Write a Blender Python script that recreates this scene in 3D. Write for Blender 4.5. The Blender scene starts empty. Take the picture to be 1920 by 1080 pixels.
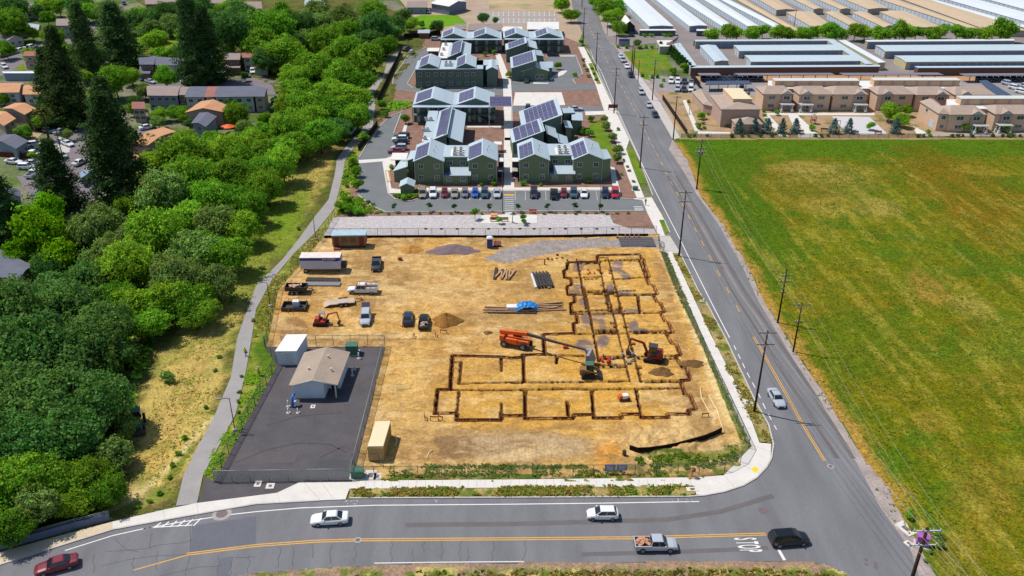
import bpy, bmesh, math, random
import numpy as np
from mathutils import Vector, Matrix
from mathutils.geometry import delaunay_2d_cdt
random.seed(7)
SC = bpy.context.scene
COL = SC.collection
R = math.radians
# ---------------------------------------------------------------- camera, sky, sun, exposure
CF, CTH, CROLL, CYAW, CH = 1611.0, 0.4893, 0.0053, -0.0271, 79.0
cam_d = bpy.data.cameras.new('camera'); cam = bpy.data.objects.new('camera', cam_d); COL.objects.link(cam)
cam_d.sensor_width = 36.0; cam_d.lens = CF/1920*36.0; cam_d.clip_start = 1.0; cam_d.clip_end = 4000.0
FY = np.array([0, math.cos(CTH), -math.sin(CTH)]); RX = np.array([1.0, 0, 0]); UP = np.cross(RX, FY)
RR = math.cos(CROLL)*RX + math.sin(CROLL)*UP; UU = -math.sin(CROLL)*RX + math.cos(CROLL)*UP
cam.matrix_world = Matrix(((RR[0], UU[0], -FY[0], 0), (RR[1], UU[1], -FY[1], 0), (RR[2], UU[2], -FY[2], CH), (0, 0, 0, 1)))
SC.camera = cam
SUN_EL, SUN_AZ = R(59), (-0.93, 0.37)          # sun height and the way towards it on the ground
w = bpy.data.worlds.new('World'); SC.world = w; w.use_nodes = True
wt = w.node_tree; bg = wt.nodes['Background']; sky = wt.nodes.new('ShaderNodeTexSky')
sky.sky_type = 'NISHITA'; sky.sun_disc = False; sky.sun_elevation = SUN_EL
sky.sun_rotation = math.atan2(SUN_AZ[0], SUN_AZ[1]); sky.air_density = 1.0; sky.dust_density = 0.6
wt.links.new(sky.outputs[0], bg.inputs[0]); bg.inputs[1].default_value = 0.115
sd = bpy.data.lights.new('sun', 'SUN'); sun = bpy.data.objects.new('sun', sd); COL.objects.link(sun)
sd.energy = 4.6; sd.angle = R(0.55); sd.color = (1.0, 0.95, 0.87)
az = Vector((SUN_AZ[0], SUN_AZ[1], 0)).normalized()
sdir = Vector((az.x*math.cos(SUN_EL), az.y*math.cos(SUN_EL), math.sin(SUN_EL)))
sun.rotation_euler = sdir.to_track_quat('Z', 'Y').to_euler(); sun.location = (0, 100, 200)
SC.view_settings.view_transform = 'Standard'; SC.view_settings.look = 'None'
SC.view_settings.exposure = 0.0; SC.view_settings.gamma = 1.0; SC.view_settings.use_curve_mapping = False
try:
    SC.cycles.max_bounces = 5; SC.cycles.transparent_max_bounces = 12; SC.cycles.use_denoising = True
    SC.cycles.transmission_bounces = 2; SC.cycles.glossy_bounces = 2; SC.cycles.diffuse_bounces = 2
except Exception: pass

# ---------------------------------------------------------------- surveying: a point of the photo -> a point on the ground (or at height z)
def P(px, py, z=0.0):
    d = (px-960)/CF*RR - (py-540)/CF*UU + FY
    t = (z-CH)/d[2]
    return Vector((d[0]*t, d[1]*t, z))
def proj(p):
    q = np.array([p[0], p[1], p[2]-CH]); zc = q@FY
    return (960+CF*(q@RR)/zc, 540-CF*(q@UU)/zc)
def hgt(base, top_py, lo=0.0, hi=80.0):
    for _ in range(40):
        m = (lo+hi)/2
        if proj((base[0], base[1], m))[1] > top_py: lo = m
        else: hi = m
    return (lo+hi)/2
EX = Vector((math.cos(CYAW), -math.sin(CYAW), 0)); EY = Vector((math.sin(CYAW), math.cos(CYAW), 0))  # the street grid
GR = math.atan2(EX.y, EX.x)
def pxs(s, ox=0, oy=0, k=3.6):      # crop coordinates -> photo coordinates
    return [(ox+a/k, oy+b/k) for a, b in s]

# ---------------------------------------------------------------- numpy noise
_rng = np.random.default_rng(5)
_LAT = _rng.random((256, 256))
def vnoise(x, y):
    xi = np.floor(x).astype(int); yi = np.floor(y).astype(int); fx = x-xi; fy = y-yi
    fx = fx*fx*(3-2*fx); fy = fy*fy*(3-2*fy)
    a = _LAT[xi & 255, yi & 255]; b = _LAT[(xi+1) & 255, yi & 255]; c = _LAT[xi & 255, (yi+1) & 255]; d = _LAT[(xi+1) & 255, (yi+1) & 255]
    return (a*(1-fx)+b*fx)*(1-fy)+(c*(1-fx)+d*fx)*fy
def fbm(x, y, s, o=4):
    v = 0; a = 1; t = 0
    for i in range(o):
        v = v+a*vnoise(x/s+17.3*i, y/s+9.1*i); t += a; a *= .55; s /= 2.1
    return v/t
def sstep(a, b, x):
    t = np.clip((x-a)/(b-a), 0, 1); return t*t*(3-2*t)

# ---------------------------------------------------------------- materials
MATS = {}
def S(r, g, b):       # sRGB 0-255 -> linear
    f = lambda c: ((c/255+.055)/1.055)**2.4 if c > 10 else c/255/12.92
    return (f(r), f(g), f(b))
def mat(name, col, rough=.75, metal=0.0, var=.12, scale=1.5, bump=0.0, bscale=None, fine=None, vcol=False, spec=None, fvar=.15, stretch=None, coat=0, ramp2=None):
    if name in MATS: return MATS[name]
    m = bpy.data.materials.new(name); m.use_nodes = True; nt = m.node_tree; N = nt.nodes; L = nt.links
    b = N['Principled BSDF']; b.inputs['Roughness'].default_value = rough; b.inputs['Metallic'].default_value = metal
    if spec is None and rough >= .85: spec = .08
    if spec is not None: b.inputs['Specular IOR Level'].default_value = spec
    if coat: b.inputs['Coat Weight'].default_value = coat; b.inputs['Coat Roughness'].default_value = .06
    geo = N.new('ShaderNodeNewGeometry'); mp = N.new('ShaderNodeMapping'); L.new(geo.outputs['Position'], mp.inputs[0])
    if stretch: mp.inputs['Scale'].default_value = stretch; mp.inputs['Rotation'].default_value = (0, 0, -GR)
    def noise(sc, det=4):
        n = N.new('ShaderNodeTexNoise'); n.inputs['Scale'].default_value = sc; n.inputs['Detail'].default_value = det
        L.new(mp.outputs[0], n.inputs['Vector']); return n
    if vcol:
        c = N.new('ShaderNodeVertexColor'); c.layer_name = 'Col'; src = c.outputs['Color']
    else:
        c = N.new('ShaderNodeRGB'); c.outputs[0].default_value = (*col, 1); src = c.outputs[0]
    if ramp2:
        n = noise(ramp2[1], 5); rp = N.new('ShaderNodeMapRange'); rp.inputs[1].default_value = ramp2[2]; rp.inputs[2].default_value = ramp2[3]
        L.new(n.outputs['Fac'], rp.inputs[0]); mx = N.new('ShaderNodeMix'); mx.data_type = 'RGBA'
        L.new(rp.outputs[0], mx.inputs['Factor']); L.new(src, mx.inputs['A']); mx.inputs['B'].default_value = (*ramp2[0], 1); src = mx.outputs['Result']
    for sc, amp in ((scale, var), (fine, fvar)):
        if not sc or not amp: continue
        n = noise(sc, 5 if sc == scale else 3); mr = N.new('ShaderNodeMapRange'); mr.inputs[1].default_value = .3; mr.inputs[2].default_value = .7
        mr.inputs[3].default_value = 1-amp; mr.inputs[4].default_value = 1+amp; L.new(n.outputs['Fac'], mr.inputs[0])
        v = N.new('ShaderNodeVectorMath'); v.operation = 'SCALE'; L.new(src, v.inputs[0]); L.new(mr.outputs[0], v.inputs['Scale']); src = v.outputs[0]
    L.new(src, b.inputs['Base Color'])
    if bump:
        n = noise(bscale or scale*6, 4); bp = N.new('ShaderNodeBump'); bp.inputs['Strength'].default_value = min(1, bump); bp.inputs['Distance'].default_value = max(.05, bump*.12)
        L.new(n.outputs['Fac'], bp.inputs['Height']); L.new(bp.outputs[0], b.inputs['Normal'])
    MATS[name] = m; return m
def leafmat(name, col, hue=.5):
    m = bpy.data.materials.new(name); m.use_nodes = True; nt = m.node_tree; N = nt.nodes; L = nt.links
    for n in list(N): N.remove(n)
    out = N.new('ShaderNodeOutputMaterial'); d = N.new('ShaderNodeBsdfDiffuse'); t = N.new('ShaderNodeBsdfTranslucent'); mx = N.new('ShaderNodeMixShader')
    c = N.new('ShaderNodeVertexColor'); c.layer_name = 'Col'; oi = N.new('ShaderNodeObjectInfo')
    hs = N.new('ShaderNodeHueSaturation'); hs.inputs['Color'].default_value = (*col, 1)
    mr = N.new('ShaderNodeMapRange'); mr.inputs[3].default_value = .487; mr.inputs[4].default_value = .515; L.new(oi.outputs['Random'], mr.inputs[0]); L.new(mr.outputs[0], hs.inputs['Hue'])
    mv = N.new('ShaderNodeMath'); mv.operation = 'MULTIPLY_ADD'; mv.inputs[1].default_value = 17.7; mv.inputs[2].default_value = 0; L.new(oi.outputs['Random'], mv.inputs[0])
    fr = N.new('ShaderNodeMath'); fr.operation = 'FRACT'; L.new(mv.outputs[0], fr.inputs[0])
    mr2 = N.new('ShaderNodeMapRange'); mr2.inputs[3].default_value = .75; mr2.inputs[4].default_value = 1.25; L.new(fr.outputs[0], mr2.inputs[0]); L.new(mr2.outputs[0], hs.inputs['Value'])
    mu = N.new('ShaderNodeMix'); mu.data_type = 'RGBA'; mu.blend_type = 'MULTIPLY'; mu.inputs['Factor'].default_value = 1
    L.new(hs.outputs[0], mu.inputs['A']); L.new(c.outputs[0], mu.inputs['B'])
    L.new(mu.outputs['Result'], d.inputs[0]); L.new(mu.outputs['Result'], t.inputs[0]); mx.inputs[0].default_value = .4
    L.new(d.outputs[0], mx.inputs[1]); L.new(t.outputs[0], mx.inputs[2]); L.new(mx.outputs[0], out.inputs[0])
    MATS[name] = m; return m
def meshmat(name, col, alpha):
    m = bpy.data.materials.new(name); m.use_nodes = True; nt = m.node_tree; b = nt.nodes['Principled BSDF']
    b.inputs['Base Color'].default_value = (*col, 1); b.inputs['Alpha'].default_value = alpha; b.inputs['Roughness'].default_value = .5
    MATS[name] = m; return m

# ---------------------------------------------------------------- mesh building
class MB:
    def __init__(s): s.v = []; s.f = []; s.m = []; s.sm = []
    def add(s, vs, fs, mi=0, smooth=False):
        o = len(s.v); s.v += [tuple(v) for v in vs]
        for f in fs: s.f.append(tuple(i+o for i in f)); s.m.append(mi); s.sm.append(smooth)
    def hexa(s, b, t, mi=0):     # b, t: bottom and top loops of equal length, counter-clockwise seen from above
        n = len(b)
        s.add(list(b)+list(t), [tuple(range(n))[::-1], tuple(range(n, 2*n))]+[(i, (i+1) % n, n+(i+1) % n, n+i) for i in range(n)], mi)
    def box(s, c, d, rz=0, mi=0, top=None):   # c = centre, d = full size, top = (sx, sy) scale of the top
        tx, ty = top or (1, 1); ca, sa = math.cos(rz), math.sin(rz); b = []; t = []
        for x, y in ((-1, -1), (1, -1), (1, 1), (-1, 1)):
            X, Y = x*d[0]/2, y*d[1]/2
            b.append((c[0]+X*ca-Y*sa, c[1]+X*sa+Y*ca, c[2]-d[2]/2)); X *= tx; Y *= ty
            t.append((c[0]+X*ca-Y*sa, c[1]+X*sa+Y*ca, c[2]+d[2]/2))
        s.hexa(b, t, mi)
    def prism(s, poly, z0, z1, mi=0):
        poly = ccw(poly); s.hexa([(p[0], p[1], z0) for p in poly], [(p[0], p[1], z1) for p in poly], mi)
    def tube(s, pts, r, n=6, mi=0, r2=None, caps=True, smooth=True):
        pts = [Vector(p) for p in pts]; rings = []
        for i, p in enumerate(pts):
            a = pts[max(0, i-1)]; b = pts[min(len(pts)-1, i+1)]; t = (b-a).normalized()
            u = t.cross(Vector((0, 0, 1)));  u = u if u.length > .05 else t.cross(Vector((1, 0, 0))); u.normalize(); v = t.cross(u)
            rr = r if r2 is None else r+(r2-r)*i/(len(pts)-1)
            rings.append([p+u*math.cos(2*math.pi*k/n)*rr+v*math.sin(2*math.pi*k/n)*rr for k in range(n)])
        fs = [(i*n+k, i*n+(k+1) % n, (i+1)*n+(k+1) % n, (i+1)*n+k) for i in range(len(pts)-1) for k in range(n)]
        if caps: fs += [tuple(range(n))[::-1], tuple(range((len(pts)-1)*n, len(pts)*n))]
        s.add([p for g in rings for p in g], fs, mi, smooth)
    def disc(s, c, ax, r, w, n=16, mi=0, r2=None):  # cylinder about axis
        ax = Vector(ax).normalized(); s.tube([Vector(c)-ax*w/2, Vector(c)+ax*w/2], r, n, mi, r2, True, False)
    def build(s, name, mats, parent=None, smooth=None):
        me = bpy.data.meshes.new(name); me.from_pydata(s.v, [], s.f)
        for m in (mats if isinstance(mats, (list, tuple)) else [mats]): me.materials.append(m)
        me.polygons.foreach_set('material_index', s.m); me.polygons.foreach_set('use_smooth', s.sm if smooth is None else [smooth]*len(s.f))
        me.update(); o = bpy.data.objects.new(name, me); COL.objects.link(o)
        if parent: o.parent = parent
        return o
def ccw(poly):
    a = sum(poly[i][0]*poly[(i+1) % len(poly)][1]-poly[(i+1) % len(poly)][0]*poly[i][1] for i in range(len(poly)))
    return list(poly) if a > 0 else list(poly)[::-1]
def tag(o, label=None, cat=None, group=None, kind=None):
    if label: o['label'] = label
    if cat: o['category'] = cat
    if group: o['group'] = group
    if kind: o['kind'] = kind
    return o
def empty(name, loc=(0, 0, 0), rz=0, label=None, cat=None, group=None):
    o = bpy.data.objects.new(name, None); COL.objects.link(o); o.location = loc; o.rotation_euler = (0, 0, rz); o.empty_display_size = .3
    return tag(o, label, cat, group)
KIDS = {}
def kids(o): return [c for c in bpy.data.objects if c.parent == o]
def proto(o):     # remember the tree of a prototype once, for fast copying
    def rec(x): return (x, [rec(c) for c in kids(x)])
    return rec(o)
def clone(tree, loc, rz, label=None, cat=None, group=None, scale=None, paint=None):
    o, ch = tree; r = o.copy(); COL.objects.link(r); r.location = loc; r.rotation_euler = (0, 0, rz); tag(r, label, cat, group)
    if scale is not None: r.scale = scale if isinstance(scale, (tuple, list)) else (scale,)*3
    def rec(nodes, par):
        for x, cc in nodes:
            c = x.copy(); COL.objects.link(c); c.parent = par
            if paint and c.data and c.material_slots and c.material_slots[0].material and c.material_slots[0].material.name == 'PAINT':
                c.material_slots[0].link = 'OBJECT'; c.material_slots[0].material = paint
            rec(cc, c)
    rec(ch, r)
    if paint and r.data and r.material_slots and r.material_slots[0].material and r.material_slots[0].material.name == 'PAINT':
        r.material_slots[0].link = 'OBJECT'; r.material_slots[0].material = paint
    return r
def kill(tree):
    for x in tree[1]: kill(x)
    bpy.data.objects.remove(tree[0])
def inpoly(x, y, poly):
    ins = np.zeros(x.shape, bool); n = len(poly)
    for i in range(n):
        x1, y1 = poly[i][0], poly[i][1]; x2, y2 = poly[(i+1) % n][0], poly[(i+1) % n][1]
        if y1 == y2: continue
        c = ((y1 > y) != (y2 > y)) & (x < (x2-x1)*(y-y1)/(y2-y1)+x1); ins ^= c
    return ins
def pl(pts, z=0): return [P(a, b, z) for a, b in pts]
def sheet(name, pts, z, m, thick=None, kind='structure', world=False):
    poly = ccw([(p.x, p.y) for p in (pts if world else pl(pts, z))]); n = len(poly)
    r = delaunay_2d_cdt([Vector(p) for p in poly], [(i, (i+1) % n) for i in range(n)], [], 1, 1e-4)
    vs = [(v.x, v.y, z) for v in r[0]]; fs = []
    for t in r[2]:
        a, b, c = [r[0][k] for k in t[:3]]; fs.append(tuple(t) if (b-a).cross(c-a) > 0 else tuple(t)[::-1])
    if thick:
        o = len(vs); vs += [(p[0], p[1], z) for p in poly]+[(p[0], p[1], z-thick) for p in poly]
        fs += [(o+n+i, o+n+(i+1) % n, o+(i+1) % n, o+i) for i in range(n)]
    me = bpy.data.meshes.new(name); me.from_pydata(vs, [], fs); me.materials.append(m); me.update()
    o = bpy.data.objects.new(name, me); COL.objects.link(o)
    if kind: o['kind'] = kind
    return o
def line_pts(pts, step=None):
    return pts
def ribbon(name, pts, wd, z, m, kind='structure', dashes=None, world=False, build=True, mb=None, off=0, h=None):
    q = [Vector((p[0], p[1], 0)) for p in pts] if world else pl(pts); mb = mb or MB()
    L = [0]
    for i in range(1, len(q)): L.append(L[-1]+(q[i]-q[i-1]).length)
    def at(s):
        for i in range(1, len(q)):
            if s <= L[i] or i == len(q)-1:
                t = (s-L[i-1])/max(1e-6, L[i]-L[i-1]); return q[i-1].lerp(q[i], t)
    def nrm(s):
        a = at(max(0, s-.5)); b = at(min(L[-1], s+.5)); t = (b-a).normalized(); return Vector((-t.y, t.x, 0))
    segs = [(0, L[-1])] if not dashes else [(a, min(a+dashes[0], L[-1])) for a in np.arange(0, L[-1], dashes[0]+dashes[1])]
    for a, b in segs:
        ss = [a]+[l for l in L if a < l < b]+[b]; vs = []
        for s_ in ss:
            n = nrm(s_); p = at(s_)+n*off; vs += [(p+n*wd/2), (p-n*wd/2)]
        if h:
            k = len(ss); lo = [(v.x, v.y, z-h) for v in vs]; hi = [(v.x, v.y, z) for v in vs]
            fs = []
            for i in range(k-1):
                A, B, C_, D = 2*i, 2*i+1, 2*i+3, 2*i+2
                fs += [(2*k+A, 2*k+B, 2*k+C_, 2*k+D), (A, 2*k+A, 2*k+D, D), (B, C_, 2*k+C_, 2*k+B)]
            fs += [(0, 1, 2*k+1, 2*k), (2*k-2, 4*k-2, 4*k-1, 2*k-1)]
            mb.add(lo+hi, fs)
        else:
            mb.add([(v.x, v.y, z) for v in vs], [(2*i, 2*i+1, 2*i+3, 2*i+2) for i in range(len(ss)-1)])
    if build:
        o = mb.build(name, m)
        if kind: o['kind'] = kind
        return o
def painted(name, pts, res, z, m, cfun, zfun=None, world=False, kind='structure', frame=False):
    """fine ground sheet: its colour (what grows or lies there) and relief are given per vertex"""
    poly = [(p.x, p.y) for p in (pts if world else pl(pts))]
    if frame:   # grid lined up with the street grid
        rot = lambda x, y: (x*EX.x+y*EX.y, x*EY.x+y*EY.y); pr = [rot(*p) for p in poly]
    else: pr = poly
    x0, x1 = min(p[0] for p in pr), max(p[0] for p in pr); y0, y1 = min(p[1] for p in pr), max(p[1] for p in pr)
    nx, ny = int((x1-x0)/res)+2, int((y1-y0)/res)+2
    gx, gy = np.meshgrid(x0+np.arange(nx)*res, y0+np.arange(ny)*res, indexing='ij')
    if frame: X = gx*EX.x+gy*EY.x; Y = gx*EX.y+gy*EY.y
    else: X, Y = gx, gy
    ins = inpoly((X[:-1, :-1]+X[1:, 1:])/2, (Y[:-1, :-1]+Y[1:, 1:])/2, poly)
    idx = np.arange(nx*ny).reshape(nx, ny); a = idx[:-1, :-1][ins]; b = idx[1:, :-1][ins]; c = idx[1:, 1:][ins]; d = idx[:-1, 1:][ins]
    fc = np.stack([a, b, c, d], 1); used = np.zeros(nx*ny, bool); used[fc.ravel()] = True; rm = np.cumsum(used)-1
    X = X.ravel()[used]; Y = Y.ravel()[used]; fc = rm[fc]
    Z = np.full(len(X), z) if zfun is None else z+zfun(X, Y)
    C = cfun(X, Y)
    me = bpy.data.meshes.new(name); me.vertices.add(len(X)); me.vertices.foreach_set('co', np.stack([X, Y, Z], 1).ravel().astype(np.float32))
    me.loops.add(fc.size); me.loops.foreach_set('vertex_index', fc.ravel().astype(np.int32)); me.polygons.add(len(fc))
    me.polygons.foreach_set('loop_start', np.arange(0, fc.size, 4, dtype=np.int32)); me.polygons.foreach_set('loop_total', np.full(len(fc), 4, np.int32))
    me.polygons.foreach_set('use_smooth', np.ones(len(fc), bool)); me.update(calc_edges=True)
    at = me.color_attributes.new('Col', 'FLOAT_COLOR', 'POINT'); at.data.foreach_set('color', np.concatenate([C, np.ones((len(X), 1))], 1).ravel().astype(np.float32))
    me.materials.append(m); o = bpy.data.objects.new(name, me); COL.objects.link(o)
    if kind: o['kind'] = kind
    return o
def NPROJ(X, Y):     # photo coordinates of ground points, for laying out soil and grass patches
    zc = Y*FY[1]+(0-CH)*FY[2]; xc = X*RR[0]+Y*RR[1]-CH*RR[2]; yc = X*UU[0]+Y*UU[1]-CH*UU[2]
    return 960+CF*xc/zc, 540-CF*yc/zc
def blob(px, py, cx, cy, rx, ry, soft=.5, ang=0, n=None, namp=.35):
    """soft-edged patch, irregular through the noise n"""
    c, s = math.cos(ang), math.sin(ang); dx, dy = px-cx, py-cy
    u = (dx*c+dy*s)/rx; v = (-dx*s+dy*c)/ry; d = np.sqrt(u*u+v*v)
    if n is not None: d = d+(n-.5)*2*namp
    return 1-sstep(1-soft, 1+soft*.3, d)
def mixc(A, B, t): return A*(1-t[:, None])+np.array(B)*t[:, None]
# ================================================================ THE SETTING
KA = 1.32
def A(r, g, b): return tuple(min(.9, c/KA) for c in S(r, g, b))
m_ground = mat('dry_earth', A(138, 134, 112), .95, var=.28, scale=.12, fine=.9, fvar=.25, ramp2=(A(86, 108, 48), .06, .44, .56))
m_asph = mat('road_asphalt', A(127, 126, 130), .9, var=.14, scale=.12, fine=2.2, fvar=.06, spec=.25, stretch=(3, .6, 1))
m_asph2 = mat('lot_asphalt', A(126, 129, 131), .9, var=.08, scale=.2, fine=3, fvar=.05, spec=.25)
m_asph3 = mat('yard_asphalt', A(97, 93, 96), .95, var=.12, scale=.35, fine=5, fvar=.12, spec=.2)
m_asphfar = mat('storage_asphalt', A(150, 140, 138), .9, var=.12, scale=.1, fine=1.5, fvar=.06)
m_conc = mat('pale_concrete', A(232, 226, 218), .85, var=.06, scale=.5, fine=4, fvar=.04)
m_conc2 = mat('kerb_concrete', A(205, 198, 192), .85, var=.08, scale=1, fine=4, fvar=.05)
m_path = mat('path_concrete', A(170, 165, 163), .9, var=.07, scale=.3, fine=3, fvar=.05)
m_bridge = mat('bridge_pavement', A(222, 204, 175), .9, var=.08, scale=.5, fine=3, fvar=.05)
m_mulch = mat('bark_mulch', A(150, 118, 104), .95, var=.2, scale=.5, fine=3.5, fvar=.25, bump=.3)
m_gravel = mat('pale_gravel', A(200, 192, 192), .95, var=.12, scale=1.2, fine=4.5, fvar=.28, bump=.4, bscale=4)
m_shoulder = mat('shoulder_gravel', A(176, 162, 156), .95, var=.18, scale=.4, fine=3, fvar=.18)
m_white = mat('white_paint', A(245, 242, 238), .7, var=.05, scale=2, fine=6, fvar=.06)
m_whiteold = mat('worn_white_paint', A(205, 203, 200), .8, var=.1, scale=2, fine=6, fvar=.15)
m_yel = mat('yellow_paint', A(232, 176, 66), .7, var=.08, scale=2, fine=6, fvar=.1)
m_yelb = mat('bright_yellow_paint', A(250, 215, 30), .7, var=.04, scale=2)
m_dark = mat('crack_sealer', A(88, 88, 92), .8, var=.1)
m_vsoil = mat('site_soil', (1, 1, 1), .95, var=.16, scale=.6, fine=2.6, fvar=.24, vcol=True, bump=.5, bscale=1.6)
m_vfield = mat('field_grass', (1, 1, 1), .95, var=.22, scale=1.1, fine=3.4, fvar=.5, vcol=True, bump=.8, bscale=1.3)
m_vverge = mat('verge_grass', (1, 1, 1), .95, var=.18, scale=.6, fine=2.8, fvar=.3, vcol=True, bump=.8, bscale=1.5)
SZ = .12
# foundation area (its trenches go below the ground plane, so the ground sheet is open under the site)
ha, hb, hc = P(806, 798), P(1322, 798), P(1235, 469)
HX0, HX1, HY0, HY1 = ha.x, hb.x+.5, ha.y, hc.y
g_ = MB(); B = 1500
ring = [(-B, -200), (B, -200), (B, 2200), (-B, 2200)]; inn = [(HX0, HY0), (HX1, HY0), (HX1, HY1), (HX0, HY1)]
for i in range(4):
    j = (i+1) % 4; g_.add([(*ring[i], 0), (*ring[j], 0), (*inn[j], 0), (*inn[i], 0)], [(0, 1, 2, 3)])
g_.build('ground', m_ground)['kind'] = 'structure'

# ---- construction site soil
def c3(a, b=3.6, ox=960, oy=540): return pxs(a, ox, oy, b)
def c7(a): return pxs(a, 960, 280)
def c2(a): return pxs(a, 480, 540)
TR = []      # (polyline in photo points, width m, depth m)
def tr(pts, wd=.5, dp=.85): TR.append((pts, wd, dp))
# stepped west side, stepped east side, cross trenches, corridor
WEST = c7([(580, 762), (375, 768), (372, 812), (350, 825), (356, 872), (398, 878), (402, 920), (370, 930), (380, 985), (418, 990), (425, 1035), (395, 1045)])+c3([(402, 170), (432, 178), (443, 238), (412, 245), (425, 310), (210, 318), (220, 452), (75, 458), (80, 470), (0, 478)])+c2([(1655, 470), (1325, 462), (1310, 690), (1225, 692), (1210, 852), (1358, 850)])
EAST = c7([(580, 762), (575, 720), (870, 713), (872, 738), (888, 740), (892, 772), (905, 812), (925, 862), (908, 872), (925, 915), (952, 918), (982, 978), (952, 988), (975, 1030), (998, 1035)])+c3([(1030, 165), (1000, 170), (1032, 230), (1052, 232), (1085, 303), (1042, 315), (1078, 380), (1108, 382), (1138, 455), (1100, 466), (1150, 540), (1176, 542), (1203, 626), (1133, 628), (1165, 718), (1197, 724), (1240, 820), (1190, 832), (1198, 858)])
SOUTH = [(857, 776), (856, 789)]+c2([(1655, 896)])+[(941, 781)]+c3([(-5, 868), (88, 866), (90, 888), (412, 885), (414, 862), (552, 860), (552, 884), (738, 882), (734, 858), (872, 856), (874, 880), (1052, 879), (1048, 856), (1198, 858)])
tr(WEST); tr(EAST); tr(SOUTH)
for l in ([(455, 765), (870, 745)], [(356, 872), (600, 863)], [(680, 880), (915, 866)], [(385, 988), (500, 986)], [(510, 970), (700, 968)], [(700, 992), (955, 986)], [(600, 735), (650, 735)], [(640, 748), (870, 760)], [(470, 776), (590, 771)], [(500, 880), (600, 872)], [(860, 745), (905, 860)], [(520, 960), (690, 958)]): tr(c7(l), .55)
for l in ([(380, 46), (950, 44)], [(520, 156), (640, 150), (740, 148)], [(402, 179), (1010, 170)], [(430, 314), (1050, 306)], [(560, 291), (700, 286)], [(75, 452), (300, 456), (510, 462)], [(600, 471), (750, 463)], [(850, 466), (1110, 461)], [(550, 521), (760, 526)], [(520, 28), (700, 23)], [(706, 24), (830, 20)], [(410, 163), (520, 160)], [(660, 162), (760, 158)], [(575, 303), (700, 299)], [(790, 297), (1040, 293)], [(600, 484), (750, 476)], [(302, 462), (302, 510)], [(860, 480), (1112, 480)], [(560, 537), (770, 538)], [(850, 60), (865, 165)], [(905, 640), (1150, 636)], [(0, 641), (300, 638), (790, 632)], [(870, 632), (1150, 626)], [(0, 692), (380, 683), (600, 687), (1150, 680)], [(90, 690), (93, 880)], [(375, 770), (382, 862)], [(540, 690), (553, 860)], [(75, 452), (84, 640)], [(838, 685), (872, 856)]): tr(c3(l), .55)
for l in ([(440, 742), (490, 1000), (503, 1080)],): tr(c7(l)+c3([(492, 0), (588, 500)]), .45, .5)
tr(c7([(590, 765), (650, 1080)])+c3([(645, 20), (720, 320), (797, 632)]), .4, .26); tr(c7([(652, 740), (735, 1080)])+c3([(702, 0), (775, 280), (872, 640)]), .4, .26)
for l in ([(1385, 500), (1374, 648), (1740, 638)], [(1225, 692), (1740, 692)], [(1370, 705), (1358, 850)], [(1655, 470), (1657, 562)], [(1660, 780), (1655, 896)], [(1385, 500), (1340, 505)]): tr(c2(l), .5, .42)
for l in ([(848, 668), (944, 669)],): tr(l, .5, .42)
PITS = c3([(645, 22), (667, 132), (733, 134), (645, 105), (681, 240), (776, 240), (701, 267), (770, 266), (820, 380), (812, 412), (865, 540), (862, 580), (638, 14)])+c7([(590, 815), (605, 835), (668, 820), (670, 838), (612, 922), (632, 948), (705, 925), (700, 945), (648, 1045), (738, 1070)])
siteP = [(606, 445), (570, 490), (522, 545), (503, 640), (499, 652), (722, 651), (662, 900), (735, 904), (1000, 905), (1300, 902), (1362, 890), (1392, 872), (1409, 845), (1398, 815), (1329, 662), (1277, 540), (1249, 474), (1233, 440)]
segs = []
for pts, wd, dp in TR:
    q = pl(pts)
    for a, b in zip(q[:-1], q[1:]): segs.append((a.x, a.y, b.x, b.y, wd, dp))
def segd(X, Y, s):
    ax, ay, bx, by = s[:4]; dx, dy = bx-ax, by-ay; t = np.clip(((X-ax)*dx+(Y-ay)*dy)/(dx*dx+dy*dy+1e-9), 0, 1)
    return np.hypot(X-ax-t*dx, Y-ay-t*dy)
def trench(X, Y):
    D = np.zeros(len(X)); wob = (fbm(X, Y, .8, 2)-.5)*.22
    for s in segs:
        near = (X > min(s[0], s[2])-1) & (X < max(s[0], s[2])+1) & (Y > min(s[1], s[3])-1) & (Y < max(s[1], s[3])+1)
        if near.any():
            d = segd(X[near], Y[near], s)+wob[near]; D[near] = np.maximum(D[near], (1-sstep(s[4]/2-.06, s[4]/2+.06, d))*s[5])
    for p in PITS:
        q = P(*p); d = np.maximum(abs(X-q.x), abs(Y-q.y)); D = np.maximum(D, (1-sstep(.33, .45, d))*.75)
    return D
def site_z(X, Y):
    px, py = NPROJ(X, Y); rough = (fbm(X, Y, 4, 4)-.5)*.22+(fbm(X+50, Y, .9, 3)-.5)*.14
    n = fbm(X, Y, 2, 3); r1 = blob(px, py, 1240, 825, 95, 26, .3, 0, n)*.8*(fbm(X, Y, 1.1, 3)) + blob(px, py, 1160, 830, 40, 30, .4, 0, n)*.2*fbm(X, Y, 1, 2)
    berm = (1-sstep(.3, 1.6, segd(X, Y, (*P(1255, 480)[:2], *P(1385, 810)[:2]))))*.15
    inside = blob(px, py, 1070, 640, 270, 190, .3)
    ins = np.clip(inside, 0, 1)
    return np.maximum(rough*(1-.55*ins), -.08)+r1+berm-trench(X, Y)
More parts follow.
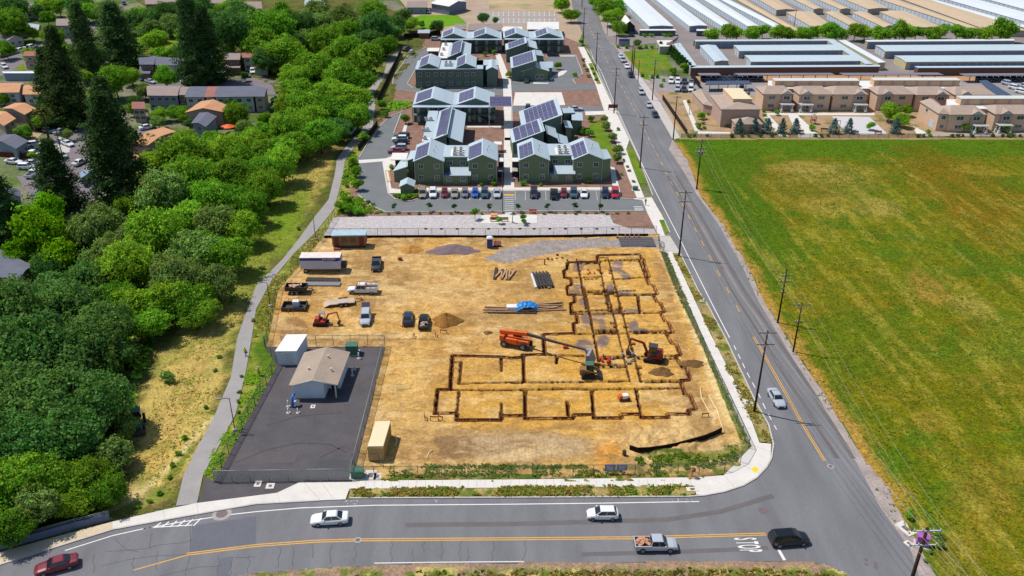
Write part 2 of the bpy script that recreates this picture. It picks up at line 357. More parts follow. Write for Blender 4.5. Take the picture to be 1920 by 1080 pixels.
def site_c(X, Y):
    px, py = NPROJ(X, Y); n = fbm(X, Y, 7, 5); n2 = fbm(X+90, Y+20, 2.2, 4); n3 = fbm(X*1.0, Y+200, 16, 3)
    C = np.tile(np.array(A(205, 168, 110)), (len(X), 1))
    C = mixc(C, A(176, 142, 96), sstep(.48, .6, n)*.8); C = mixc(C, A(226, 196, 146), sstep(.52, .66, fbm(X-40, Y, 3.5, 4))*.65)
    C = mixc(C, A(214, 160, 70), sstep(.5, .62, n3)*.35)
    b = lambda cx, cy, rx, ry, col, k=.8, soft=.5, ang=0, nn=None: mixc(C, A(*col), k*blob(px, py, cx, cy, rx, ry, soft, ang, n2 if nn is None else nn))
    # the golden foundation pad
    C = b(1150, 620, 170, 190, (216, 168, 84), .85, .35); C = b(1030, 745, 250, 85, (214, 166, 80), .85, .3)
    C = b(940, 690, 110, 40, (220, 175, 95), .6)
    C = b(1215, 690, 120, 100, (222, 178, 98), .35)
    C = b(1010, 590, 95, 45, (176, 140, 86), .7); C = b(990, 520, 90, 45, (182, 148, 98), .6); C = b(1040, 500, 40, 20, (222, 186, 120), .6)
    C = b(900, 490, 70, 30, (222, 178, 104), .5); C = b(760, 690, 50, 110, (222, 182, 112), .7); C = b(720, 860, 30, 60, (226, 188, 116), .7)
    C = b(1100, 610, 45, 90, (190, 146, 76), .4)
    # turned, greyer soil in the south
    C = b(960, 835, 155, 34, (172, 142, 100), .85, .3); C = b(985, 838, 130, 27, (196, 172, 140), .8, .4)
    st = (np.sin((px-py*.05)*.9+n2*3) > .2)*blob(px, py, 985, 842, 130, 24, .3); C = mixc(C, A(160, 134, 98), st*.35)
    C = b(850, 838, 40, 25, (140, 112, 84), .75, .3); C = b(1080, 800, 60, 10, (170, 134, 90), .6)
    C = b(1140, 850, 26, 32, (214, 150, 66), .75, .3); C = b(1240, 828, 90, 28, (216, 184, 128), .7, .4)
    C = b(1305, 760, 22, 90, (166, 130, 84), .75, .4, -.28); C = b(1262, 600, 14, 110, (176, 138, 92), .6, .4, -.3); C = b(1245, 525, 10, 60, (170, 132, 88), .55, .4, -.35)
    C = b(1370, 790, 22, 60, (224, 190, 124), .6, .4, -.4)
    C = mixc(C, A(232, 208, 156), .8*(1-sstep(.6, 2.0, abs(segd(X, Y, (*P(1248, 478)[:2], *P(1378, 800)[:2])))+n2*1.5-.6)))
    # left: bare pit of darker earth, pale strip along the yard
    C = b(552, 622, 30, 28, (160, 124, 84), .95, .2, 0, n2*.2+.4); C = mixc(C, A(226, 200, 150), .8*((py > 628) & (py < 636) & (px > 556) & (px < 790)))
    C = mixc(C, A(168, 132, 88), .8*((py > 636) & (py < 640) & (px > 530) & (px < 830)))
    C = b(850, 558, 130, 45, (214, 172, 110), .5); C = b(700, 640, 90, 8, (200, 158, 100), .4)
    # wheel tracks
    for s_, th, o in ((5.5, .016, 0), (9, .01, 77), (3.8, .016, 140), (7, .012, 300)):
        r_ = abs(fbm(X*.45+o, Y*1.6-o, s_, 3)-.5); C = mixc(C, A(146, 112, 74), .45*(1-sstep(th*.3, th, r_))*sstep(.42, .55, fbm(X-o, Y+o, 12, 2)))
    r_ = abs(fbm(X+500, Y*.6, 6, 2)-.5); C = mixc(C, A(236, 206, 150), .22*(1-sstep(.003, .02, r_))*sstep(.45, .6, n3))
    cr = abs(fbm(X-300, Y+40, 2.2, 3)-.5); C = mixc(C, A(150, 116, 76), .4*(1-sstep(.0, .02, cr))*blob(px, py, 1070, 660, 300, 160, .3))
    # grey gravel entrance road
    road = inpoly(px+(n2-.5)*14, py+(n2-.5)*6, [(912, 484), (930, 472), (960, 464), (1010, 453), (1090, 449), (1163, 448), (1250, 448), (1250, 466), (1150, 464), (1085, 468), (1030, 478), (990, 486), (945, 494), (918, 492)]).astype(float)
    C = mixc(C, A(160, 154, 158), road*.97)
    # purple-grey base rock spilled in the rooms
    for cx, cy, rx, ry, a_ in ((1084, 500, 11, 14, .2), (1092, 495, 6, 8, 0), (1157, 500, 11, 16, .9), (1170, 515, 16, 7, .6), (1085, 538, 11, 6, 0), (1080, 549, 13, 5, 0), (1144, 540, 9, 8, .6), (1172, 548, 18, 5, 0), (1096, 566, 11, 10, .4), (1098, 602, 9, 17, -.2), (1122, 595, 13, 10, 0), (1129, 610, 8, 16, -.3), (1187, 612, 10, 12, .3), (1200, 621, 16, 6, .1), (1096, 650, 18, 11, .3), (1131, 640, 12, 12, -.5), (1185, 583, 20, 4, 0), (1150, 586, 14, 4, 0)):
        C = b(cx, cy, rx, ry, (128, 112, 116), .9, .3, a_)
    for cx, cy, rx, ry in ((1048, 690, 30, 8), (1300, 620, 60, 20)): pass
    # silt and weeds on the south edge
    g1 = sstep(.40, .56, fbm(X, Y, 1.6, 3)+.12*(py > 893)); 
    C = mixc(C, A(96, 118, 44), g1*((py > 874) & (py < 883) & (px > 730) | (py > 890) & (px > 700) & (px < 1300) | (px > 1195) & (py > 846)))
    C = mixc(C, A(84, 116, 40), .9*(inpoly(px, py, [(1237, 470), (1250, 474), (1278, 540), (1330, 662), (1412, 850), (1392, 872), (1388, 830), (1352, 742), (1312, 640), (1266, 545)])))
    C = mixc(C, A(120, 130, 60), .8*blob(px, py, 1300, 862, 70, 12, .4, -.15, n2)); C = mixc(C, A(110, 124, 58), .8*blob(px, py, 1375, 850, 22, 22, .4, 0, n2))
    d = trench(X, Y); C = mixc(C, A(160, 126, 84), sstep(.56, .7, fbm(X+13, Y*1.5, 5, 5))*.5*(1-road)); C = mixc(C, A(232, 204, 154), sstep(.56, .68, fbm(X*.6-13, Y*1.6+40, 2.4, 4))*.4*(1-road)); C = C*np.array([1.0, .95, .84]); C = mixc(C, A(88, 52, 32), sstep(.08, .25, d)*.95); C = mixc(C, A(224, 186, 116), sstep(.0, .04, d)*(1-sstep(.05, .12, d))*.5)  # trench colour darkens with depth: moist soil, plus the inside shade put into it
    return C
painted('construction_ground', siteP, .15, SZ, m_vsoil, site_c, site_z)

# ---- the field east of the road
fieldP = [(1262, 262), (1980, 262), (2300, 700), (2200, 1500), (1800, 1500), (1860, 1300), (1796, 1150), (1758, 1090), (1734, 1040), (1702, 990), (1676, 948), (1668, 918), (1636, 884), (1608, 844), (1549, 744), (1502, 674), (1454, 598), (1433, 566), (1404, 504), (1354, 420), (1310, 362), (1302, 334), (1288, 300), (1268, 272)]
def field_c(X, Y):
    px, py = NPROJ(X, Y); n = fbm(X, Y, 9, 5); n2 = fbm(X+30, Y, 3, 4); n3 = fbm(X-60, Y, 22, 4)
    st = fbm((X*.8+Y*.6)*.35, (Y*.8-X*.6)*2.2, 4, 4)       # mowing direction
    st2 = fbm(X*.9, Y*3.0, 5, 4)
    C = np.tile(np.array(A(122, 128, 24)), (len(X), 1))
    C = mixc(C, A(134, 116, 26), sstep(.5, .66, n)*.45); C = mixc(C, A(158, 140, 60), sstep(.55, .68, st2)*.55); C = mixc(C, A(84, 122, 28), sstep(.5, .63, fbm(X, Y+90, 6, 4))*.75)
    b = lambda cx, cy, rx, ry, col, k=.8, soft=.5, ang=0: mixc(C, A(*col), k*blob(px, py, cx, cy, rx, ry, soft, ang, n, .5))
    C = b(1350, 330, 120, 110, (82, 118, 20), .95, .4); C = b(1420, 430, 75, 130, (84, 118, 22), .9, .4, -.4); C = mixc(C, A(86, 128, 22), .9*(1-sstep(284, 308, py+(n-.5)*25)))
    C = b(1490, 350, 90, 55, (140, 122, 50), .7, .35, .1); C = b(1550, 325, 120, 22, (176, 156, 96), .55); C = b(1640, 390, 60, 22, (186, 164, 108), .7, .5, .15); C = b(1500, 315, 90, 14, (182, 160, 104), .6)
    C = b(1560, 390, 60, 20, (178, 156, 92), .6, .5, .1); C = b(1600, 350, 60, 25, (166, 146, 84), .5)
    C = b(1800, 350, 150, 60, (142, 108, 30), .6, .5, .35); C = b(1850, 420, 90, 50, (144, 110, 28), .6, .5, .4); C = b(1760, 310, 90, 22, (138, 110, 34), .5)
    C = b(1830, 320, 70, 12, (170, 150, 70), .5, .5, .15)
    C = b(1590, 560, 130, 70, (140, 126, 36), .5); C = b(1740, 540, 50, 30, (178, 142, 82), .7, .5, .6); C = b(1820, 580, 50, 26, (176, 158, 96), .7, .5, .5)
    C = b(1660, 700, 90, 80, (138, 126, 34), .5); C = b(1870, 650, 80, 60, (150, 148, 62), .5); C = b(1740, 790, 40, 26, (174, 142, 80), .6, .5, .5)
    C = b(1600, 640, 70, 70, (98, 124, 26), .55); C = b(1560, 760, 34, 60, (90, 122, 28), .6, .5, -.6); C = b(1650, 880, 40, 40, (90, 124, 30), .5)
    C = b(1850, 930, 90, 90, (164, 136, 66), .6, .6, .5); C = b(1800, 1040, 60, 60, (158, 138, 66), .6); C = b(1730, 1000, 14, 30, (206, 168, 96), .7)
    tr_ = np.zeros(len(X))
    for s in ((1650, 285, 1850, 430), (1668, 300, 1830, 420), (1850, 430, 1920, 500), (1560, 440, 1660, 520), (1700, 440, 1790, 540), (1600, 620, 1700, 720), (1730, 640, 1800, 720), (1800, 520, 1880, 610), (1640, 480, 1720, 590), (1840, 680, 1930, 800), (1780, 880, 1900, 1030)):
        a_, c_ = P(*s[:2]), P(*s[2:]); tr_ = np.maximum(tr_, (1-sstep(.3, 1.3, segd(X, Y, (a_.x, a_.y, c_.x, c_.y))+(n2-.5)*2))*sstep(.4, .55, n2))
    C = mixc(C, A(196, 178, 112), tr_*.4)
    g1, g2 = P(1650, 285), P(1850, 430); gu, gv = (g2.x-g1.x), (g2.y-g1.y); gl = math.hypot(gu, gv); gu /= gl; gv /= gl; sn = fbm((X*gu+Y*gv)*.12+9, (X*gv-Y*gu)*1.1, 1.6, 4); C = mixc(C, A(178, 164, 84), sstep(.54, .7, sn)*.45*sstep(300, 380, py)); C = mixc(C, A(84, 110, 22), sstep(.54, .7, 1-sn)*.4); C = mixc(C, A(96, 108, 30), sstep(.52, .6, fbm(X+7, Y, 1.6, 3))*.4)
    edge = np.full(len(X), 99.)
    for a_, c_ in zip(fieldP[10:-1], fieldP[11:]):
        a_, c_ = P(*a_), P(*c_); edge = np.minimum(edge, segd(X, Y, (a_.x, a_.y, c_.x, c_.y)))
    C = mixc(C, A(196, 152, 96), (1-sstep(.4, 2.6, edge+(n2-.5)*3))*.85)
    return C*np.array([.83, .825, .44])
painted('field', fieldP, .45, .09, m_vfield, field_c, lambda X, Y: (fbm(X, Y, 2.2, 3)-.4)*.2)
# rough strip south of the bottom road
def south_c(X, Y):
    n = fbm(X, Y, 2.5, 4); n2 = fbm(X+9, Y, 1, 3); px, py = NPROJ(X, Y)
    C = np.tile(np.array(A(162, 134, 112)), (len(X), 1)); C = mixc(C, A(196, 178, 110), sstep(.45, .6, n)*sstep(1056, 1072, py)); C = mixc(C, A(112, 126, 52), sstep(.48, .6, n2)*sstep(1060, 1074, py)); return C
painted('roadside_ground', [(400, 1092), (470, 1076), (600, 1066), (702, 1060), (850, 1057), (985, 1056), (1200, 1054), (1440, 1052), (1523, 1054), (1559, 1062), (1595, 1082), (1620, 1130), (1640, 1300), (300, 1300), (330, 1120)], .3, .05, m_vverge, south_c, lambda X, Y: (fbm(X, Y, 1, 3)-.4)*.12)

# ---- creek bank and verge, west
vergeP = [(-700, 1500), (-500, 1150), (-100, 1062), (0, 1032), (111, 1006), (211, 978), (330, 947), (370, 944), (402, 903), (520, 684), (497, 650), (503, 640), (522, 545), (570, 490), (606, 447), (628, 408), (655, 370), (668, 300), (690, 265), (708, 236), (735, 200), (745, 150), (790, 95), (800, 60), (640, -40), (200, -40), (420, 120), (510, 160), (530, 190), (470, 260), (410, 275), (240, 300), (200, 395), (130, 420), (-200, 440), (-800, 600)]
def verge_c(X, Y):
    px, py = NPROJ(X, Y); n = fbm(X, Y, 5, 5); n2 = fbm(X+30, Y, 1.6, 4)
    C = np.tile(np.array(A(92, 96, 48)), (len(X), 1)); C = mixc(C, A(120, 106, 70), sstep(.45, .6, n)*.7)
    b = lambda cx, cy, rx, ry, col, k=.8, soft=.5, ang=0: mixc(C, A(*col), k*blob(px, py, cx, cy, rx, ry, soft, ang, n2, .35))
    C = b(340, 760, 75, 190, (206, 180, 112), .95, .3, .35); C = b(400, 600, 60, 110, (202, 178, 112), .9, .4, .35); C = b(455, 500, 55, 90, (150, 160, 70), .9, .4, .5); C = b(520, 420, 55, 80, (140, 158, 56), .9, .4, .5)
    C = b(565, 340, 45, 70, (172, 160, 90), .9, .4, .3); C = b(600, 310, 26, 60, (196, 170, 104), .85, .5, .3); C = b(545, 400, 26, 60, (120, 150, 40), .8, .5, .6)
    C = b(430, 520, 40, 50, (160, 158, 76), .7); C = b(300, 870, 50, 60, (212, 180, 110), .8, .5, .6); C = b(255, 925, 60, 24, (214, 186, 134), .8, .5, -.3); C = b(330, 800, 30, 60, (222, 190, 120), .6, .5, .4)
    C = b(335, 870, 12, 60, (110, 132, 50), .85, .5, .55); C = b(300, 925, 34, 16, (120, 136, 60), .6); C = b(225, 945, 30, 16, (128, 136, 52), .7)
    C = b(620, 250, 34, 40, (180, 156, 100), .7); C = b(690, 160, 20, 60, (170, 160, 84), .8, .5, .3); C = b(650, 230, 20, 30, (120, 132, 50), .6); C = b(724, 105, 40, 20, (196, 178, 140), .7)
    e = (px+py*.0 > 0) & inpoly(px, py, [(381, 891), (400, 840), (442, 776), (461, 696), (472, 632), (482, 570), (508, 527), (552, 474), (591, 436), (627, 391), (641, 336), (647, 300), (668, 267), (700, 260), (640, 470), (500, 660), (520, 690), (402, 903)])
    C = mixc(C, A(124, 140, 50), e*.85); C = mixc(C, A(184, 172, 96), e*sstep(.45, .6, n2)*.6)
    C = mixc(C, A(70, 112, 26), .85*blob(px, py, 498, 665, 22, 40, .4, 0, n2)); C = mixc(C, A(176, 166, 96), e*(py < 470)*.5)
    t1 = np.zeros(len(X))
    q = pl([(400, 783), (380, 802), (345, 845), (300, 893), (262, 925), (225, 950), (185, 968)])
    for a_, c_ in zip(q[:-1], q[1:]): t1 = np.maximum(t1, 1-sstep(.25, .7, segd(X, Y, (a_.x, a_.y, c_.x, c_.y))+(n2-.5)*.5))
    C = mixc(C, A(226, 204, 156), t1*.85)
    for o in (0, 14, 30):
        q = pl([(420-o, 560), (400-o*1.2, 640), (370-o*1.3, 720), (330-o, 800), (300-o, 860)]); t1 = np.zeros(len(X))
        for a_, c_ in zip(q[:-1], q[1:]): t1 = np.maximum(t1, 1-sstep(.15, .6, segd(X, Y, (a_.x, a_.y, c_.x, c_.y))+(n2-.5)*.8))
        C = mixc(C, A(190, 146, 96), t1*.5)
    C = mixc(C, A(110, 132, 44), sstep(.5, .62, fbm(X+11, Y-5, 3, 4))*.4)
    return C*np.array([.93, .94, .74])
painted('creek_bank', vergeP, .5, .06, m_vverge, verge_c, lambda X, Y: np.maximum((fbm(X, Y, 2, 3)-.45)*.16, -.05))

# ---- roads
roadP = [(1071, -60), (1071, 0), (1084, 40), (1107, 92), (1128, 150), (1154, 205), (1199, 300), (1225, 369), (1254, 435), (1274, 474), (1310, 547), (1324, 568), (1360, 634), (1415, 751), (1440, 795), (1450, 832), (1447, 860), (1439, 876), (1420, 896), (1395, 912), (1360, 924), (1321, 931), (1290, 933), (1100, 934), (900, 935), (660, 936), (600, 940), (480, 946.5), (328, 973), (211, 995), (111, 1026), (0, 1061), (-200, 1130), (-500, 1240), (-700, 1500), (100, 1500), (350, 1115), (470, 1076), (600, 1066), (702, 1060), (850, 1057), (985, 1056), (1200, 1054), (1440, 1052), (1523, 1054), (1559, 1062), (1595, 1082), (1620, 1130), (1640, 1300), (1860, 1300), (1780, 1160), (1723, 1080), (1707, 1030), (1651, 952), (1607, 869), (1587, 840), (1532, 740), (1487, 673), (1440, 596), (1421, 563), (1393, 502), (1346, 419), (1307, 366), (1282, 322), (1254, 280), (1265, 250), (1240, 215), (1210, 167), (1171, 111), (1138, 69), (1112, 20), (1098, -60)]
sheet('road', roadP, .05, m_asph)
sheet('road_shoulder', [(1262, 262), (1290, 300), (1304, 340), (1316, 372), (1356, 419), (1404, 502), (1431, 563), (1452, 596), (1500, 673), (1547, 740), (1606, 840), (1640, 880), (1672, 905), (1684, 925), (1680, 945), (1708, 985), (1738, 1035), (1764, 1080), (1790, 1140), (1880, 1300), (1840, 1300), (1723, 1080), (1651, 952), (1587, 840), (1487, 673), (1421, 563), (1393, 502), (1346, 419), (1307, 366), (1280, 326), (1250, 282), (1205, 170), (1160, 100), (1132, 60), (1098, -60), (1115, -60), (1150, 50), (1185, 100), (1225, 160), (1262, 220)], .045, m_shoulder)
sheet('side_road', [(1135, 68), (1175, 66), (1460, 66), (1460, 76), (1240, 80), (1165, 86), (1146, 84)], .055, m_asphfar)
def rib(name, pts, wd, m, **k): return ribbon(name, pts, wd, .062, m, **k)
DY = [(-40, 1190), (250, 1068), (350, 1040), (480, 1023.5), (591, 1015.5), (674, 1013), (800, 1012), (960, 1011), (1188, 1009), (1300, 1006), (1436, 1002)]
mb = MB(); ribbon('', DY[2:], .16, .062, None, build=False, mb=mb, off=.17); ribbon('', DY[1:], .16, .062, None, build=False, mb=mb, off=-.17); mb.build('yellow_centre_line', m_yel)['kind'] = 'structure'
mb = MB(); NY = [(1413, 632), (1440, 680), (1470, 733), (1495, 778), (1520, 822), (1546, 865)]
ribbon('', NY, .14, .062, None, build=False, mb=mb, off=.15); ribbon('', NY, .14, .062, None, build=False, mb=mb, off=-.15); mb.build('yellow_centre_line', m_yel)['kind'] = 'structure'
rib('yellow_lane_dashes', [(1098, 40), (1120, 80), (1140.6, 119), (1183.6, 194), (1212.8, 253), (1233, 291), (1249, 325), (1277, 377), (1300, 424), (1326, 473), (1351, 521), (1376, 565), (1395, 600)], .17, m_yel, dashes=(2.6, 4.6))
rib('white_edge_line', [(1100, 92), (1127, 133), (1152, 194), (1193, 283), (1210, 322), (1238, 377), (1274, 447), (1293, 486), (1340, 580), (1368, 634)], .16, m_white)
rib('white_lane_dashes', [(1376, 648), (1399, 696), (1424, 743), (1436, 769), (1456, 806)], .14, m_white, dashes=(1.5, 1.35))
rib('white_edge_line', [(122, 1033), (211, 1005), (278, 990), (361, 985)], .16, m_white); rib('white_edge_line', [(269, 992), (330, 981), (403, 970), (440, 964.5), (480, 960), (563, 953), (702, 948), (960, 946), (1130, 944), (1311, 941)], .16, m_white)
mb = MB()
for i in range(6):
    a = (288+i*15, 990.5-i*.8); b = (302+i*15, 980.5-i*1.6); ribbon('', [a, b], .18, .063, None, build=False, mb=mb)
mb.build('white_hatching', m_white)['kind'] = 'structure'
rib('white_edge_line', [(702, 1056.5), (800, 1055), (982, 1053.5)], .13, m_white)
rib('stop_line', [(1459, 1030), (1471, 1051)], .38, m_white)
# cracks, patches and manholes in the asphalt
random.seed(11); mb = MB()
for x, y0, y1 in [(525, 1026, 1066), (550, 1024, 1064), (588, 1022, 1048), (620, 1021, 1058), (667, 1019, 1057), (735, 1015, 1055), (776, 1030, 1054), (795, 1014, 1036), (830, 1015, 1050), (864, 1014, 1054), (880, 1030, 1054), (925, 1014, 1053), (985, 1014, 1053), (285, 1000, 1030), (295, 1034, 1070), (250, 1046, 1076), (178, 1040, 1075), (360, 965, 1100), (410, 1045, 1075), (435, 1050, 1080), (467, 1040, 1074)]:
    n = 6; q = [(x+random.uniform(-3, 3)-(y-y0)*random.uniform(0, .12), y) for y in np.linspace(y0, y1, n)]; ribbon('', q, .07, .06, None, build=False, mb=mb)
for q in ([(190, 1062), (240, 1050), (290, 1043), (350, 1040)], [(200, 1035), (270, 1030), (300, 1022), (345, 1018), (362, 1012)], [(260, 1090), (330, 1074), (370, 1064), (412, 1062)], [(215, 1010), (235, 1030), (262, 1036)], [(440, 1046), (480, 1045)]): ribbon('', q, .07, .06, None, build=False, mb=mb)
mb.build('road_cracks', m_dark)['kind'] = 'structure'
m_patch = mat('newer_asphalt', A(112, 113, 122), .9, var=.05, scale=.5, fine=3, fvar=.05, spec=.25)
sheet('road_patch', [(360, 985), (480, 968), (480, 1020), (357, 1036)], .056, m_patch); sheet('road_patch', [(415, 1046), (438, 1043), (425, 1092), (398, 1096)], .056, m_patch)
m_tyre = mat('worn_wheel_path', A(114, 109, 109), .9, var=.08, scale=.3, fine=2, fvar=.05, spec=.25); m_fade = mat('faded_asphalt', A(146, 139, 136), .9, var=.1, scale=.2, fine=2, fvar=.06)
for q, wd in (([(1090, 1040), (1250, 1036), (1400, 1030), (1440, 1028)], .7), ([(760, 985), (960, 983), (1250, 975), (1350, 960), (1450, 930)], .8), ([(1252, 330), (1310, 430), (1372, 545), (1470, 700), (1570, 860)], .7), ([(1268, 330), (1328, 430), (1395, 545), (1500, 700), (1600, 860)], .7)): ribbon('wheel_path', q, wd, .0565, m_tyre)
ribbon('wheel_path', [(1262, 335), (1318, 430), (1383, 545), (1430, 610)], .5, .057, m_fade)
m_iron = mat('manhole_iron', A(120, 104, 104), .7, var=.15, scale=4); m_collar = mat('manhole_collar', A(180, 172, 168), .85)
for x, y, r, r2 in ((416, 964, .75, 1.25), (1430, 957.5, .62, .0), (671, 1013, .3, .5), (1354, 503, .45, 0), (1318, 441, .3, 0), (1287, 386, .3, 0), (1557, 875, .3, .5), (1641, 1057, .25, 0), (1642, 1064, .25, 0), (1624, 1050, .25, 0), (1624, 1058, .25, 0), (1452, 1010, .0, .0)):
    if not r: continue
    p = P(x, y); mb = MB()
    if r2: mb.disc((p.x, p.y, .055), (0, 0, 1), r2, .016, 20, 1)
    mb.disc((p.x, p.y, .058), (0, 0, 1), r, .018, 20, 0); tag(mb.build('manhole_cover', [m_iron, m_collar]), kind='structure')
# STOP lettering on the asphalt, survey sprays
def text_obj(s, size, m, ext=0, sx=1, name='lettering'):
    cu = bpy.data.curves.new(name, 'FONT'); cu.body = s; cu.size = size; cu.extrude = ext; cu.align_x = 'CENTER'; cu.align_y = 'CENTER'; cu.offset = size*.018
    t = bpy.data.objects.new(name, cu); COL.objects.link(t); dg = bpy.context.evaluated_depsgraph_get(); me = bpy.data.meshes.new_from_object(t.evaluated_get(dg))
    bpy.data.objects.remove(t); me.materials.clear(); me.materials.append(m); o = bpy.data.objects.new(name, me); COL.objects.link(o); return o
a, b, c, d = P(1397, 1008), P(1402, 1035), P(1376, 1021), P(1420, 1022)
for i, chh in enumerate('STOP'):
    o = text_obj(chh, 1.0, m_white, name='stop_marking'); p = P(1393.5+i*3.6, 1011+i*7.4)
    o.matrix_world = Matrix.Translation((p.x+.1, p.y, .064)) @ Matrix.Rotation(GR-math.pi/2, 4, 'Z') @ Matrix.Diagonal((.84, 3.9, 1, 1)); o['kind'] = 'structure'
random.seed(3); mb = MB()
for cx, cy, n in ((656, 942, 10), (1278, 938, 9), (387, 965, 11), (812, 939, 4)):
    for i in range(n):
        x = cx+random.uniform(-20, 20); y = cy+random.uniform(-3, 3.5); ribbon('', [(x, y), (x+random.uniform(-5, 5), y+random.uniform(-2, 2))], .09, .0635, None, build=False, mb=mb)
mb.build('survey_paint', m_whiteold)['kind'] = 'structure'

# ---- pavements and kerbs
def slab(name, pts, m=m_conc, z=.16): return sheet(name, pts, z, m, thick=z-.01)
slab('pavement', [(1084, 88), (1095, 88), (1107, 112), (1129, 155), (1150, 200), (1180, 262), (1174, 280), (1192, 330), (1209, 372), (1195, 372), (1177, 330), (1160, 280), (1132, 205), (1116, 156), (1100, 122)])
slab('pavement', [(1186, 372), (1222, 370), (1246, 412), (1236, 412), (1247, 442), (1236, 443), (1213, 397), (1205, 376)])
slab('pavement', [(1249, 472), (1260, 472), (1292, 540), (1332, 626), (1393, 745), (1424, 830), (1446, 832), (1445, 858), (1437, 874), (1418, 894), (1392, 909), (1358, 921), (1320, 928), (1306, 927), (1302, 911), (960, 914), (655, 916), (648, 936), (600, 938), (480, 944), (328, 971), (211, 992), (211, 978), (306, 956), (369, 943), (480, 929), (519, 924), (566, 902), (660, 901), (960, 899), (1302, 895), (1357, 891), (1410, 836), (1388, 790), (1329, 662), (1277, 540)])
slab('bridge_pavement', [(211, 978), (211, 993), (111, 1023), (0, 1058), (-250, 1140), (-260, 1110), (0, 1035), (139, 997)], m_bridge)
slab('driveway_apron', [(1233, 444), (1247, 442), (1256, 442), (1276, 474), (1262, 476), (1248, 472), (1236, 470)], m_conc2, .1)
for k in ([(1107, 95), (1128, 150), (1154, 205), (1199, 300), (1224, 367)], [(1246, 414), (1256, 437)], [(1276, 477), (1310, 547), (1324, 568), (1360, 634), (1415, 751), (1441, 797), (1450, 834), (1446, 861), (1437, 877), (1418, 897), (1394, 911), (1358, 923), (1320, 930), (1290, 932), (1100, 933), (900, 934), (655, 935)], [(600, 939.5), (480, 946), (328, 972.5), (211, 994), (111, 1025), (0, 1060)]):
    ribbon('kerb', k, .22, .17, m_conc2, h=.16)
m_joint = mat('pavement_joint', A(176, 170, 164), .9)
mb = MB()
for x in range(670, 1300, 16): ribbon('', [(x, 900.5), (x-.5, 914.5)], .035, .164, None, build=False, mb=mb)
for i in range(24):
    t = i/24; l = P(1250, 474).lerp(P(1405, 826), t); r = P(1261, 474).lerp(P(1419, 826), t); ribbon('', [l, r], .03, .164, None, build=False, mb=mb, world=True)
for q in ([(1357, 891), (1379, 919)], [(1410, 836), (1447, 850)], [(1380, 868), (1425, 890)], [(566, 902), (600, 938)], [(519, 924), (525, 943)], [(369, 943), (372, 963)], [(306, 957), (310, 974)], [(600, 902), (625, 937)]): ribbon('', q, .04, .164, None, build=False, mb=mb)
mb.build('pavement_joints', m_joint)['kind'] = 'structure'
sheet('tactile_paving', [(1408, 880), (1416, 874.5), (1424, 880), (1416, 887)], .166, m_yelb)
# walking path
PL = [(330, 948), (344, 891), (369, 840), (400, 784), (433, 707), (444, 637), (456, 601), (480, 536), (530, 485.6), (563, 444), (591, 405), (616, 374), (627, 330), (632, 297), (645, 280), (658, 264), (674, 250), (687, 222), (692, 194), (687, 172), (702, 155.6), (719, 139), (727, 114), (745, 96)]
PR = [(755, 98), (747, 103), (735.6, 122), (722, 144), (710, 161), (700, 178), (704, 194), (699, 236), (672, 267), (657, 285), (647, 302), (641, 336), (627, 391), (591, 436), (552, 474), (508, 527), (480, 580), (472, 632), (461, 696), (442, 776), (408, 840), (380.5, 891), (369, 944)]
slab('footpath', PL+PR, m_path, .15)
# yard asphalt
sheet('yard_asphalt', [(402, 905), (520, 684), (499, 654), (504, 651), (722, 651), (660, 903)], .16, m_asph3, thick=.14); sheet('yard_asphalt', [(372, 942), (386, 893), (402, 904), (660, 902), (566, 903), (519, 925), (480, 930)], .12, m_asph3)
sheet('yard_kerb', [(398, 905), (402, 903), (522, 686), (530, 686), (412, 903)], .2, mat('dark_kerb', A(104, 96, 104), .9), thick=.1)
mb = MB()
for q in ([(440, 870), (500, 845), (560, 832), (620, 835), (650, 850)], [(500, 800), (560, 782), (640, 775)], [(600, 860), (640, 840), (652, 838)]): ribbon('', q, .25, .166, None, build=False, mb=mb)
mb.build('yard_tyre_marks', mat('tyre_mark', A(88, 82, 90), .9, var=.1))['kind'] = 'structure'
sheet('yard_patch', [(597, 862), (652, 862), (654, 882), (585, 882)], .164, mat('yard_patch', A(90, 90, 94), .95, var=.05)); sheet('yard_patch', [(430, 850), (560, 846), (552, 866), (420, 872)], .163, mat('yard_patch2', A(105, 99, 101), .95, var=.08, scale=.5))
# apartment grounds
sheet('planting_bed', [(640, 296), (668, 262), (716, 210), (728, 170), (745, 130), (765, 92), (800, 60), (1075, 60), (1085, 88), (1107, 120), (1160, 262), (1212, 380), (1232, 398), (1228, 430), (1160, 428), (1143, 403), (720, 404), (628, 408), (655, 372)], .03, m_mulch)
sheet('gravel_bed', [(606, 444), (625, 408), (700, 405), (860, 403), (1040, 401), (1143, 402), (1150, 418), (1180, 428), (1226, 429), (1234, 442), (960, 445)], .07, m_gravel)
sheet('parking_lot', [(757, 209), (747, 232), (738, 251), (762, 251), (757, 290), (724, 302), (722, 320), (729, 364), (742, 375), (770, 379), (784, 373), (786, 357), (1158, 357), (1165, 373), (1205, 376), (1214, 397), (960, 398), (723, 399), (698, 388), (671, 367), (670, 330), (672, 296), (691, 266), (701, 256), (710, 240), (731, 219)], .06, m_asph2)
sheet('upper_drive', [(802, 89), (765, 106), (742, 130), (738, 144), (736, 158), (747, 169), (788, 173), (941, 178), (944, 172), (1111, 168), (1132, 166), (1113, 157), (1079, 158), (1074, 150), (1093, 139), (1079, 103), (1024, 104), (1028, 150), (944, 151), (941, 164), (774, 164), (763, 156), (780, 128), (790, 110), (800, 100)], .06, m_asph2)
sheet('side_drive', [(961, 199), (1131, 199), (1134, 209), (1098, 212), (961, 210)], .06, m_asph2)
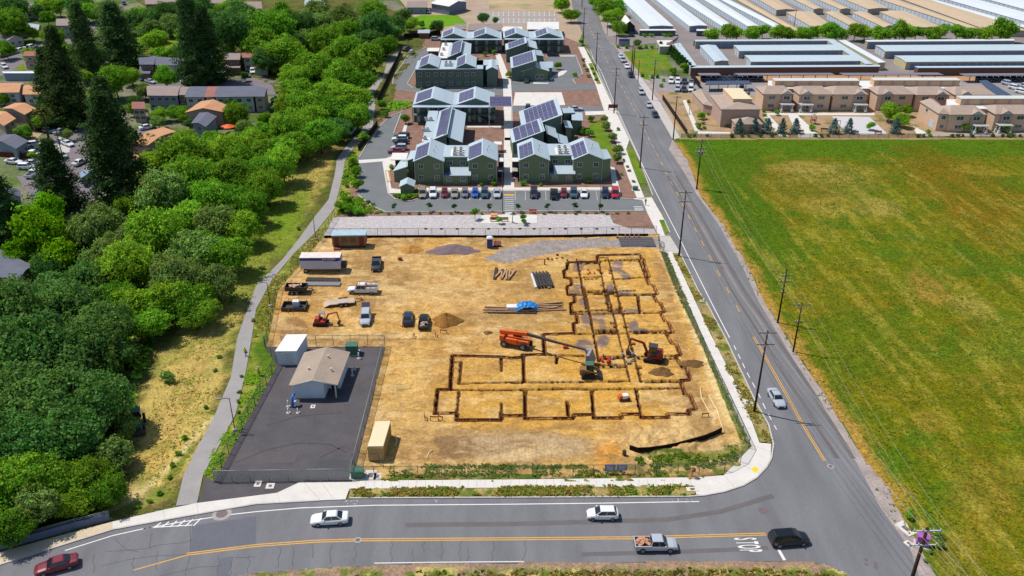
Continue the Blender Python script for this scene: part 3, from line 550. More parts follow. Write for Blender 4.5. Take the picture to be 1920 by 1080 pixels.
slab('basketball_court', [(966, 173), (1053, 173), (1060, 197), (962, 198)], m_conc, .1); slab('walkway', [(943, 151), (958, 151), (961, 200), (962, 263), (946, 263), (944, 200)], m_conc, .12); slab('walkway', [(928, 100), (938, 100), (958, 151), (943, 151)], m_conc, .12)
slab('walkway', [(945, 258), (963, 258), (965, 300), (964, 358), (945, 358)], m_conc, .12); slab('walkway', [(784, 352), (1150, 351), (1150, 357), (784, 358)], m_conc, .14)
slab('walkway', [(1143, 312), (1152, 314), (1166, 372), (1152, 372)], m_conc, .14); slab('walkway', [(759, 231), (765, 231), (757, 262), (748, 300), (738, 300)], m_conc, .14); slab('walkway', [(672, 300), (722, 297), (724, 302), (673, 306)], m_conc, .07)
slab('walkway', [(720, 298), (742, 290), (745, 306), (728, 322), (734, 353), (760, 356), (758, 362), (727, 362), (717, 305)], m_conc, .14); slab('walkway', [(1097, 209), (1160, 207), (1150, 214), (1098, 216)], m_conc, .14); slab('walkway', [(876, 236), (945, 236), (945, 239), (876, 239)], m_conc, .12)
slab('walkway', [(1000, 150), (1028, 150), (1028, 157), (1000, 157)], m_conc, .1); slab('walkway', [(1028, 104), (1024, 104), (1024, 106), (1078, 106), (1078, 103)], m_conc2, .1); slab('walkway', [(1055, 131), (1064, 133), (1056, 140), (1040, 146), (1034, 150), (1030, 148)], m_conc, .12)
for q in ([(902, 403), (942, 403), (942, 418), (902, 419)], [(942, 398), (966, 398), (966, 403), (1007, 403), (1007, 418), (942, 418)]): slab('patio', q, m_conc, .12)
for k in ([(671, 366), (698, 387), (723, 398), (960, 397), (1205, 396)], [(784, 373), (770, 378), (742, 374), (729, 364), (722, 322)], [(673, 296), (691, 266), (701, 256), (710, 240), (731, 219), (757, 209)], [(738, 251), (752, 213)], [(941, 165), (774, 165), (764, 157), (780, 129)], [(736, 158), (738, 144), (765, 105), (800, 89)], [(747, 169), (788, 174), (941, 179)], [(1025, 104), (1079, 103), (1093, 139), (1074, 150), (1080, 158), (1112, 157)], [(786, 357.5), (1158, 357)], [(1158, 357), (1165, 373), (1205, 376)]): ribbon('kerb', k, .25, .2, m_conc2, h=.18)
mb = MB()
for i in range(8): ribbon('', [(782.5+19.7*i, 359), (782.5+19.7*i-(8-i)*.25, 376)], .12, .067, None, build=False, mb=mb)
for i in range(11): ribbon('', [(966+19*i, 359), (966+19*i+.3*i, 376)], .12, .067, None, build=False, mb=mb)
for i in range(7): ribbon('', [(946, 371+i*4), (963, 370+i*4)], .35, .067, None, build=False, mb=mb)
for x0, x1, y in ((1188, 1204, 388), (1189, 1206, 391), (1190, 1207, 394)): ribbon('', [(x0, y), (x1, y)], .5, .067, None, build=False, mb=mb)
for i in range(5): ribbon('', [(744-2*i, 255+8*i), (764-2*i, 255+8*i)], .1, .067, None, build=False, mb=mb)
mb.build('parking_lines', m_whiteold)['kind'] = 'structure'
mb = MB()
for q in ([(723, 321), (728, 343)], [(730, 321), (733, 343)]): ribbon('', q, .15, .17, None, build=False, mb=mb)
ribbon('', [(723, 321), (731, 321)], .8, .17, None, build=False, mb=mb); ribbon('', [(727, 341), (734, 341)], 1.0, .17, None, build=False, mb=mb); ribbon('', [(945, 366), (964, 366)], 1.0, .07, None, build=False, mb=mb); mb.build('yellow_kerb_paint', m_yel)['kind'] = 'structure'
mb = MB()
for q in ([(1000, 173.5), (1000, 180), (1020, 188), (1030, 180), (1025, 174)], [(1040, 175), (1048, 195)]): ribbon('', q, .12, .106, None, build=False, mb=mb)
mb.build('court_lines', m_whiteold)['kind'] = 'structure'
# greens
m_lawn = mat('lawn', A(104, 136, 36), .95, var=.2, scale=.25, fine=2, fvar=.2, bump=.4, ramp2=(A(140, 132, 50), .12, .5, .66)); m_lawn2 = mat('bright_lawn', A(110, 158, 32), .95, var=.1, scale=.2, fine=2, fvar=.15)
sheet('lawn', [(1168, 97), (1226, 92), (1246, 100), (1262, 128), (1230, 132), (1225, 152), (1208, 148)], .05, m_lawn); sheet('lawn', [(1104, 232), (1128, 222), (1158, 300), (1140, 292), (1112, 262)], .05, m_lawn)
sheet('lawn', [(775, 32), (790, 28), (858, 28), (876, 44), (800, 55), (775, 50)], .06, m_lawn2); sheet('verge', [(1174, 280), (1187, 280), (1212, 344), (1200, 344)], .08, m_lawn); sheet('verge', [(1150, 205), (1160, 222), (1186, 278), (1176, 262)], .08, m_lawn); sheet('verge', [(1103, 119), (1110, 118), (1127, 157), (1120, 158)], .18, m_lawn)
sheet('planter_strip', [(1228, 399), (1242, 398), (1254, 434), (1249, 438)], .08, m_lawn)
def strip_c(X, Y):
    n = fbm(X, Y, 1.4, 4); C = np.tile(np.array(A(168, 152, 88)), (len(X), 1)); C = mixc(C, A(112, 122, 54), sstep(.42, .56, n)); return mixc(C, A(176, 150, 112), sstep(.52, .64, fbm(X+70, Y, 3, 3))*.7)
painted('planter_strip', [(655, 915.5), (1302, 911), (1304, 926), (1290, 931), (655, 934)], .25, .12, m_vverge, strip_c, lambda X, Y: (fbm(X, Y, .8, 3)-.4)*.15)
painted('planter_strip', [(1261, 475), (1274, 478), (1310, 547), (1324, 568), (1360, 634), (1415, 751), (1439, 797), (1447, 832), (1424, 829), (1393, 745), (1332, 626), (1292, 540)], .25, .12, m_vverge, strip_c, lambda X, Y: (fbm(X, Y, .8, 3)-.4)*.15)
# far ground
m_tan = mat('dry_lot', A(196, 172, 136), .95, var=.15, scale=.1, fine=1, fvar=.1, ramp2=(A(150, 146, 110), .05, .5, .6)); m_dirtlot = mat('bare_lot', A(186, 164, 142), .95, var=.12, scale=.1, fine=1, fvar=.1)
sheet('dry_lot', [(800, 60), (700, -60), (1078, -60), (1072, 10), (1092, 62), (1085, 80), (1040, 62)], .035, m_dirtlot); sheet('dry_grass', [(905, -60), (1075, -60), (1066, 8), (1045, 22), (918, 18)], .05, m_tan)
sheet('far_car_park', [(890, 20), (1042, 24), (1052, 50), (1010, 48), (940, 46), (910, 40)], .055, mat('pale_asphalt', A(176, 166, 160), .9, var=.08, scale=.2))
mb = MB()
for y in (24, 28.5, 37, 41.5):
    ribbon('', [(925, y), (1040, y)], .18, .062, None, build=False, mb=mb)
    for i in range(13): ribbon('', [(925+i*9.6, y-2), (924.5+i*9.6, y+1.6)], .2, .063, None, build=False, mb=mb)
mb.build('far_parking_lines', m_white)['kind'] = 'structure'
sheet('storage_yard', [(1150, -60), (1155, 0), (1180, 60), (1240, 78), (1270, 95), (1300, 150), (1980, 150), (2100, -60)], .035, m_asphfar)
sheet('complex_grounds', [(1228, 160), (1300, 150), (1980, 150), (1990, 262), (1275, 262), (1255, 226), (1232, 176)], .04, mat('warm_beds', A(178, 150, 116), .95, var=.15, scale=.3, fine=2, fvar=.18, ramp2=(A(128, 124, 70), .16, .56, .66)))
sheet('complex_parking', [(1215, 140), (1300, 150), (1430, 150), (1440, 165), (1420, 178), (1330, 182), (1300, 176), (1230, 170)], .055, mat('grey_lot', A(160, 154, 154), .9, var=.1, scale=.2)); sheet('complex_parking', [(1700, 150), (1980, 150), (1990, 190), (1860, 188), (1800, 160)], .055, MATS['grey_lot'])
sheet('tan_bank', [(1300, 141), (1980, 139), (1980, 152), (1302, 154)], .06, mat('tan_soil', A(190, 150, 112), .95, var=.15, scale=.3))
slab('complex_walk', [(1280, 188), (1286, 187), (1312, 245), (1303, 246)], m_conc, .12); slab('complex_walk', [(1309, 246), (1370, 248), (1368, 252), (1308, 252)], m_conc, .12); slab('complex_walk', [(1436, 212), (1640, 212), (1640, 216), (1436, 216)], m_conc, .12)
slab('complex_walk', [(1478, 216), (1496, 216), (1540, 258), (1498, 258)], m_conc, .12); slab('plaza', [(1560, 218), (1630, 219), (1665, 252), (1590, 253)], mat('plaza_paving', A(214, 210, 212), .9, var=.05), .12); slab('complex_walk', [(1430, 216), (1442, 216), (1480, 256), (1462, 256)], m_conc, .12); slab('complex_walk', [(1712, 236), (1740, 250), (1980, 250), (1980, 254), (1720, 255)], m_conc, .12)
slab('pavement', [(1190, 142), (1200, 142), (1240, 196), (1275, 258), (1262, 262), (1232, 210)], m_conc2, .1)
sheet('verge', [(1198, 150), (1206, 150), (1235, 190), (1290, 262), (1276, 262), (1235, 196)], .06, m_tan)
# west neighbourhood
m_lot_w = mat('cul_de_sac_asphalt', A(136, 128, 132), .9, var=.08, scale=.2, fine=2, fvar=.05)
sheet('residential_street', [(85, 243), (165, 236), (172, 270), (170, 296), (190, 330), (195, 372), (150, 372), (60, 372), (30, 330), (110, 330), (118, 290), (100, 262)], .05, m_lot_w); sheet('driveway', [(100, 262), (118, 255), (135, 262), (130, 285), (108, 290)], .06, m_conc2); sheet('driveway', [(95, 238), (120, 232), (130, 244), (108, 250)], .06, m_conc2)
sheet('residential_street', [(262, 158), (360, 156), (520, 142), (532, 160), (515, 178), (400, 172), (262, 176)], .05, m_lot_w); sheet('residential_street', [(-60, 125), (40, 100), (90, 80), (175, 50), (160, 80), (60, 122), (-20, 150), (-80, 160)], .05, m_lot_w); sheet('residential_street', [(225, 8), (245, 2), (180, 50), (160, 70), (150, 60)], .055, m_lot_w); sheet('residential_street', [(255, 240), (290, 228), (300, 248), (262, 262)], .055, m_lot_w)
sheet('front_lawn', [(24, 130), (44, 118), (50, 132)], .06, m_lawn); sheet('front_lawn', [(22, 94), (70, 82), (60, 92), (28, 102)], .06, mat('dry_lawn', A(176, 158, 70), .95, var=.2)); sheet('yard_soil', [(18, 250), (50, 236), (80, 250), (60, 268), (30, 264)], .055, m_tan); sheet('park_lawn', [(228, 60), (330, 55), (345, 100), (260, 106)], .05, m_lawn)
# ================================================================ BUILDINGS
m_green = mat('green_siding', A(116, 136, 100), .8, var=.06, scale=.6, fine=7, fvar=.05, stretch=(.2, .2, 3)); m_dkgreen = mat('dark_green_siding', A(98, 122, 110), .8, var=.06, scale=.6)
m_metal = mat('standing_seam_roof', A(190, 206, 216), .55, .0, var=.05, scale=.15, fine=2.4, fvar=.05, stretch=(3, .05, 1)); m_metalw = mat('pale_membrane_roof', A(238, 236, 230), .7, var=.05, scale=.5)
m_trim = mat('white_trim', A(220, 222, 218), .7, var=.03); m_winf = mat('window_frame_white', A(205, 208, 205), .6, var=.0); m_glass = mat('window_glass', (.035, .05, .06), .12, var=.0, spec=.7)
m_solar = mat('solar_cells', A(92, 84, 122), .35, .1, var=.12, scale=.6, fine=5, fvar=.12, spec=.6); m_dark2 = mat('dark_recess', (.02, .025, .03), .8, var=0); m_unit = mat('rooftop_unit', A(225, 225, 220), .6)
m_beige = mat('beige_stucco', A(228, 194, 168), .85, var=.04, scale=.5, fine=3, fvar=.03); m_beige2 = mat('mauve_stucco', A(200, 170, 156), .85, var=.04); m_tile = mat('brown_tile_roof', A(186, 166, 152), .85, var=.07, scale=.6, fine=4, fvar=.1); m_peach = mat('peach_stucco', A(226, 192, 158), .85, var=.05)
m_stwall = mat('storage_wall', A(176, 172, 156), .8, var=.06, scale=.6); m_stdoor = mat('storage_door', A(206, 222, 236), .5, var=.05); m_stblue = mat('storage_blue_door', A(120, 146, 184), .5, var=.08, scale=.5); m_stroof = mat('white_metal_roof', A(236, 242, 244), .5, var=.03, scale=.2, fine=2, fvar=.03, stretch=(.1, 2, 1)); m_sttan = mat('tan_metal_roof', A(214, 188, 154), .6, var=.05, scale=.15, fine=2, fvar=.04); m_stgrey = mat('grey_metal_roof', A(202, 218, 226), .55, var=.03, scale=.2, fine=2, fvar=.03); m_brown = mat('brown_block_wall', A(116, 96, 92), .85, var=.06)
m_corten = mat('cream_metal', A(245, 226, 184), .6, var=.03)
PROT = []
# window prototype, 1 m wide and 1 m high, facing -Y: frame > pane
_f = MB(); _f.box((0, -.02, .5), (.08, .1, 1)); _f.box((-.46, -.02, 0), (.08, .1, 1.0)); _f.box((.46, -.02, 0), (.08, .1, 1.0)); _f.v = []; _f.f = []; _f.m = []; _f.sm = []
for c, d in (((0, -.02, .46), (1, .1, .08)), ((0, -.02, -.46), (1, .1, .08)), ((-.46, -.02, 0), (.08, .1, .84)), ((.46, -.02, 0), (.08, .1, .84)), ((0, -.02, 0), (.05, .08, .84))): _f.box(c, d)
w0 = _f.build('window', m_winf); _f = MB(); _f.box((0, 0, 0), (.86, .06, .86)); wp = _f.build('pane', m_glass, w0); WIN = (w0, [(wp, [])]); PROT.append(WIN)
_f = MB(); _f.box((0, -.03, .5), (1, .08, 1)); d0 = _f.build('door', m_trim); DOOR = (d0, []); PROT.append(DOOR)
_f = MB()
for i in range(5): _f.box((0, -.04, .1+i*.2), (1, .06, .19))
rd = _f.build('roller_door', m_stdoor); RDOOR = (rd, []); PROT.append(RDOOR)
_f = MB()
for i in range(5): _f.box((0, -.04, .1+i*.2), (1, .06, .19))
rd = _f.build('roller_door', m_stblue); RDOORB = (rd, []); PROT.append(RDOORB)
def on_wall(tree, par, a, b, s, z, wd, ht):
    """put a window or door on the wall running a->b (outside on the right hand), s metres from a"""
    d = (b-a); d.z = 0; L_ = d.length; d.normalize(); p = a+d*s; o = clone(tree, (p.x, p.y, z), math.atan2(d.y, d.x), scale=(wd, 1, ht)); o.parent = par; return o
def expand(q, o):
    c = sum(q, Vector())/len(q); n = len(q); r = []
    for i in range(n):
        p = q[i]; e1 = (q[i]-q[i-1]); e2 = (q[(i+1) % n]-q[i]); e1.z = e2.z = 0; e1.normalize(); e2.normalize()
        n1 = Vector((e1.y, -e1.x, 0)); n2 = Vector((e2.y, -e2.x, 0)); k = n1.dot(n2); v = (n1+n2)/(1+k) if k > -.8 else n1
        r.append(p+v*o)
    return r
def wedge(wb, rb, q, over=.35, wmi=0, rmi=0, zg=.0, th=.16):
    """walls under a planar roof; q = corners with heights, counter-clockwise from front left; over = roof overhang already inside q"""
    qi = expand(q, -over); n = len(q)
    if wb is not None: wb.hexa([(p.x, p.y, zg) for p in qi], [(p.x, p.y, p.z-th*.6) for p in qi], wmi)
    if rb is not None: rb.hexa([(p.x, p.y, p.z-th) for p in q], [(p.x, p.y, p.z) for p in q], rmi)
    return qi
def V(px, py, z): return P(px, py, z)
def quad(l, r, z, depth, z2=None, ey=None):
    a, b = P(*l, z), P(*r, z if z2 is None else z2); e = (ey or EY)*depth; return [a, b, b+e, a+e]
def gable(wb, rb, q, rise, axis=1, over=.35, wmi=0, rmi=0, hip=0, zg=0.):
    """q: eave corners FL FR BR BL at one height; axis 1: ridge runs front to back; axis 0: ridge runs left to right; hip: metres the ridge is pulled in"""
    if axis == 0: q = [q[1], q[2], q[3], q[0]]
    FL, FR, BR, BL = q; up = Vector((0, 0, rise)); rf = (FL+FR)/2+up; rk = (BL+BR)/2+up; d = (rk-rf).normalized()
    if hip:
        rf = rf+d*hip; rk = rk-d*hip; qi = expand(q, -over)
        wb.hexa([(p.x, p.y, zg) for p in qi], [(p.x, p.y, p.z-.1) for p in qi], wmi)
        lo = Vector((0, 0, -.14)); vs = [FL, FR, BR, BL, rf, rk]; vs2 = [v+lo for v in vs[:4]]
        rb.add(vs+vs2, [(0, 4, 5, 3), (1, 2, 5, 4), (0, 1, 4), (2, 3, 5), (0, 6, 7, 1), (1, 7, 8, 2), (2, 8, 9, 3), (3, 9, 6, 0), (6, 9, 8, 7)], rmi)
        return rf, rk
    i1 = [FL, rf, rk, BL]; i2 = [rf, FR, BR, rk]; th = Vector((0, 0, -.16))
    qi = expand(q, -over); a, b, c, e = qi; slope = rise/((FR-FL).length/2); k = over*slope
    pf = (a+b)/2; pk = (c+e)/2; top = lambda v, h: (v.x, v.y, h)
    ze = q[0].z+k-.14; zr = q[0].z+rise-.14
    vs = [top(a, zg), top(b, zg), top(c, zg), top(e, zg), top(a, ze), top(b, ze), top(c, ze), top(e, ze), top(pf, zr), top(pk, zr)]
    wb.add(vs, [(0, 1, 5, 8, 4), (1, 2, 6, 5), (2, 3, 7, 9, 6), (3, 0, 4, 7), (4, 8, 9, 7), (8, 5, 6, 9)], wmi)
    for s_ in (i1, i2): rb.hexa([v+th for v in s_], s_, rmi)
    return rf, rk
def panels(par, c4, nu, nv, u0=.08, u1=.92, v0=.08, v1=.9, gapu=.12, gapv=.06, mt=None, blocks=None, name='solar_array'):
    """solar modules lying on the roof plane c4 (FL FR BR BL)"""
    a, b, c, d = c4; nrm = (b-a).cross(d-a).normalized(); nrm = nrm if nrm.z > 0 else -nrm; mb = MB(); lift = nrm*.12
    at = lambda u, v: (a.lerp(b, u)).lerp(d.lerp(c, u), v)+lift
    du = (u1-u0)/nu; dv = (v1-v0)/nv; fr = 3 if nv > 3 else nv
    for i in range(nu):
        for j in range(nv):
            gu = .035*du; gv = .02*dv+(0.07*dv if (j % 4 == 3) else 0)
            s_ = [at(u0+i*du+gu, v0+j*dv+gv), at(u0+(i+1)*du-gu, v0+j*dv+gv), at(u0+(i+1)*du-gu, v0+(j+1)*dv-gv), at(u0+i*du+gu, v0+(j+1)*dv-gv)]
            mb.hexa([p-nrm*.05 for p in s_], s_)
    return mb.build(name, mt or m_solar, par)
def bstart(name, px, py, label, cat, group=None):
    p = P(px, py); return empty(name, (0, 0, 0), 0, label, cat, group)
def done(par, wb, rb, wm, rm):
    a = wb.build('wall', wm, par) if wb.f else None; b = rb.build('roof', rm, par) if rb.f else None; return a, b
def units(par, p, n=4):
    for i in range(n):
        mb = MB(); q = p+EX*((i % 2)*1.5)+EY*((i//2)*1.7); mb.box((q.x, q.y, q.z+.5), (1.0, 1.0, .9), GR); mb.disc((q.x, q.y, q.z+.97), (0, 0, 1), .38, .05, 10, 1); mb.build('rooftop_unit', [m_unit, m_dark2], par)
APG = 'green apartment buildings with metal roofs'
def wins_on(par, a, b, xs, zs, wd=1.35, ht=1.35):
    L_ = (b-a).length
    for x in xs:
        for z in zs: on_wall(WIN, par, a, b, x*L_, z, wd, ht)

# --- front west apartment building
def front_block(name_label, G1, G2, core_y, aw, left_parts, door_x):
    e = empty('apartment_building', (0, 0, 0), 0, name_label, 'apartment building', APG); wb, rb = MB(), MB()
    for (l, r) in (G1, G2):
        q = quad(l, r, 6.0, 13); rf, rk = gable(wb, rb, q, 1.7)
        panels(e, [q[0], rf, rk, q[3]], 3, 4, .1, .93, .05, .8)
        qi = expand(q, -.35); a, b = qi[0].copy(), qi[1].copy(); wins_on(e, a, b, (.22, .78), (1.6, 4.6))
        
        for t_, u_ in ((.3, 1.2), (.5, 1.6)): mb = MB(); mb.disc((rf+(rk-rf)*t_+EX*u_)[:], (0, 0, 1), .12, .8, 6); mb.build('vent_pipe', m_unit, e)
        
        for v in (a, b): n1 = MB(); n1.box((v.x, v.y-.06, 3.0), (.1, .08, 6), GR); n1.build('corner_trim', m_trim, e)
    c0, c1 = P(G1[1][0]-2, core_y, 6.3), P(G2[0][0]+2, core_y, 6.3); q = [c0, c1, c1+EY*9, c0+EY*9]; wedge(wb, rb, q, .1)
    a, b = q[0].copy(), q[1].copy(); wins_on(e, a+Vector((0, -.1, 0)), b+Vector((0, -.1, 0)), (.25, .78), (4.7,), 1.5, 1.2)
    mid = (c0+c1)/2; units(e, Vector((mid.x-.3, mid.y+1.2, 6.3)), 6); bb = MB(); bb.box((mid.x+.4, mid.y+3.2, 6.34), (3.6, 5.4, .08), GR); bb.build('roof_pad', m_metalw, e)
    # single-storey link with its own low roof
    a, b = P(aw[0], aw[2], 2.7), P(aw[1], aw[2], 2.7); f = (c0-a).dot(EY)-.2
    q = [a, b, b+EY*f+Vector((0, 0, 1.2)), a+EY*f+Vector((0, 0, 1.2))]; wedge(None, rb, q)
    l, r = P(G1[1][0]-2, 345, 0), P(G2[0][0]+2, 345, 0); wy = a.y+.4
    q = [Vector((l.x, wy, 2.5)), Vector((r.x, wy, 2.5)), Vector((r.x, wy+f, 2.5)), Vector((l.x, wy+f, 2.5))]; wedge(wb, rb, q, .02, th=.1, rmi=1)
    wins_on(e, Vector((l.x, wy-.02, 0)), Vector((r.x, wy-.02, 0)), (.24, .8), (1.5,), 1.3, 1.2)
    for it in left_parts: wedge(wb, rb, [P(*c) for c in it[0]], .25); 
    done(e, wb, rb, m_green, [m_metal, m_stblue]); return e
e1 = front_block('green two-storey apartment block left of the striped crosswalk, facing the parking row', ((774, 303), (833, 303)), ((876, 302), (934, 302)), 294, (843, 883, 329), [([(736, 321, 3.0), (764, 312, 4.6), (765, 300, 4.6), (752, 300, 3.0)],), ([(762, 301, 5.0), (776, 297, 5.6), (784, 281, 5.6), (770, 283, 5.0)],)], 0)
e2 = front_block('green two-storey apartment block right of the striped crosswalk, nearest the street', ((972, 301), (1032, 301)), ((1073, 300), (1133, 299)), 291, (1039, 1079, 326), [([(1130, 299, 5.8), (1147, 296.5, 5.2), (1138, 280, 5.2), (1124, 280, 5.8)],)], 0)
for e, x0, x1 in ((e1, 934, 944), (e2, 960, 972)):
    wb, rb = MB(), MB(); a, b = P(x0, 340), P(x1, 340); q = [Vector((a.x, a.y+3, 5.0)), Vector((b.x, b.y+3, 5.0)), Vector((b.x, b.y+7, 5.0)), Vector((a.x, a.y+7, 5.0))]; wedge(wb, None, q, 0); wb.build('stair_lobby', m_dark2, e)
    for z in (2.6, 5.2):
        rb = MB(); rb.box(((a.x+b.x)/2, a.y+1.6, z), (b.x-a.x, 2.8, .12), GR); rb.build('balcony', m_metalw if z > 4 else m_conc2, e)
    rb = MB()
    for i in range(8): rb.box((a.x+(b.x-a.x)*i/7, a.y+.25, 3.2), (.04, .04, 1.1))
    rb.box(((a.x+b.x)/2, a.y+.25, 3.75), (b.x-a.x, .05, .05)); rb.build('railing', m_dark2, e)

# --- courtyard apartments
def porch_block(label, x0, x1, ye, yb, ze, gables, depth=14, zr=2.0, doors=8):
    e = empty('apartment_building', (0, 0, 0), 0, label, 'apartment building', APG); wb, rb = MB(), MB()
    a, b = P(x0, ye, ze), P(x1, ye, ze); q = [a, b, b+EY*2.4, a+EY*2.4]; rb.hexa([v-Vector((0, 0, .2)) for v in q], q)
    q = [v+EY*2.2+Vector((0, 0, .1)) for v in (a, b)]; q = [q[0], q[1], q[1]+EY*depth, q[0]+EY*depth]; wedge(wb, rb, q, .1)
    for gx0, gx1, px_ in gables:
        g0, g1 = P(gx0, ye, ze)+EY*2.3, P(gx1, ye, ze)+EY*2.3; g0.z = g1.z = ze+.15; gq = [g0, g1, g1+EY*(depth-.5), g0+EY*(depth-.5)]; wq = MB(); rf, rk = gable(wb, rb, gq, zr); panels(e, [gq[0], rf, rk, gq[3]], 3, 3, .12, .9, .1, .85)
    f = MB(); L_ = (b-a).length; fz = ze/2
    f.hexa([tuple(v-Vector((0, 0, v.z-fz))) for v in [a, b, b+EY*2.2, a+EY*2.2]], [tuple(v-Vector((0, 0, v.z-fz-.15))) for v in [a, b, b+EY*2.2, a+EY*2.2]])
    f.build('walkway_deck', m_dkgreen, e); f = MB()
    for i in range(int(L_/1.2)+1):
        p = a+(b-a)*(i/int(L_/1.2)); f.box((p.x, p.y+.1, fz+.6), (.07, .07, 1.0), GR)
    p = (a+b)/2; f.box((p.x, p.y+.1, fz+1.1), (L_, .06, .08), GR); f.build('railing', m_dark2, e)
    for i in range(int(L_/5)+1): p = a+(b-a)*(i/int(L_/5)); f = MB(); f.box((p.x, p.y+.12, ze/2), (.18, .18, ze-.2), GR); f.build('post', m_dkgreen, e)
    aa, bb = a+EY*2.3, b+EY*2.3
    for i in range(doors):
        for z in (.1, fz+.15): on_wall(DOOR, e, aa, bb, L_*(i+.5)/doors, z, .95, 2.0)
        for z in (1.4, fz+1.4): on_wall(WIN, e, aa, bb, L_*(i+.5)/doors+1.3, z, 1.0, 1.0)
    done(e, wb, rb, m_dkgreen, m_metal); return e
e3 = porch_block('long green apartment block with twin gables along the back of the courtyard', 773, 928, 201, 232, 5.4, [(773, 848, 0), (855, 927, 0)])
a = P(917, 199, 6.6); mb = MB()
pa = [P(917, 199, 6.6), P(960, 199, 6.6), P(959, 181, 7.2), P(917, 181, 7.2)]; panels(e3, pa, 7, 3, .02, .98, .02, .98)
mb.hexa([v-Vector((0, 0, .16)) for v in pa], pa)
for q in pa[:2]: mb.box((q.x, q.y+.3, 3.3), (.2, .2, 6.2))
mb.build('panel_canopy', m_trim, e3)
mb = MB(); p0 = P(922, 231); mb.hexa([(p0.x, p0.y, 0), (p0.x+1.1, p0.y+.2, 0), (p0.x-3.8, p0.y+.4, 2.6), (p0.x-4.9, p0.y+.2, 2.6)], [(p0.x, p0.y, .2), (p0.x+1.1, p0.y+.2, .2), (p0.x-3.8, p0.y+.4, 2.9), (p0.x-4.9, p0.y+.2, 2.9)]); mb.build('stair_flight', m_dark2, e3)
def roofs(label, parts, pan=(), white=(), extra=None, name='apartment_building', cat='apartment building', group=APG, wm=None, rm=None):
    e = empty(name, (0, 0, 0), 0, label, cat, group); wb, rb = MB(), MB(); Q = []
    for c4 in parts: q = [P(*c) for c in c4]; q[3] = q[0]+(q[2]-q[1]); Q.append(q); wedge(wb, rb, q, .3)
    for c4 in white: wedge(wb, rb, [P(*c) for c in c4], .05, rmi=1)
    for i, nu, nv, *r in pan: panels(e, Q[i], nu, nv, *(r if r else ()))
    done(e, wb, rb, wm or m_dkgreen, [rm or m_metal, m_metalw]); return e
e4 = roofs('green apartment wing with a steep panel-covered roof on the left of the courtyard', [[(811, 262, 4.6), (839, 251, 7.2), (849, 198, 7.2), (823, 203, 4.8)], [(839, 256, 6.2), (867, 267, 4.9), (874, 212, 4.9), (849, 204, 6.2)], [(793, 258, 4.4), (813, 260, 4.4), (822, 208, 4.4), (804, 208, 4.4)]], [(0, 5, 9, .22, .9, .05, .95)], [[(791, 265, 4.45), (806, 265, 4.45), (807, 258, 4.45), (793, 258, 4.45)]])
for x, y in ((797, 262), (795, 246), (802, 246), (800, 226), (808, 226)): units(e4, P(x, y, 4.4), 1)
e5 = roofs('green apartment wing stepped in two panel-covered roofs right of the courtyard', [[(960, 268, 4.6), (1022, 245, 7.6), (1014, 221, 7.6), (978, 231, 5.2)], [(979, 243, 4.8), (1055, 215, 7.8), (1044, 183, 7.8), (997, 199, 5.2)], [(1025, 250, 5.4), (1046, 260, 4.2), (1041, 238, 4.4), (1022, 231, 5.6)], [(1047, 266, 4.2), (1067, 273, 3.0), (1063, 256, 3.2), (1045, 250, 4.4)], [(1056, 212, 5.8), (1078, 211, 5.0), (1074, 202, 5.0), (1052, 197, 6.0)], [(1060, 238, 4.8), (1074, 240, 4.0), (1069, 227, 4.2), (1058, 222, 5.0)], [(1072, 225, 4.6), (1093, 226, 4.2), (1092, 211, 4.4), (1056, 212, 5.0)]], [(0, 4, 5, .1, .88, .06, .94), (1, 7, 6, .12, .9, .06, .94)])
# --- upper group
e6 = empty('apartment_building', (0, 0, 0), 0, 'long green apartment block standing along the curved upper drive', 'apartment building', APG); wb, rb = MB(), MB()
for l, r in (((784, 127), (823, 127)), ((854, 127), (893, 126.5))):
    q = quad(l, r, 6.9, 15); rf, rk = gable(wb, rb, q, 1.5); panels(e6, [q[0], rf, rk, q[3]], 3, 3, .1, .9, .05, .85)
q = quad((778, 130), (906, 129), 6.6, 13); wedge(wb, rb, q, .1); wl = expand(q, -.1); wins_on(e6, wl[0]-EY*.12, wl[1]-EY*.12, (.06, .18, .3, .4, .52, .64, .76, .86), (1.6, 4.8), 1.4, 1.3)
q = quad((911, 131), (934, 131), 6.2, 12); gable(wb, rb, q, 1.0); q = quad((893, 122), (935, 122), 6.6, 8); wedge(wb, rb, q, .2); wl = quad((911, 131), (934, 131), 0, 12); wins_on(e6, P(912, 160)+EY*.3, P(933, 160)+EY*.3, (.5,), (1.6, 4.6))
units(e6, P(836, 124, 6.6), 6); done(e6, wb, rb, m_dkgreen, m_metal)
e7 = roofs('green apartment wing with a panel-covered slope and white flat roof above the curved drive', [[(838, 108, 5), (864, 97, 7.4), (868, 73, 7.4), (848, 75, 5.2)], [(865, 104, 6.2), (882, 109, 5.4), (884, 82, 5.4), (868, 81, 6.2)]], [(0, 5, 8, .25, .92, .05, .95)], [[(821, 109, 4.6), (841, 109, 4.6), (848, 80, 4.6), (829, 80, 4.6)]])
for x, y in ((828, 104), (832, 94), (836, 85)): units(e7, P(x, y, 4.6), 1)
e8 = porch_block('far left green apartment block behind the upper courtyard', 826, 941, 74.5, 101, 5.4, [(826, 874, 0), (885, 938, 0)], 13, 1.9, 6); e9 = porch_block('far right green apartment block beside the street, at the back of the complex', 946, 1058, 74, 101, 5.4, [(944, 993, 0), (1003, 1055, 0)], 13, 1.9, 6)
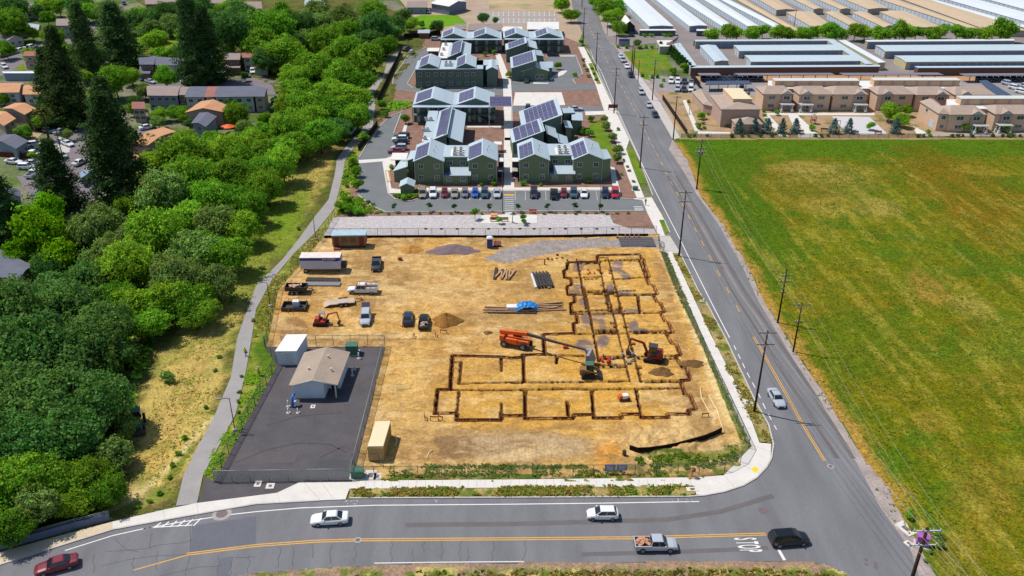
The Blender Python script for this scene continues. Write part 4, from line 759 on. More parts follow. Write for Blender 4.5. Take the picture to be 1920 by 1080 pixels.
e10 = roofs('green apartment block with a panel roof and glazed entrance facing the small car park', [[(948, 94, 4.8), (988, 80, 7.2), (986, 69, 7.2), (946, 82, 5)], [(958, 128, 4.6), (1006, 113, 7.6), (1002, 93, 7.6), (946, 112, 5.0)], [(989, 86, 5.8), (1008, 92, 4.8), (1005, 78, 4.8), (988, 74, 6)], [(1006, 103, 4.8), (1020, 105, 3.6), (1015, 95, 3.8), (1005, 93, 5.0)], [(1010, 128, 4.4), (1037, 127, 3.4), (1037, 115, 3.6), (1005, 109, 4.6)]], [(0, 5, 3, .14, .9, .1, .9), (1, 7, 5, .1, .9, .06, .92)])
wb, rb = MB(), MB(); q = quad((977, 134), (1030, 133.5), 3.6, 8); gable(wb, rb, q, 1.6); done(e10, wb, rb, m_green, m_metal); wl = expand(q, -.35); wins_on(e10, wl[0], wl[1], (.4, .58, .76), (1.5,), 1.3, 1.6)

# --- small things of the apartment grounds
def hut(name, label, cat, l, r, z, depth, rise, wm, rm, axis=1, over=.3, group=None, flat=False):
    e = empty(name, (0, 0, 0), 0, label, cat, group); wb, rb = MB(), MB(); q = quad(l, r, z, depth)
    if flat: wedge(wb, rb, q, over)
    else: gable(wb, rb, q, rise, axis, over)
    done(e, wb, rb, wm, rm); return e, q
e, q = hut('garden_shed', 'small green shed with a pale gable roof beside the round hedge', 'shed', (748, 350.5), (777, 350), 2.3, 4.2, .9, m_green, m_metal)
e, q = hut('carport', 'white-roofed low carport over the end of the side parking stalls', 'carport', (732, 299.5), (762, 299.5), 2.5, 5.5, 0, m_dark2, m_metalw, flat=True, over=1.1)  # near-black block under the roof stands in for shade in the open front
e, q = hut('garden_pavilion', 'brown timber pavilion with a flat white roof beside the upper drive', 'pavilion', (800, 96), (823, 96), 3, 6, 0, mat('red_brown_wood', A(120, 70, 56), .8), m_metalw, flat=True, over=.6)
mb = MB(); q = quad((976, 266), (987, 266), 2.4, 2.5); e = empty('canopy', (0, 0, 0), 0, 'small white canopy on dark posts in the bare courtyard', 'canopy'); 
q = quad((926, 271), (941, 271), 2.4, 2.6); mb = MB(); mb.hexa([v-Vector((0, 0, .15)) for v in q], q); mb.build('roof', m_metalw, e)
for v in q: mb = MB(); mb.box((v.x, v.y, 1.15), (.14, .14, 2.2)); mb.build('post', m_dark2, e)

# --- pump house and its neighbours
m_pump = mat('painted_block_wall', A(226, 236, 246), .8, var=.05, scale=.8, fine=4, fvar=.03); m_shingle = mat('brown_shingles', A(180, 162, 146), .9, var=.08, scale=.4, fine=7, fvar=.14)
def yrot(pts): return pts
e = empty('pump_house', (0, 0, 0), 0, 'pale block pump house with a brown shingle gable roof in the fenced yard', 'building'); wb, rb = MB(), MB()
FL, FR = P(541, 723, 2.9), P(633, 722, 2.9); BL = P(572, 657, 2.9); d = (BL-FL); 
dlen = 9.6; dd = d.normalized(); q = [FL, FR, FR+dd*dlen, FL+dd*dlen]; rf, rk = gable(wb, rb, q, 1.05, 1, .4)
# cut-back porch corner: the front wall stops short, a post carries the roof
done(e, MB(), rb, m_pump, m_shingle); qi = expand(q, -.45); a, b, c, d4 = qi; mb = MB(); zt = 2.95
pin = a.lerp(b, .72); pback = pin+dd*2.6; pb2 = b+dd*2.6
poly = [a, pin, pback, pb2, c, d4]; mb.hexa([(v.x, v.y, .1) for v in poly], [(v.x, v.y, zt-.1) for v in poly]); 
hi = (a+b)/2; mb.add([(a.x, a.y, zt-.1), (b.x, b.y, zt-.1), (hi.x, hi.y, 3.75)]+[tuple(Vector(v)+dd*.2) for v in ((a.x, a.y, zt-.1), (b.x, b.y, zt-.1), (hi.x, hi.y, 3.75))], [(0, 1, 2), (3, 5, 4), (0, 3, 4, 1), (1, 4, 5, 2), (2, 5, 3, 0)]); mb.build('wall', m_pump, e)
mb = MB(); mb.box((b.x-.1, b.y+.1, 1.5), (.2, .2, 2.8), GR); mb.build('porch_post', m_trim, e); mb = MB(); mid = pback.lerp(pb2, .5); mb.box((mid.x, mid.y-.03, 1.1), (.9, .06, 2.0), GR); mb.build('door', m_dark2, e)
mb = MB(); n = (b-a).normalized(); mb.tube([a-dd*.47+Vector((0, 0, 2.9-a.z)), hi-dd*.47+Vector((0, 0, 3.88-hi.z)), b-dd*.47+Vector((0, 0, 2.9-b.z))], .07, 4); mb.build('fascia', m_trim, e)
for t, u in ((.35, -.18), (.7, .12), (.35, .28)):
    p = rf.lerp(rk, t)+(FR-FL)*u; mb = MB(); mb.disc((p.x, p.y, p.z-abs(u)*1.9), (0, 0, 1), .16, .9, 8); mb.build('vent_pipe', m_unit, e)
e = empty('equipment_shed', (0, 0, 0), 0, 'white flat-roofed metal cabin behind the pump house, against the west fence', 'shed'); q = quad((515.5, 658.5), (556, 658), 3.0, 5.4, ey=Vector((.12, 1, 0)).normalized()); wb, rb = MB(), MB(); wedge(wb, rb, q, .12, zg=.1); done(e, wb, rb, m_pump, mat('bright_white_roof', A(250, 250, 250), .6, var=.02))
a, b = expand(q, -.12)[:2]; on_wall((DOOR[0], []), e, a, b, 2.0, .2, 1.1, 2.1); mb = MB(); p = a.lerp(b, .28); mb.box((p.x, p.y-.12, 2.5), (.4, .25, .22)); mb.build('lamp', m_unit, e)
e = empty('shipping_container', (0, 0, 0), 0, 'cream steel storage container alone inside the corner of the dirt site', 'container'); a, b = P(688, 837, 2.75), P(719, 836.5, 2.75); q = [a, b, b+Vector((.30, 5.9, 0)), a+Vector((.30, 5.9, 0))]
mb = MB(); mb.hexa([(v.x, v.y, 2.55) for v in expand(q, -.02)], [(v.x, v.y, 2.72) for v in expand(q, -.06)]); mb.build('roof', m_corten, e); mb = MB(); mb.hexa([(v.x, v.y, .2) for v in expand(q, -.06)], [(v.x, v.y, 2.56) for v in expand(q, -.06)])
for k in range(4):
    s_, t_ = expand(q, -.05)[k], expand(q, -.05)[(k+1) % 4]; L_ = (t_-s_).length
    for i in range(int(L_/.28)): p = s_+(t_-s_).normalized()*(.14+i*.28); mb.box((p.x, p.y, 1.38), (.1, .1, 2.2), GR)
mb.build('corrugated_wall', mat('tan_steel', A(204, 170, 110), .6, var=.08, scale=1), e)
mb = MB(); mb.box(((a.x+b.x)/2, a.y+.05, 1.38), (2.2, .1, 2.2), 0); mb.build('door', MATS['tan_steel'], e)

# --- storage depot, north-east
def storage(label, q, z=2.7, roof=None, doors=(), wall=None, rise=.35, group='long low storage buildings', sp=3.2, dt=None, dh=2.2):
    e = empty('storage_building', (0, 0, 0), 0, label, 'storage building', group); qq = [P(x, y, z) for x, y in q]; wb, rb = MB(), MB()
    dep = (qq[3]-qq[0]).length; wid = (qq[1]-qq[0]).length
    if rise: gable(wb, rb, qq, rise, 1 if dep > wid else 0, .15)
    else: wedge(wb, rb, qq, .1)
    done(e, wb, rb, wall or m_stwall, roof or m_stroof); qi = expand(qq, -.15 if rise else -.1)
    for k in doors:
        a, b = qi[k], qi[(k+1) % 4]; L_ = (b-a).length; n = min(int((L_-1)/sp), 40); s0 = (L_-n*sp)/2
        if k == 3: s0 = max(s0, L_-n*sp-.5)
        for i in range(n): on_wall(dt or (RDOORB if k in (0, 2) else RDOOR), e, a, b, s0+(i+.5)*sp, .15, sp*.86, dh)
    return e
ST = storage
ST('long pale storage row with a thin roof edge along the brown carport wall, west half', [(1295, 127), (1650, 124.5), (1650, 121.5), (1295, 123)], 3.0, m_stgrey, (), m_brown, 0)
ST('narrow slanting storage row beside the line of dark cypress trees', [(1295, 127), (1307, 123.5), (1275, 80), (1263, 82)], 3.0, m_stgrey, (), m_stwall, 0)
ST('small white-roofed depot office at the corner of the cypress row', [(1237, 87), (1262, 87), (1264, 75.5), (1231, 75.5)], 3.2, m_metalw, (), m_stwall, 0)
ST('slanting storage block in the western courtyard of the depot', [(1340, 115.5), (1367, 114), (1342, 84.5), (1312, 85)], 3, m_stgrey, (3,), None, .3)
ST('thin storage row closing the depot court along its tree line', [(1304, 77.5), (1560, 76), (1560, 73), (1303, 74.5)], 3, m_stgrey, (0,), None, 0)
ST('upper storage block inside the depot court with blue doors', [(1386, 95.5), (1582, 94), (1572, 83.5), (1375, 84.5)], 3, m_stgrey, (0, 3), None, .3)
ST('lower storage block inside the depot court with blue doors', [(1408, 115.7), (1616, 114), (1602, 103), (1396, 103.3)], 3, m_stgrey, (0, 3), None, .3)
ST('slanting roof joining the right ends of the depot court rows', [(1623, 120), (1637, 119.5), (1562, 73), (1551, 76)], 3.05, m_stgrey, (), None, 0)
ST('narrow free-standing slanting storage row between the two depot courts', [(1647, 117.5), (1661, 116.5), (1586, 75), (1572, 75.5)], 3, m_stroof, (), mat('tan_wall', A(206, 196, 150), .8), 0)
ST('storage row at the right with a blunt pale end and blue doors, upper of two', [(1660, 96), (1960, 94), (1940, 83), (1641, 84.5)], 3, m_stgrey, (0, 3), None, .3)
ST('storage row at the right with a tan end wall and blue doors, lower of two', [(1699, 116), (1980, 114.5), (1965, 103), (1677, 104)], 3, m_stgrey, (0,), MATS['tan_wall'], .3)
ST('thin storage row at the right just below the tree line', [(1627, 78), (1903, 76), (1901, 73), (1622, 75)], 3, m_stroof, (0,), None, 0)
ST('thin storage row at the right along the brown carport wall, east half', [(1722, 127), (1980, 126), (1980, 123), (1715, 124)], 3, m_stgrey, (), m_brown, 0)
WR = [('first wide white-roofed storage shed nearest the street trees', [(1217, 49), (1263, 49), (1179, -26), (1140, -26)]), ('second white-roofed storage shed from the street trees', [(1293, 49), (1327, 48), (1228, -26), (1197, -26)]), ('third white-roofed storage shed from the street trees', [(1354, 49), (1376, 49), (1266, -26), (1236, -26)]), ('fourth white-roofed storage shed from the street trees', [(1402, 49), (1424, 49), (1304, -26), (1278, -26)]), ('narrow white-roofed storage shed touching the long tan one', [(1452, 51), (1473, 52), (1318, -26), (1302, -26)])]
for l, q in WR: ST(l, q, 2.7, m_stroof, (3, 0) if q[0][0] < 1440 else (3,), None, .3, 'white storage sheds')
TR_ = [('long narrow tan-roofed storage shed touching the white ones', [(1489, 59), (1505, 59), (1352, -26), (1336, -26)], ()), ('wide tan storage block at the top, leftmost of its row', [(1456, 18.7), (1491, 18), (1440, -12), (1404, -12)], (3, )), ('wide tan storage block above the trees, leftmost of its row', [(1527, 53), (1564, 50.5), (1523, 21.5), (1474, 22.5)], (3,)), ('narrow tan storage block at the top, second of its row', [(1526, 17), (1545, 16.5), (1490, -12), (1466, -12)], (3,)), ('narrow tan storage block above the trees, second of its row', [(1604, 53), (1621, 49), (1572, 22), (1546, 22.5)], (3,)), ('narrow tan storage block at the top, third of its row', [(1576, 17), (1596, 16.5), (1533, -12), (1508, -12)], (3,)), ('narrow tan storage block above the trees, third of its row', [(1658, 51), (1675, 47.5), (1624, 22), (1598, 23)], (3,)), ('wide tan storage block at the top, rightmost of its row', [(1628, 17), (1667, 15.7), (1612, -12), (1558, -12)], (3,)), ('wide tan storage block above the trees, rightmost of its row', [(1722, 52.5), (1768, 51), (1696, 20), (1649, 22)], (3,)), ('very long tan storage row slanting to the right with pale doors', [(1816, 52), (1846, 56), (1640, -16), (1605, -16)], (3,)), ('very long plain tan storage row slanting behind the pale-doored one', [(1848, 55), (1930, 58), (1710, -16), (1652, -16)], ())]
for l, q, ds in TR_: ST(l, q, 2.8, m_sttan, ds, None, .4, 'tan storage sheds', 3.4)
ST('slim white storage row slanting to the far right corner', [(1938, 56), (1962, 58), (1720, -10), (1690, -10)], 2.8, m_stroof, (), None, .2, 'far white storage sheds'); ST('broad white storage shed at the far right with pale doors', [(1985, 58), (2040, 55), (1800, -10), (1745, -10)], 2.8, m_stroof, (3,), None, .3, 'far white storage sheds', 3.4); ST('last white storage shed in the far right corner', [(2045, 50), (2120, 50), (1880, -12), (1812, -12)], 2.8, m_stroof, (3,), None, .3, 'far white storage sheds', 3.4)
ST('dark blue-grey gatehouse with a white roof edge and two hedges before it', [(1199, 57), (1267, 57), (1267, 54.5), (1199, 54.5)], 2.4, m_metalw, (), mat('slate_wall', A(88, 104, 120), .8), 0); ST('short dark gatehouse with a white roof edge right of the depot gate', [(1306, 57.5), (1336, 57.5), (1336, 54.5), (1306, 54.5)], 2.4, m_metalw, (), MATS['slate_wall'], 0)
e, q = hut('barn', 'small dark barn with a white metal roof at the end of the white sheds', 'barn', (1169, 49), (1192, 50), 3.2, 14, 2.4, m_dark2, m_metalw)

# --- beige two-storey complex
BG = 'beige stucco apartment modules with hip roofs'
def module(label, x0, x1, ye, z=5.4, depth=9, pergola=None, gable_at=.75, wx=(.28, .74)):
    e = empty('apartment_building', (0, 0, 0), 0, label, 'apartment building', BG); wb, rb = MB(), MB(); q = quad((x0, ye), (x1, ye), z, depth); gable(wb, rb, q, 1.6, 0, .35, hip=2.2)
    a, b = expand(q, -.35)[:2]; L_ = (b-a).length; p = a.lerp(b, gable_at); g0, g1 = p-EX*1.8-EY*.35, p+EX*1.8-EY*.35; g0.z = g1.z = z
    gable(MB(), rb, [g0-EY*.1, g1-EY*.1, g1+EY*3.4, g0+EY*3.4], 1.1, 1, .02); gm = MB(); gm.add([tuple(g0-EY*.02), tuple(g1-EY*.02), tuple((g0+g1)/2+Vector((0, 0, 1.0))-EY*.02)]+[tuple(g0+EY*.3), tuple(g1+EY*.3), tuple((g0+g1)/2+Vector((0, 0, 1.0))+EY*.3)], [(0, 1, 2), (3, 5, 4), (0, 3, 4, 1), (1, 4, 5, 2), (0, 2, 5, 3)]); gm.build('gable_face', m_metal, e)
    gm = MB(); gm.box((p.x, p.y-.17, z/2-.1), (3.3, .3, z-.25), GR); gm.build('bay', m_beige2, e); m2 = a.lerp(b, .5)
    for t in wx:
        off = .36 if abs(t-gable_at) < .1 else .02
        for zz in (1.5, 4.2): on_wall(WIN, e, a-EY*off, b-EY*off, L_*t, zz, 2.3, 1.2)
    done(e, wb, rb, m_beige, m_tile)
    if pergola is not None:
        p = a.lerp(b, pergola)-EY*1.5; mb = MB()
        for s_ in (-1, 1):
            for y in (-1, 1): mb.box((p.x+s_*1.7, p.y+y*.9, 1.2), (.22, .22, 2.4), GR); mb.box((p.x+s_*1.7, p.y+y*.9, .5), (.6, .6, 1.0), GR)
            mb.box((p.x, p.y+s_*.9, 2.45), (4.2, .16, .16), GR)
        for i in range(9): mb.box((p.x-2+i*.5, p.y, 2.6), (.22, 2.4, .12), GR)
        o = mb.build('pergola', m_trim, e)
    return e
module('beige module with the pergola beside its right edge, first of the long row', 1431, 1489, 176.5, pergola=.8, gable_at=.8, wx=(.3, .8))
module('beige module with a pergola at its left, second of the long row', 1498, 1561, 177, pergola=.2, gable_at=.24, wx=(.24, .72)); module('beige module with a pergola at its right, third of the long row', 1562, 1629, 177, pergola=.8, gable_at=.78, wx=(.35, .78))
module('beige module behind the tall twin willowy trees, fourth of the long row', 1645, 1716, 177, gable_at=.28, wx=(.28, .7)); module('beige module half hidden by the front building, fifth of the long row', 1718, 1784, 178, gable_at=.75); module('last beige module of the long row, beside the dark carport roof', 1790, 1868, 178, gable_at=.28)
module('beige module of the front right building behind the round tree', 1781, 1852, 215, pergola=.85, gable_at=.75, wx=(.3, .75)); module('beige module at the right edge of the photo', 1866, 1945, 214, pergola=.22, gable_at=.28, wx=(.28, .65))
def core(label, x0, x1, y0, y1, z, para=None):
    e = empty('apartment_building', (0, 0, 0), 0, label, 'apartment building', 'flat-roofed cores of the beige complex'); wb, rb = MB(), MB(); wedge(wb, rb, [P(x0, y0, z), P(x1, y0, z), P(x1, y1, z), P(x0, y1, z)], .05); done(e, wb, rb, m_beige, m_metalw)
    for px0, px1, py in (para or ()):
        q = quad((px0, py), (px1, py), 7.6, 3.2); mb = MB(); mb.hexa([(v.x, v.y, z+.02) for v in q], [(v.x, v.y, 7.5) for v in q]); mb.build('upper_storey', m_peach, e); mb = MB(); qq = expand(q, .12); mb.hexa([(v.x, v.y, 7.5) for v in qq], [(v.x, v.y, 7.65) for v in qq]); mb.build('parapet_cap', m_trim, e)
        a, b = q[0].copy(), q[1].copy(); n = int((b-a).length/4)
        for i in range(n): 
            mb = MB(); p = a.lerp(b, (i+.5)/n); mb.box((p.x, p.y-.05, 6.5), (.9, .08, 1.5), GR); mb.build('recess', m_beige2, e)
core('long flat white roof with two peach upper walls behind the beige row', 1440, 1800, 166, 151, 5.6, ((1454, 1612, 151.5), (1640, 1801, 150.5))); core('flat white roof with a peach upper wall of the front right beige building', 1775, 1960, 204, 186, 5.6, ((1803, 1960, 185),))
e = empty('apartment_building', (0, 0, 0), 0, 'beige block with a small hipped porch, nearest the street corner of the field', 'apartment building', 'corner blocks of the beige complex'); wb, rb = MB(), MB()
q = [P(1352, 205, 5.6), P(1428, 205, 5.6), P(1400, 176, 5.6), P(1331, 178, 5.6)]; gable(wb, rb, q, 1.1, 1, .35, hip=3.5); q2 = quad((1346, 209), (1364, 209), 5.4, 8); q3 = quad((1379, 233), (1432, 233), 2.9, 5); gable(wb, rb, q3, 1.4, 1, .3, hip=2.2); q4 = [P(1318, 195, 3), P(1340, 200, 3), P(1325, 168, 3), P(1297, 172, 3)]; gable(wb, rb, q4, 1.0, 1, .3, hip=2); done(e, wb, rb, m_beige2, m_tile)
mb = MB(); q = [P(1375, 186, 7.4), P(1410, 186, 7.4), P(1388, 166, 7.4), P(1356, 166, 7.4)]; mb.hexa([(v.x, v.y, 5.5) for v in q], q); mb.build('upper_storey', m_peach, e); mb = MB(); qq = expand(q, .1); mb.hexa(qq, [v+Vector((0, 0, .12)) for v in qq]); mb.build('parapet_cap', m_corten, e)
a, b = P(1331, 178), P(1352, 205); wins_on(e, P(1333, 213), P(1352, 240), (.3, .7), (1.5, 4.2), 1.4, 1.2)
e = empty('apartment_building', (0, 0, 0), 0, 'angled beige wing with pale garage doors facing the round tree', 'apartment building', 'corner blocks of the beige complex'); wb, rb = MB(), MB(); q = [P(1760, 213, 5.4), P(1784, 214, 5.4), P(1752, 186, 5.4), P(1724, 190, 5.4)]; gable(wb, rb, q, 1.2, 1, .3, hip=2); done(e, wb, rb, m_beige, m_tile)
qi = expand(q, -.3); on_wall(RDOOR, e, qi[3], qi[0], (qi[0]-qi[3]).length*.75, .15, 2.6, 2.3); on_wall(WIN, e, qi[3], qi[0], (qi[0]-qi[3]).length*.4, 4.2, 1.3, 1.1); on_wall(WIN, e, qi[0], qi[1], (qi[1]-qi[0]).length*.5, 4.2, 1.2, 1.1); on_wall(WIN, e, qi[0], qi[1], (qi[1]-qi[0]).length*.5, 1.4, 1.2, 1.1)
# carports
m_carp = mat('grey_carport_roof', A(132, 128, 140), .6, var=.05, scale=.4); m_carpd = mat('dark_carport_roof', A(70, 84, 108), .5, var=.05, scale=.4)
def carport(label, q, z=2.6, m=None, n=6):
    e = empty('carport', (0, 0, 0), 0, label, 'carport', 'carports of the beige complex'); qq = [P(x, y, z) for x, y in q]; mb = MB(); mb.hexa([v-Vector((0, 0, .2)) for v in qq], qq); mb.build('roof', m or m_carp, e)
    for i in range(n):
        mb = MB(); p = qq[0].lerp(qq[1], (i+.5)/n).lerp(qq[3].lerp(qq[2], (i+.5)/n), .35); mb.box((p.x, p.y, (z-.2)/2), (.18, .18, z-.2), GR); mb.build('post', m_dark2, e)
carport('short grey carport roof at the left end of the brown storage wall', [(1312, 141), (1352, 141), (1348, 137), (1308, 137)], n=3); carport('long grey carport roof behind the first beige upper wall', [(1386, 141), (1566, 140), (1558, 136.5), (1377, 137)], n=8); carport('long grey carport roof behind the second beige upper wall', [(1584, 141), (1770, 140), (1758, 136), (1574, 136.5)], n=8); carport('long grey carport roof at the right edge before the brown wall', [(1810, 142), (1975, 141), (1965, 137), (1799, 137.5)], n=6)
carport('dark blue carport roof over the parked cars left of the beige row', [(1322, 158.5), (1410, 157), (1404, 151), (1325, 152)], 2.6, m_carpd, 5); carport('dark slanting carport roof beside the last beige module', [(1866, 180), (1896, 178), (1850, 150), (1836, 151)], 2.6, m_carpd, 4)

# --- west neighbourhood houses
RO = mat('orange_shingle', A(214, 160, 122), .9, var=.08, scale=.5, fine=4, fvar=.1); RG = mat('slate_shingle', A(116, 118, 132), .9, var=.08, scale=.5, fine=4, fvar=.1); RT = mat('taupe_shingle', A(164, 148, 142), .9, var=.08, scale=.5, fine=4, fvar=.1); RR_ = mat('red_shingle', A(170, 118, 110), .9, var=.08, scale=.5, fine=4, fvar=.1); RB = mat('pale_blue_roof', A(178, 188, 200), .8, var=.06)
WW = mat('white_siding', A(200, 204, 210), .8, var=.04); WT = mat('tan_siding', A(190, 172, 156), .8, var=.04); WB = mat('blue_grey_siding', A(140, 156, 176), .8, var=.04); WBr = mat('brown_siding', A(140, 106, 92), .8, var=.05)
HG = 'houses of the west neighbourhood'
def house(label, corners, z, rise, axis, wm, rm, over=.45, group=HG, extra=(), wins=2):
    e = empty('house', (0, 0, 0), 0, label, 'house', group); wb, rb = MB(), MB(); q = [P(x, y, z) for x, y in corners]; gable(wb, rb, q, rise, axis, over)
    for c, zz in extra: wedge(wb, rb, [P(x, y, zz) for x, y in c], .2)
    done(e, wb, rb, wm, rm); a, b = expand(q, -over)[:2]
    for i in range(wins):
        for zz in ((1.5, z-1.2) if z > 4 else (1.5,)): on_wall(WIN, e, a, b, (b-a).length*(i+.5)/wins, zz, 1.4, 1.1)
    return e
house('orange-roofed duplex below the long pale shed, cut by the left edge', [(-16, 174), (36, 173), (46, 156), (-10, 156)], 4.2, 1, 0, WW, RO); house('orange-roofed house beside the tall redwood, right of the duplex', [(42, 177), (90, 177), (86, 159), (47, 159)], 3.8, .9, 0, WW, RO)
house('orange-roofed two-storey house behind the palm tree', [(46, 215), (68, 203), (28, 193), (3, 203)], 5.2, .9, 0, WT, RO, extra=(([(62, 231), (74, 224), (66, 217), (54, 226)], 2.6),)); house('orange-roofed house at the left edge above the grey roof', [(7, 236), (30, 222), (-2, 208), (-30, 220)], 4.8, .9, 0, WT, RO)
house('grey-roofed house beside the packed driveway of parked cars', [(30, 279), (54, 264), (8, 252), (-22, 264)], 3.2, 1.0, 0, WB, RG); house('brown-roofed two-storey house on the corner lawn by the side street', [(43, 105), (84, 105), (82, 96), (50, 96)], 5, .8, 0, WT, RR_, extra=(([(46, 116), (80, 116), (80, 111), (48, 111)], 2.8),))
house('long pale shed with a white roof edge left of the redwoods', [(6, 137), (64, 137), (63, 133.5), (3, 134)], 2.8, .2, 0, WB, m_stroof, .1, wins=0); house('pale blue-roofed bungalow among the far left trees', [(26, 56), (72, 56), (79, 47), (38, 41)], 3, 1.1, 0, WT, RB); house('tan-roofed cottage with a white gable by the far left street', [(14, 76), (45, 71), (24, 58), (-6, 64)], 3, 1.4, 1, WW, RT)
house('grey-tan bungalow beside the far street behind the redwoods', [(148, 20), (182, 19), (184, 4), (158, 4)], 3, 1.2, 0, WT, RT); house('slate-roofed townhouse behind the small flowering tree, left of the pair', [(261, 121), (289, 121), (295, 105), (259, 104)], 5, .7, 0, WBr, RG, extra=(([(260, 138), (281, 138), (286, 124), (262, 123)], 2.8),)); house('slate-roofed townhouse beside the twin redwoods, right of the pair', [(291, 122), (345, 122.5), (350, 110), (293, 106)], 5, .7, 0, WW, RG, extra=(([(325, 138), (347, 140), (350, 132), (328, 131)], 2.8),))
house('taupe-roofed townhouse right of the twin redwoods', [(421, 112), (450, 112), (453, 97), (420, 97)], 5, .7, 0, WBr, RT, extra=(([(420, 127), (450, 127), (452, 120), (421, 120)], 2.8),)); house('reddish-roofed townhouse above the three white parked cars', [(454, 108), (487, 108), (484, 97), (455, 98)], 5, .7, 0, WW, RR_, extra=(([(476, 127), (502, 127), (500, 114), (477, 113)], 2.8),))
TG = 'townhouse row above the orange-roofed houses'
house('taupe-roofed townhouse at the left end of the middle row', [(276, 179), (333, 179.5), (340, 161), (275, 161)], 5, .6, 0, WB, RT, .3, TG, wins=4); house('narrow taupe-roofed townhouse with brown walls in the middle row', [(333, 178), (347, 178), (357, 163), (340, 162)], 4.8, .6, 0, WBr, RT, .3, TG, wins=1); house('dark slate townhouse left of the red roof in the middle row', [(346, 182), (384, 182), (390, 162), (356, 162)], 5, .6, 0, WW, RG, .3, TG)
house('red-roofed townhouse in the middle row', [(384, 182), (402, 181.5), (409, 162), (390, 162)], 5, .6, 0, WW, RR_, .3, TG, wins=1); house('slate townhouse behind the tall leafy tree in the middle row', [(402, 182), (476, 181), (481, 161), (409, 162)], 5, .6, 0, WW, RG, .3, TG, wins=4); house('end slate townhouse of the middle row beside the grassy bank', [(476, 181), (496, 181), (502, 166), (481, 161)], 5, .6, 0, WT, RG, .3, TG, wins=1)
house('orange-roofed house behind the blue-grey gabled one', [(346, 211), (418, 210), (428, 198), (376, 190)], 5, 1.3, 1, WT, RO, wins=1); house('blue-grey house with a slate roof above the orange parasol', [(358, 231), (386, 238), (407, 218), (374, 211)], 5.2, .7, 1, WB, RG, wins=1); house('orange-roofed low house in front of the blue-grey one', [(243, 268), (272, 276), (330, 246), (306, 238)], 3.6, .8, 0, WT, RO)
house('salmon-roofed low house beside the largest redwood', [(225, 290), (262, 300), (282, 278), (242, 270)], 3.4, .8, 0, WT, RO); house('dark grey flat-pitched roof cut by the left edge above the dark oaks', [(-30, 516), (36, 524), (62, 498), (-30, 452)], 4, .5, 0, WBr, RG, wins=0)
house('grey-blue roof almost buried in the trees beyond the creek', [(576, 60), (634, 60), (636, 50), (574, 50)], 3.4, .9, 0, WB, RB, group='scattered far buildings'); house('grey gabled house behind the back row of green apartments', [(876, 57), (940, 57), (942, 44), (882, 44)], 3.4, 1.2, 0, WT, RT, group='scattered far buildings'); house('low brown hip-roofed house beside the bright lawn', [(850, 55), (875, 55), (874, 45), (858, 45)], 3.2, 1.2, 0, WT, RT, group='scattered far buildings')
house('flat white-roofed building behind the back apartments', [(942, 58), (980, 58), (979, 50), (942, 49.5)], 3.4, .2, 0, WT, m_metalw, group='scattered far buildings'); house('cream-roofed hall beyond the back apartments, nearest the street', [(988, 55), (1048, 55), (1048, 41), (989, 41)], 4, 1.2, 0, WBr, m_metalw, group='scattered far buildings'); house('grey barn with a white roof above the bright lawn', [(807, 6), (842, 12), (876, 3), (846, -6)], 4.2, 1.4, 0, mat('blue_grey_barn', A(124, 132, 156), .8), m_metalw, group='scattered far buildings')
house('white canopy roof glimpsed between the creek trees', [(318, 355), (346, 357), (349, 347), (321, 345)], 3, .2, 0, WW, m_stroof, .8, wins=0, group='scattered far buildings'); house('long tan building behind the trees at the top left', [(272, 8), (425, 6), (425, -3), (272, -2)], 3.5, .8, 0, WBr, RT, group='scattered far buildings', wins=6)
house('taupe-roofed house at the top edge beyond the creek trees', [(762, 14), (800, 14), (802, 2), (764, 2)], 3.2, 1, 0, WB, RT, group='scattered far buildings'); house('small grey-roofed shed behind the dark round tree by the lawn', [(783, 62), (806, 62), (806, 56), (784, 56)], 2.4, .5, 0, WBr, RB, group='scattered far buildings', wins=0)
for i, (x, y, w_, rm, l) in enumerate(((62, 12, 40, RT, 'taupe roof at the top left behind the leaning trees'), (20, 30, 30, RG, 'slate roof at the far left edge of the upper street'), (118, 40, 26, RT, 'taupe roof between the two leftmost far redwoods'), (300, 50, 34, RG, 'slate roof in the trees above the upper townhouses'), (470, 8, 44, RT, 'long taupe roof at the top edge left of the creek trees'), (345, 60, 30, RO, 'orange roof among the far trees left of the twin redwoods'), (590, 4, 40, RB, 'pale roof at the top edge above the creek trees'), (95, 190, 34, RO, 'orange roof behind the tallest left redwood'), (190, 205, 30, RT, 'taupe roof between the two tall left redwoods'), (195, 262, 30, RG, 'slate roof beside the largest redwood'), (260, 196, 26, RR_, 'reddish roof left of the middle row of townhouses'), (20, 362, 40, RG, 'slate roof at the left edge below the packed driveway'), (190, 180, 34, RG, 'slate roof glimpsed behind the left redwoods'))):
    house(l, [(x-w_*.5, y+8), (x+w_*.5, y+8), (x+w_*.45, y-5), (x-w_*.42, y-5)], 3.6+(i % 3)*.8, 1.1, i % 2, (WW, WT, WB)[i % 3], rm, group='scattered west roofs')
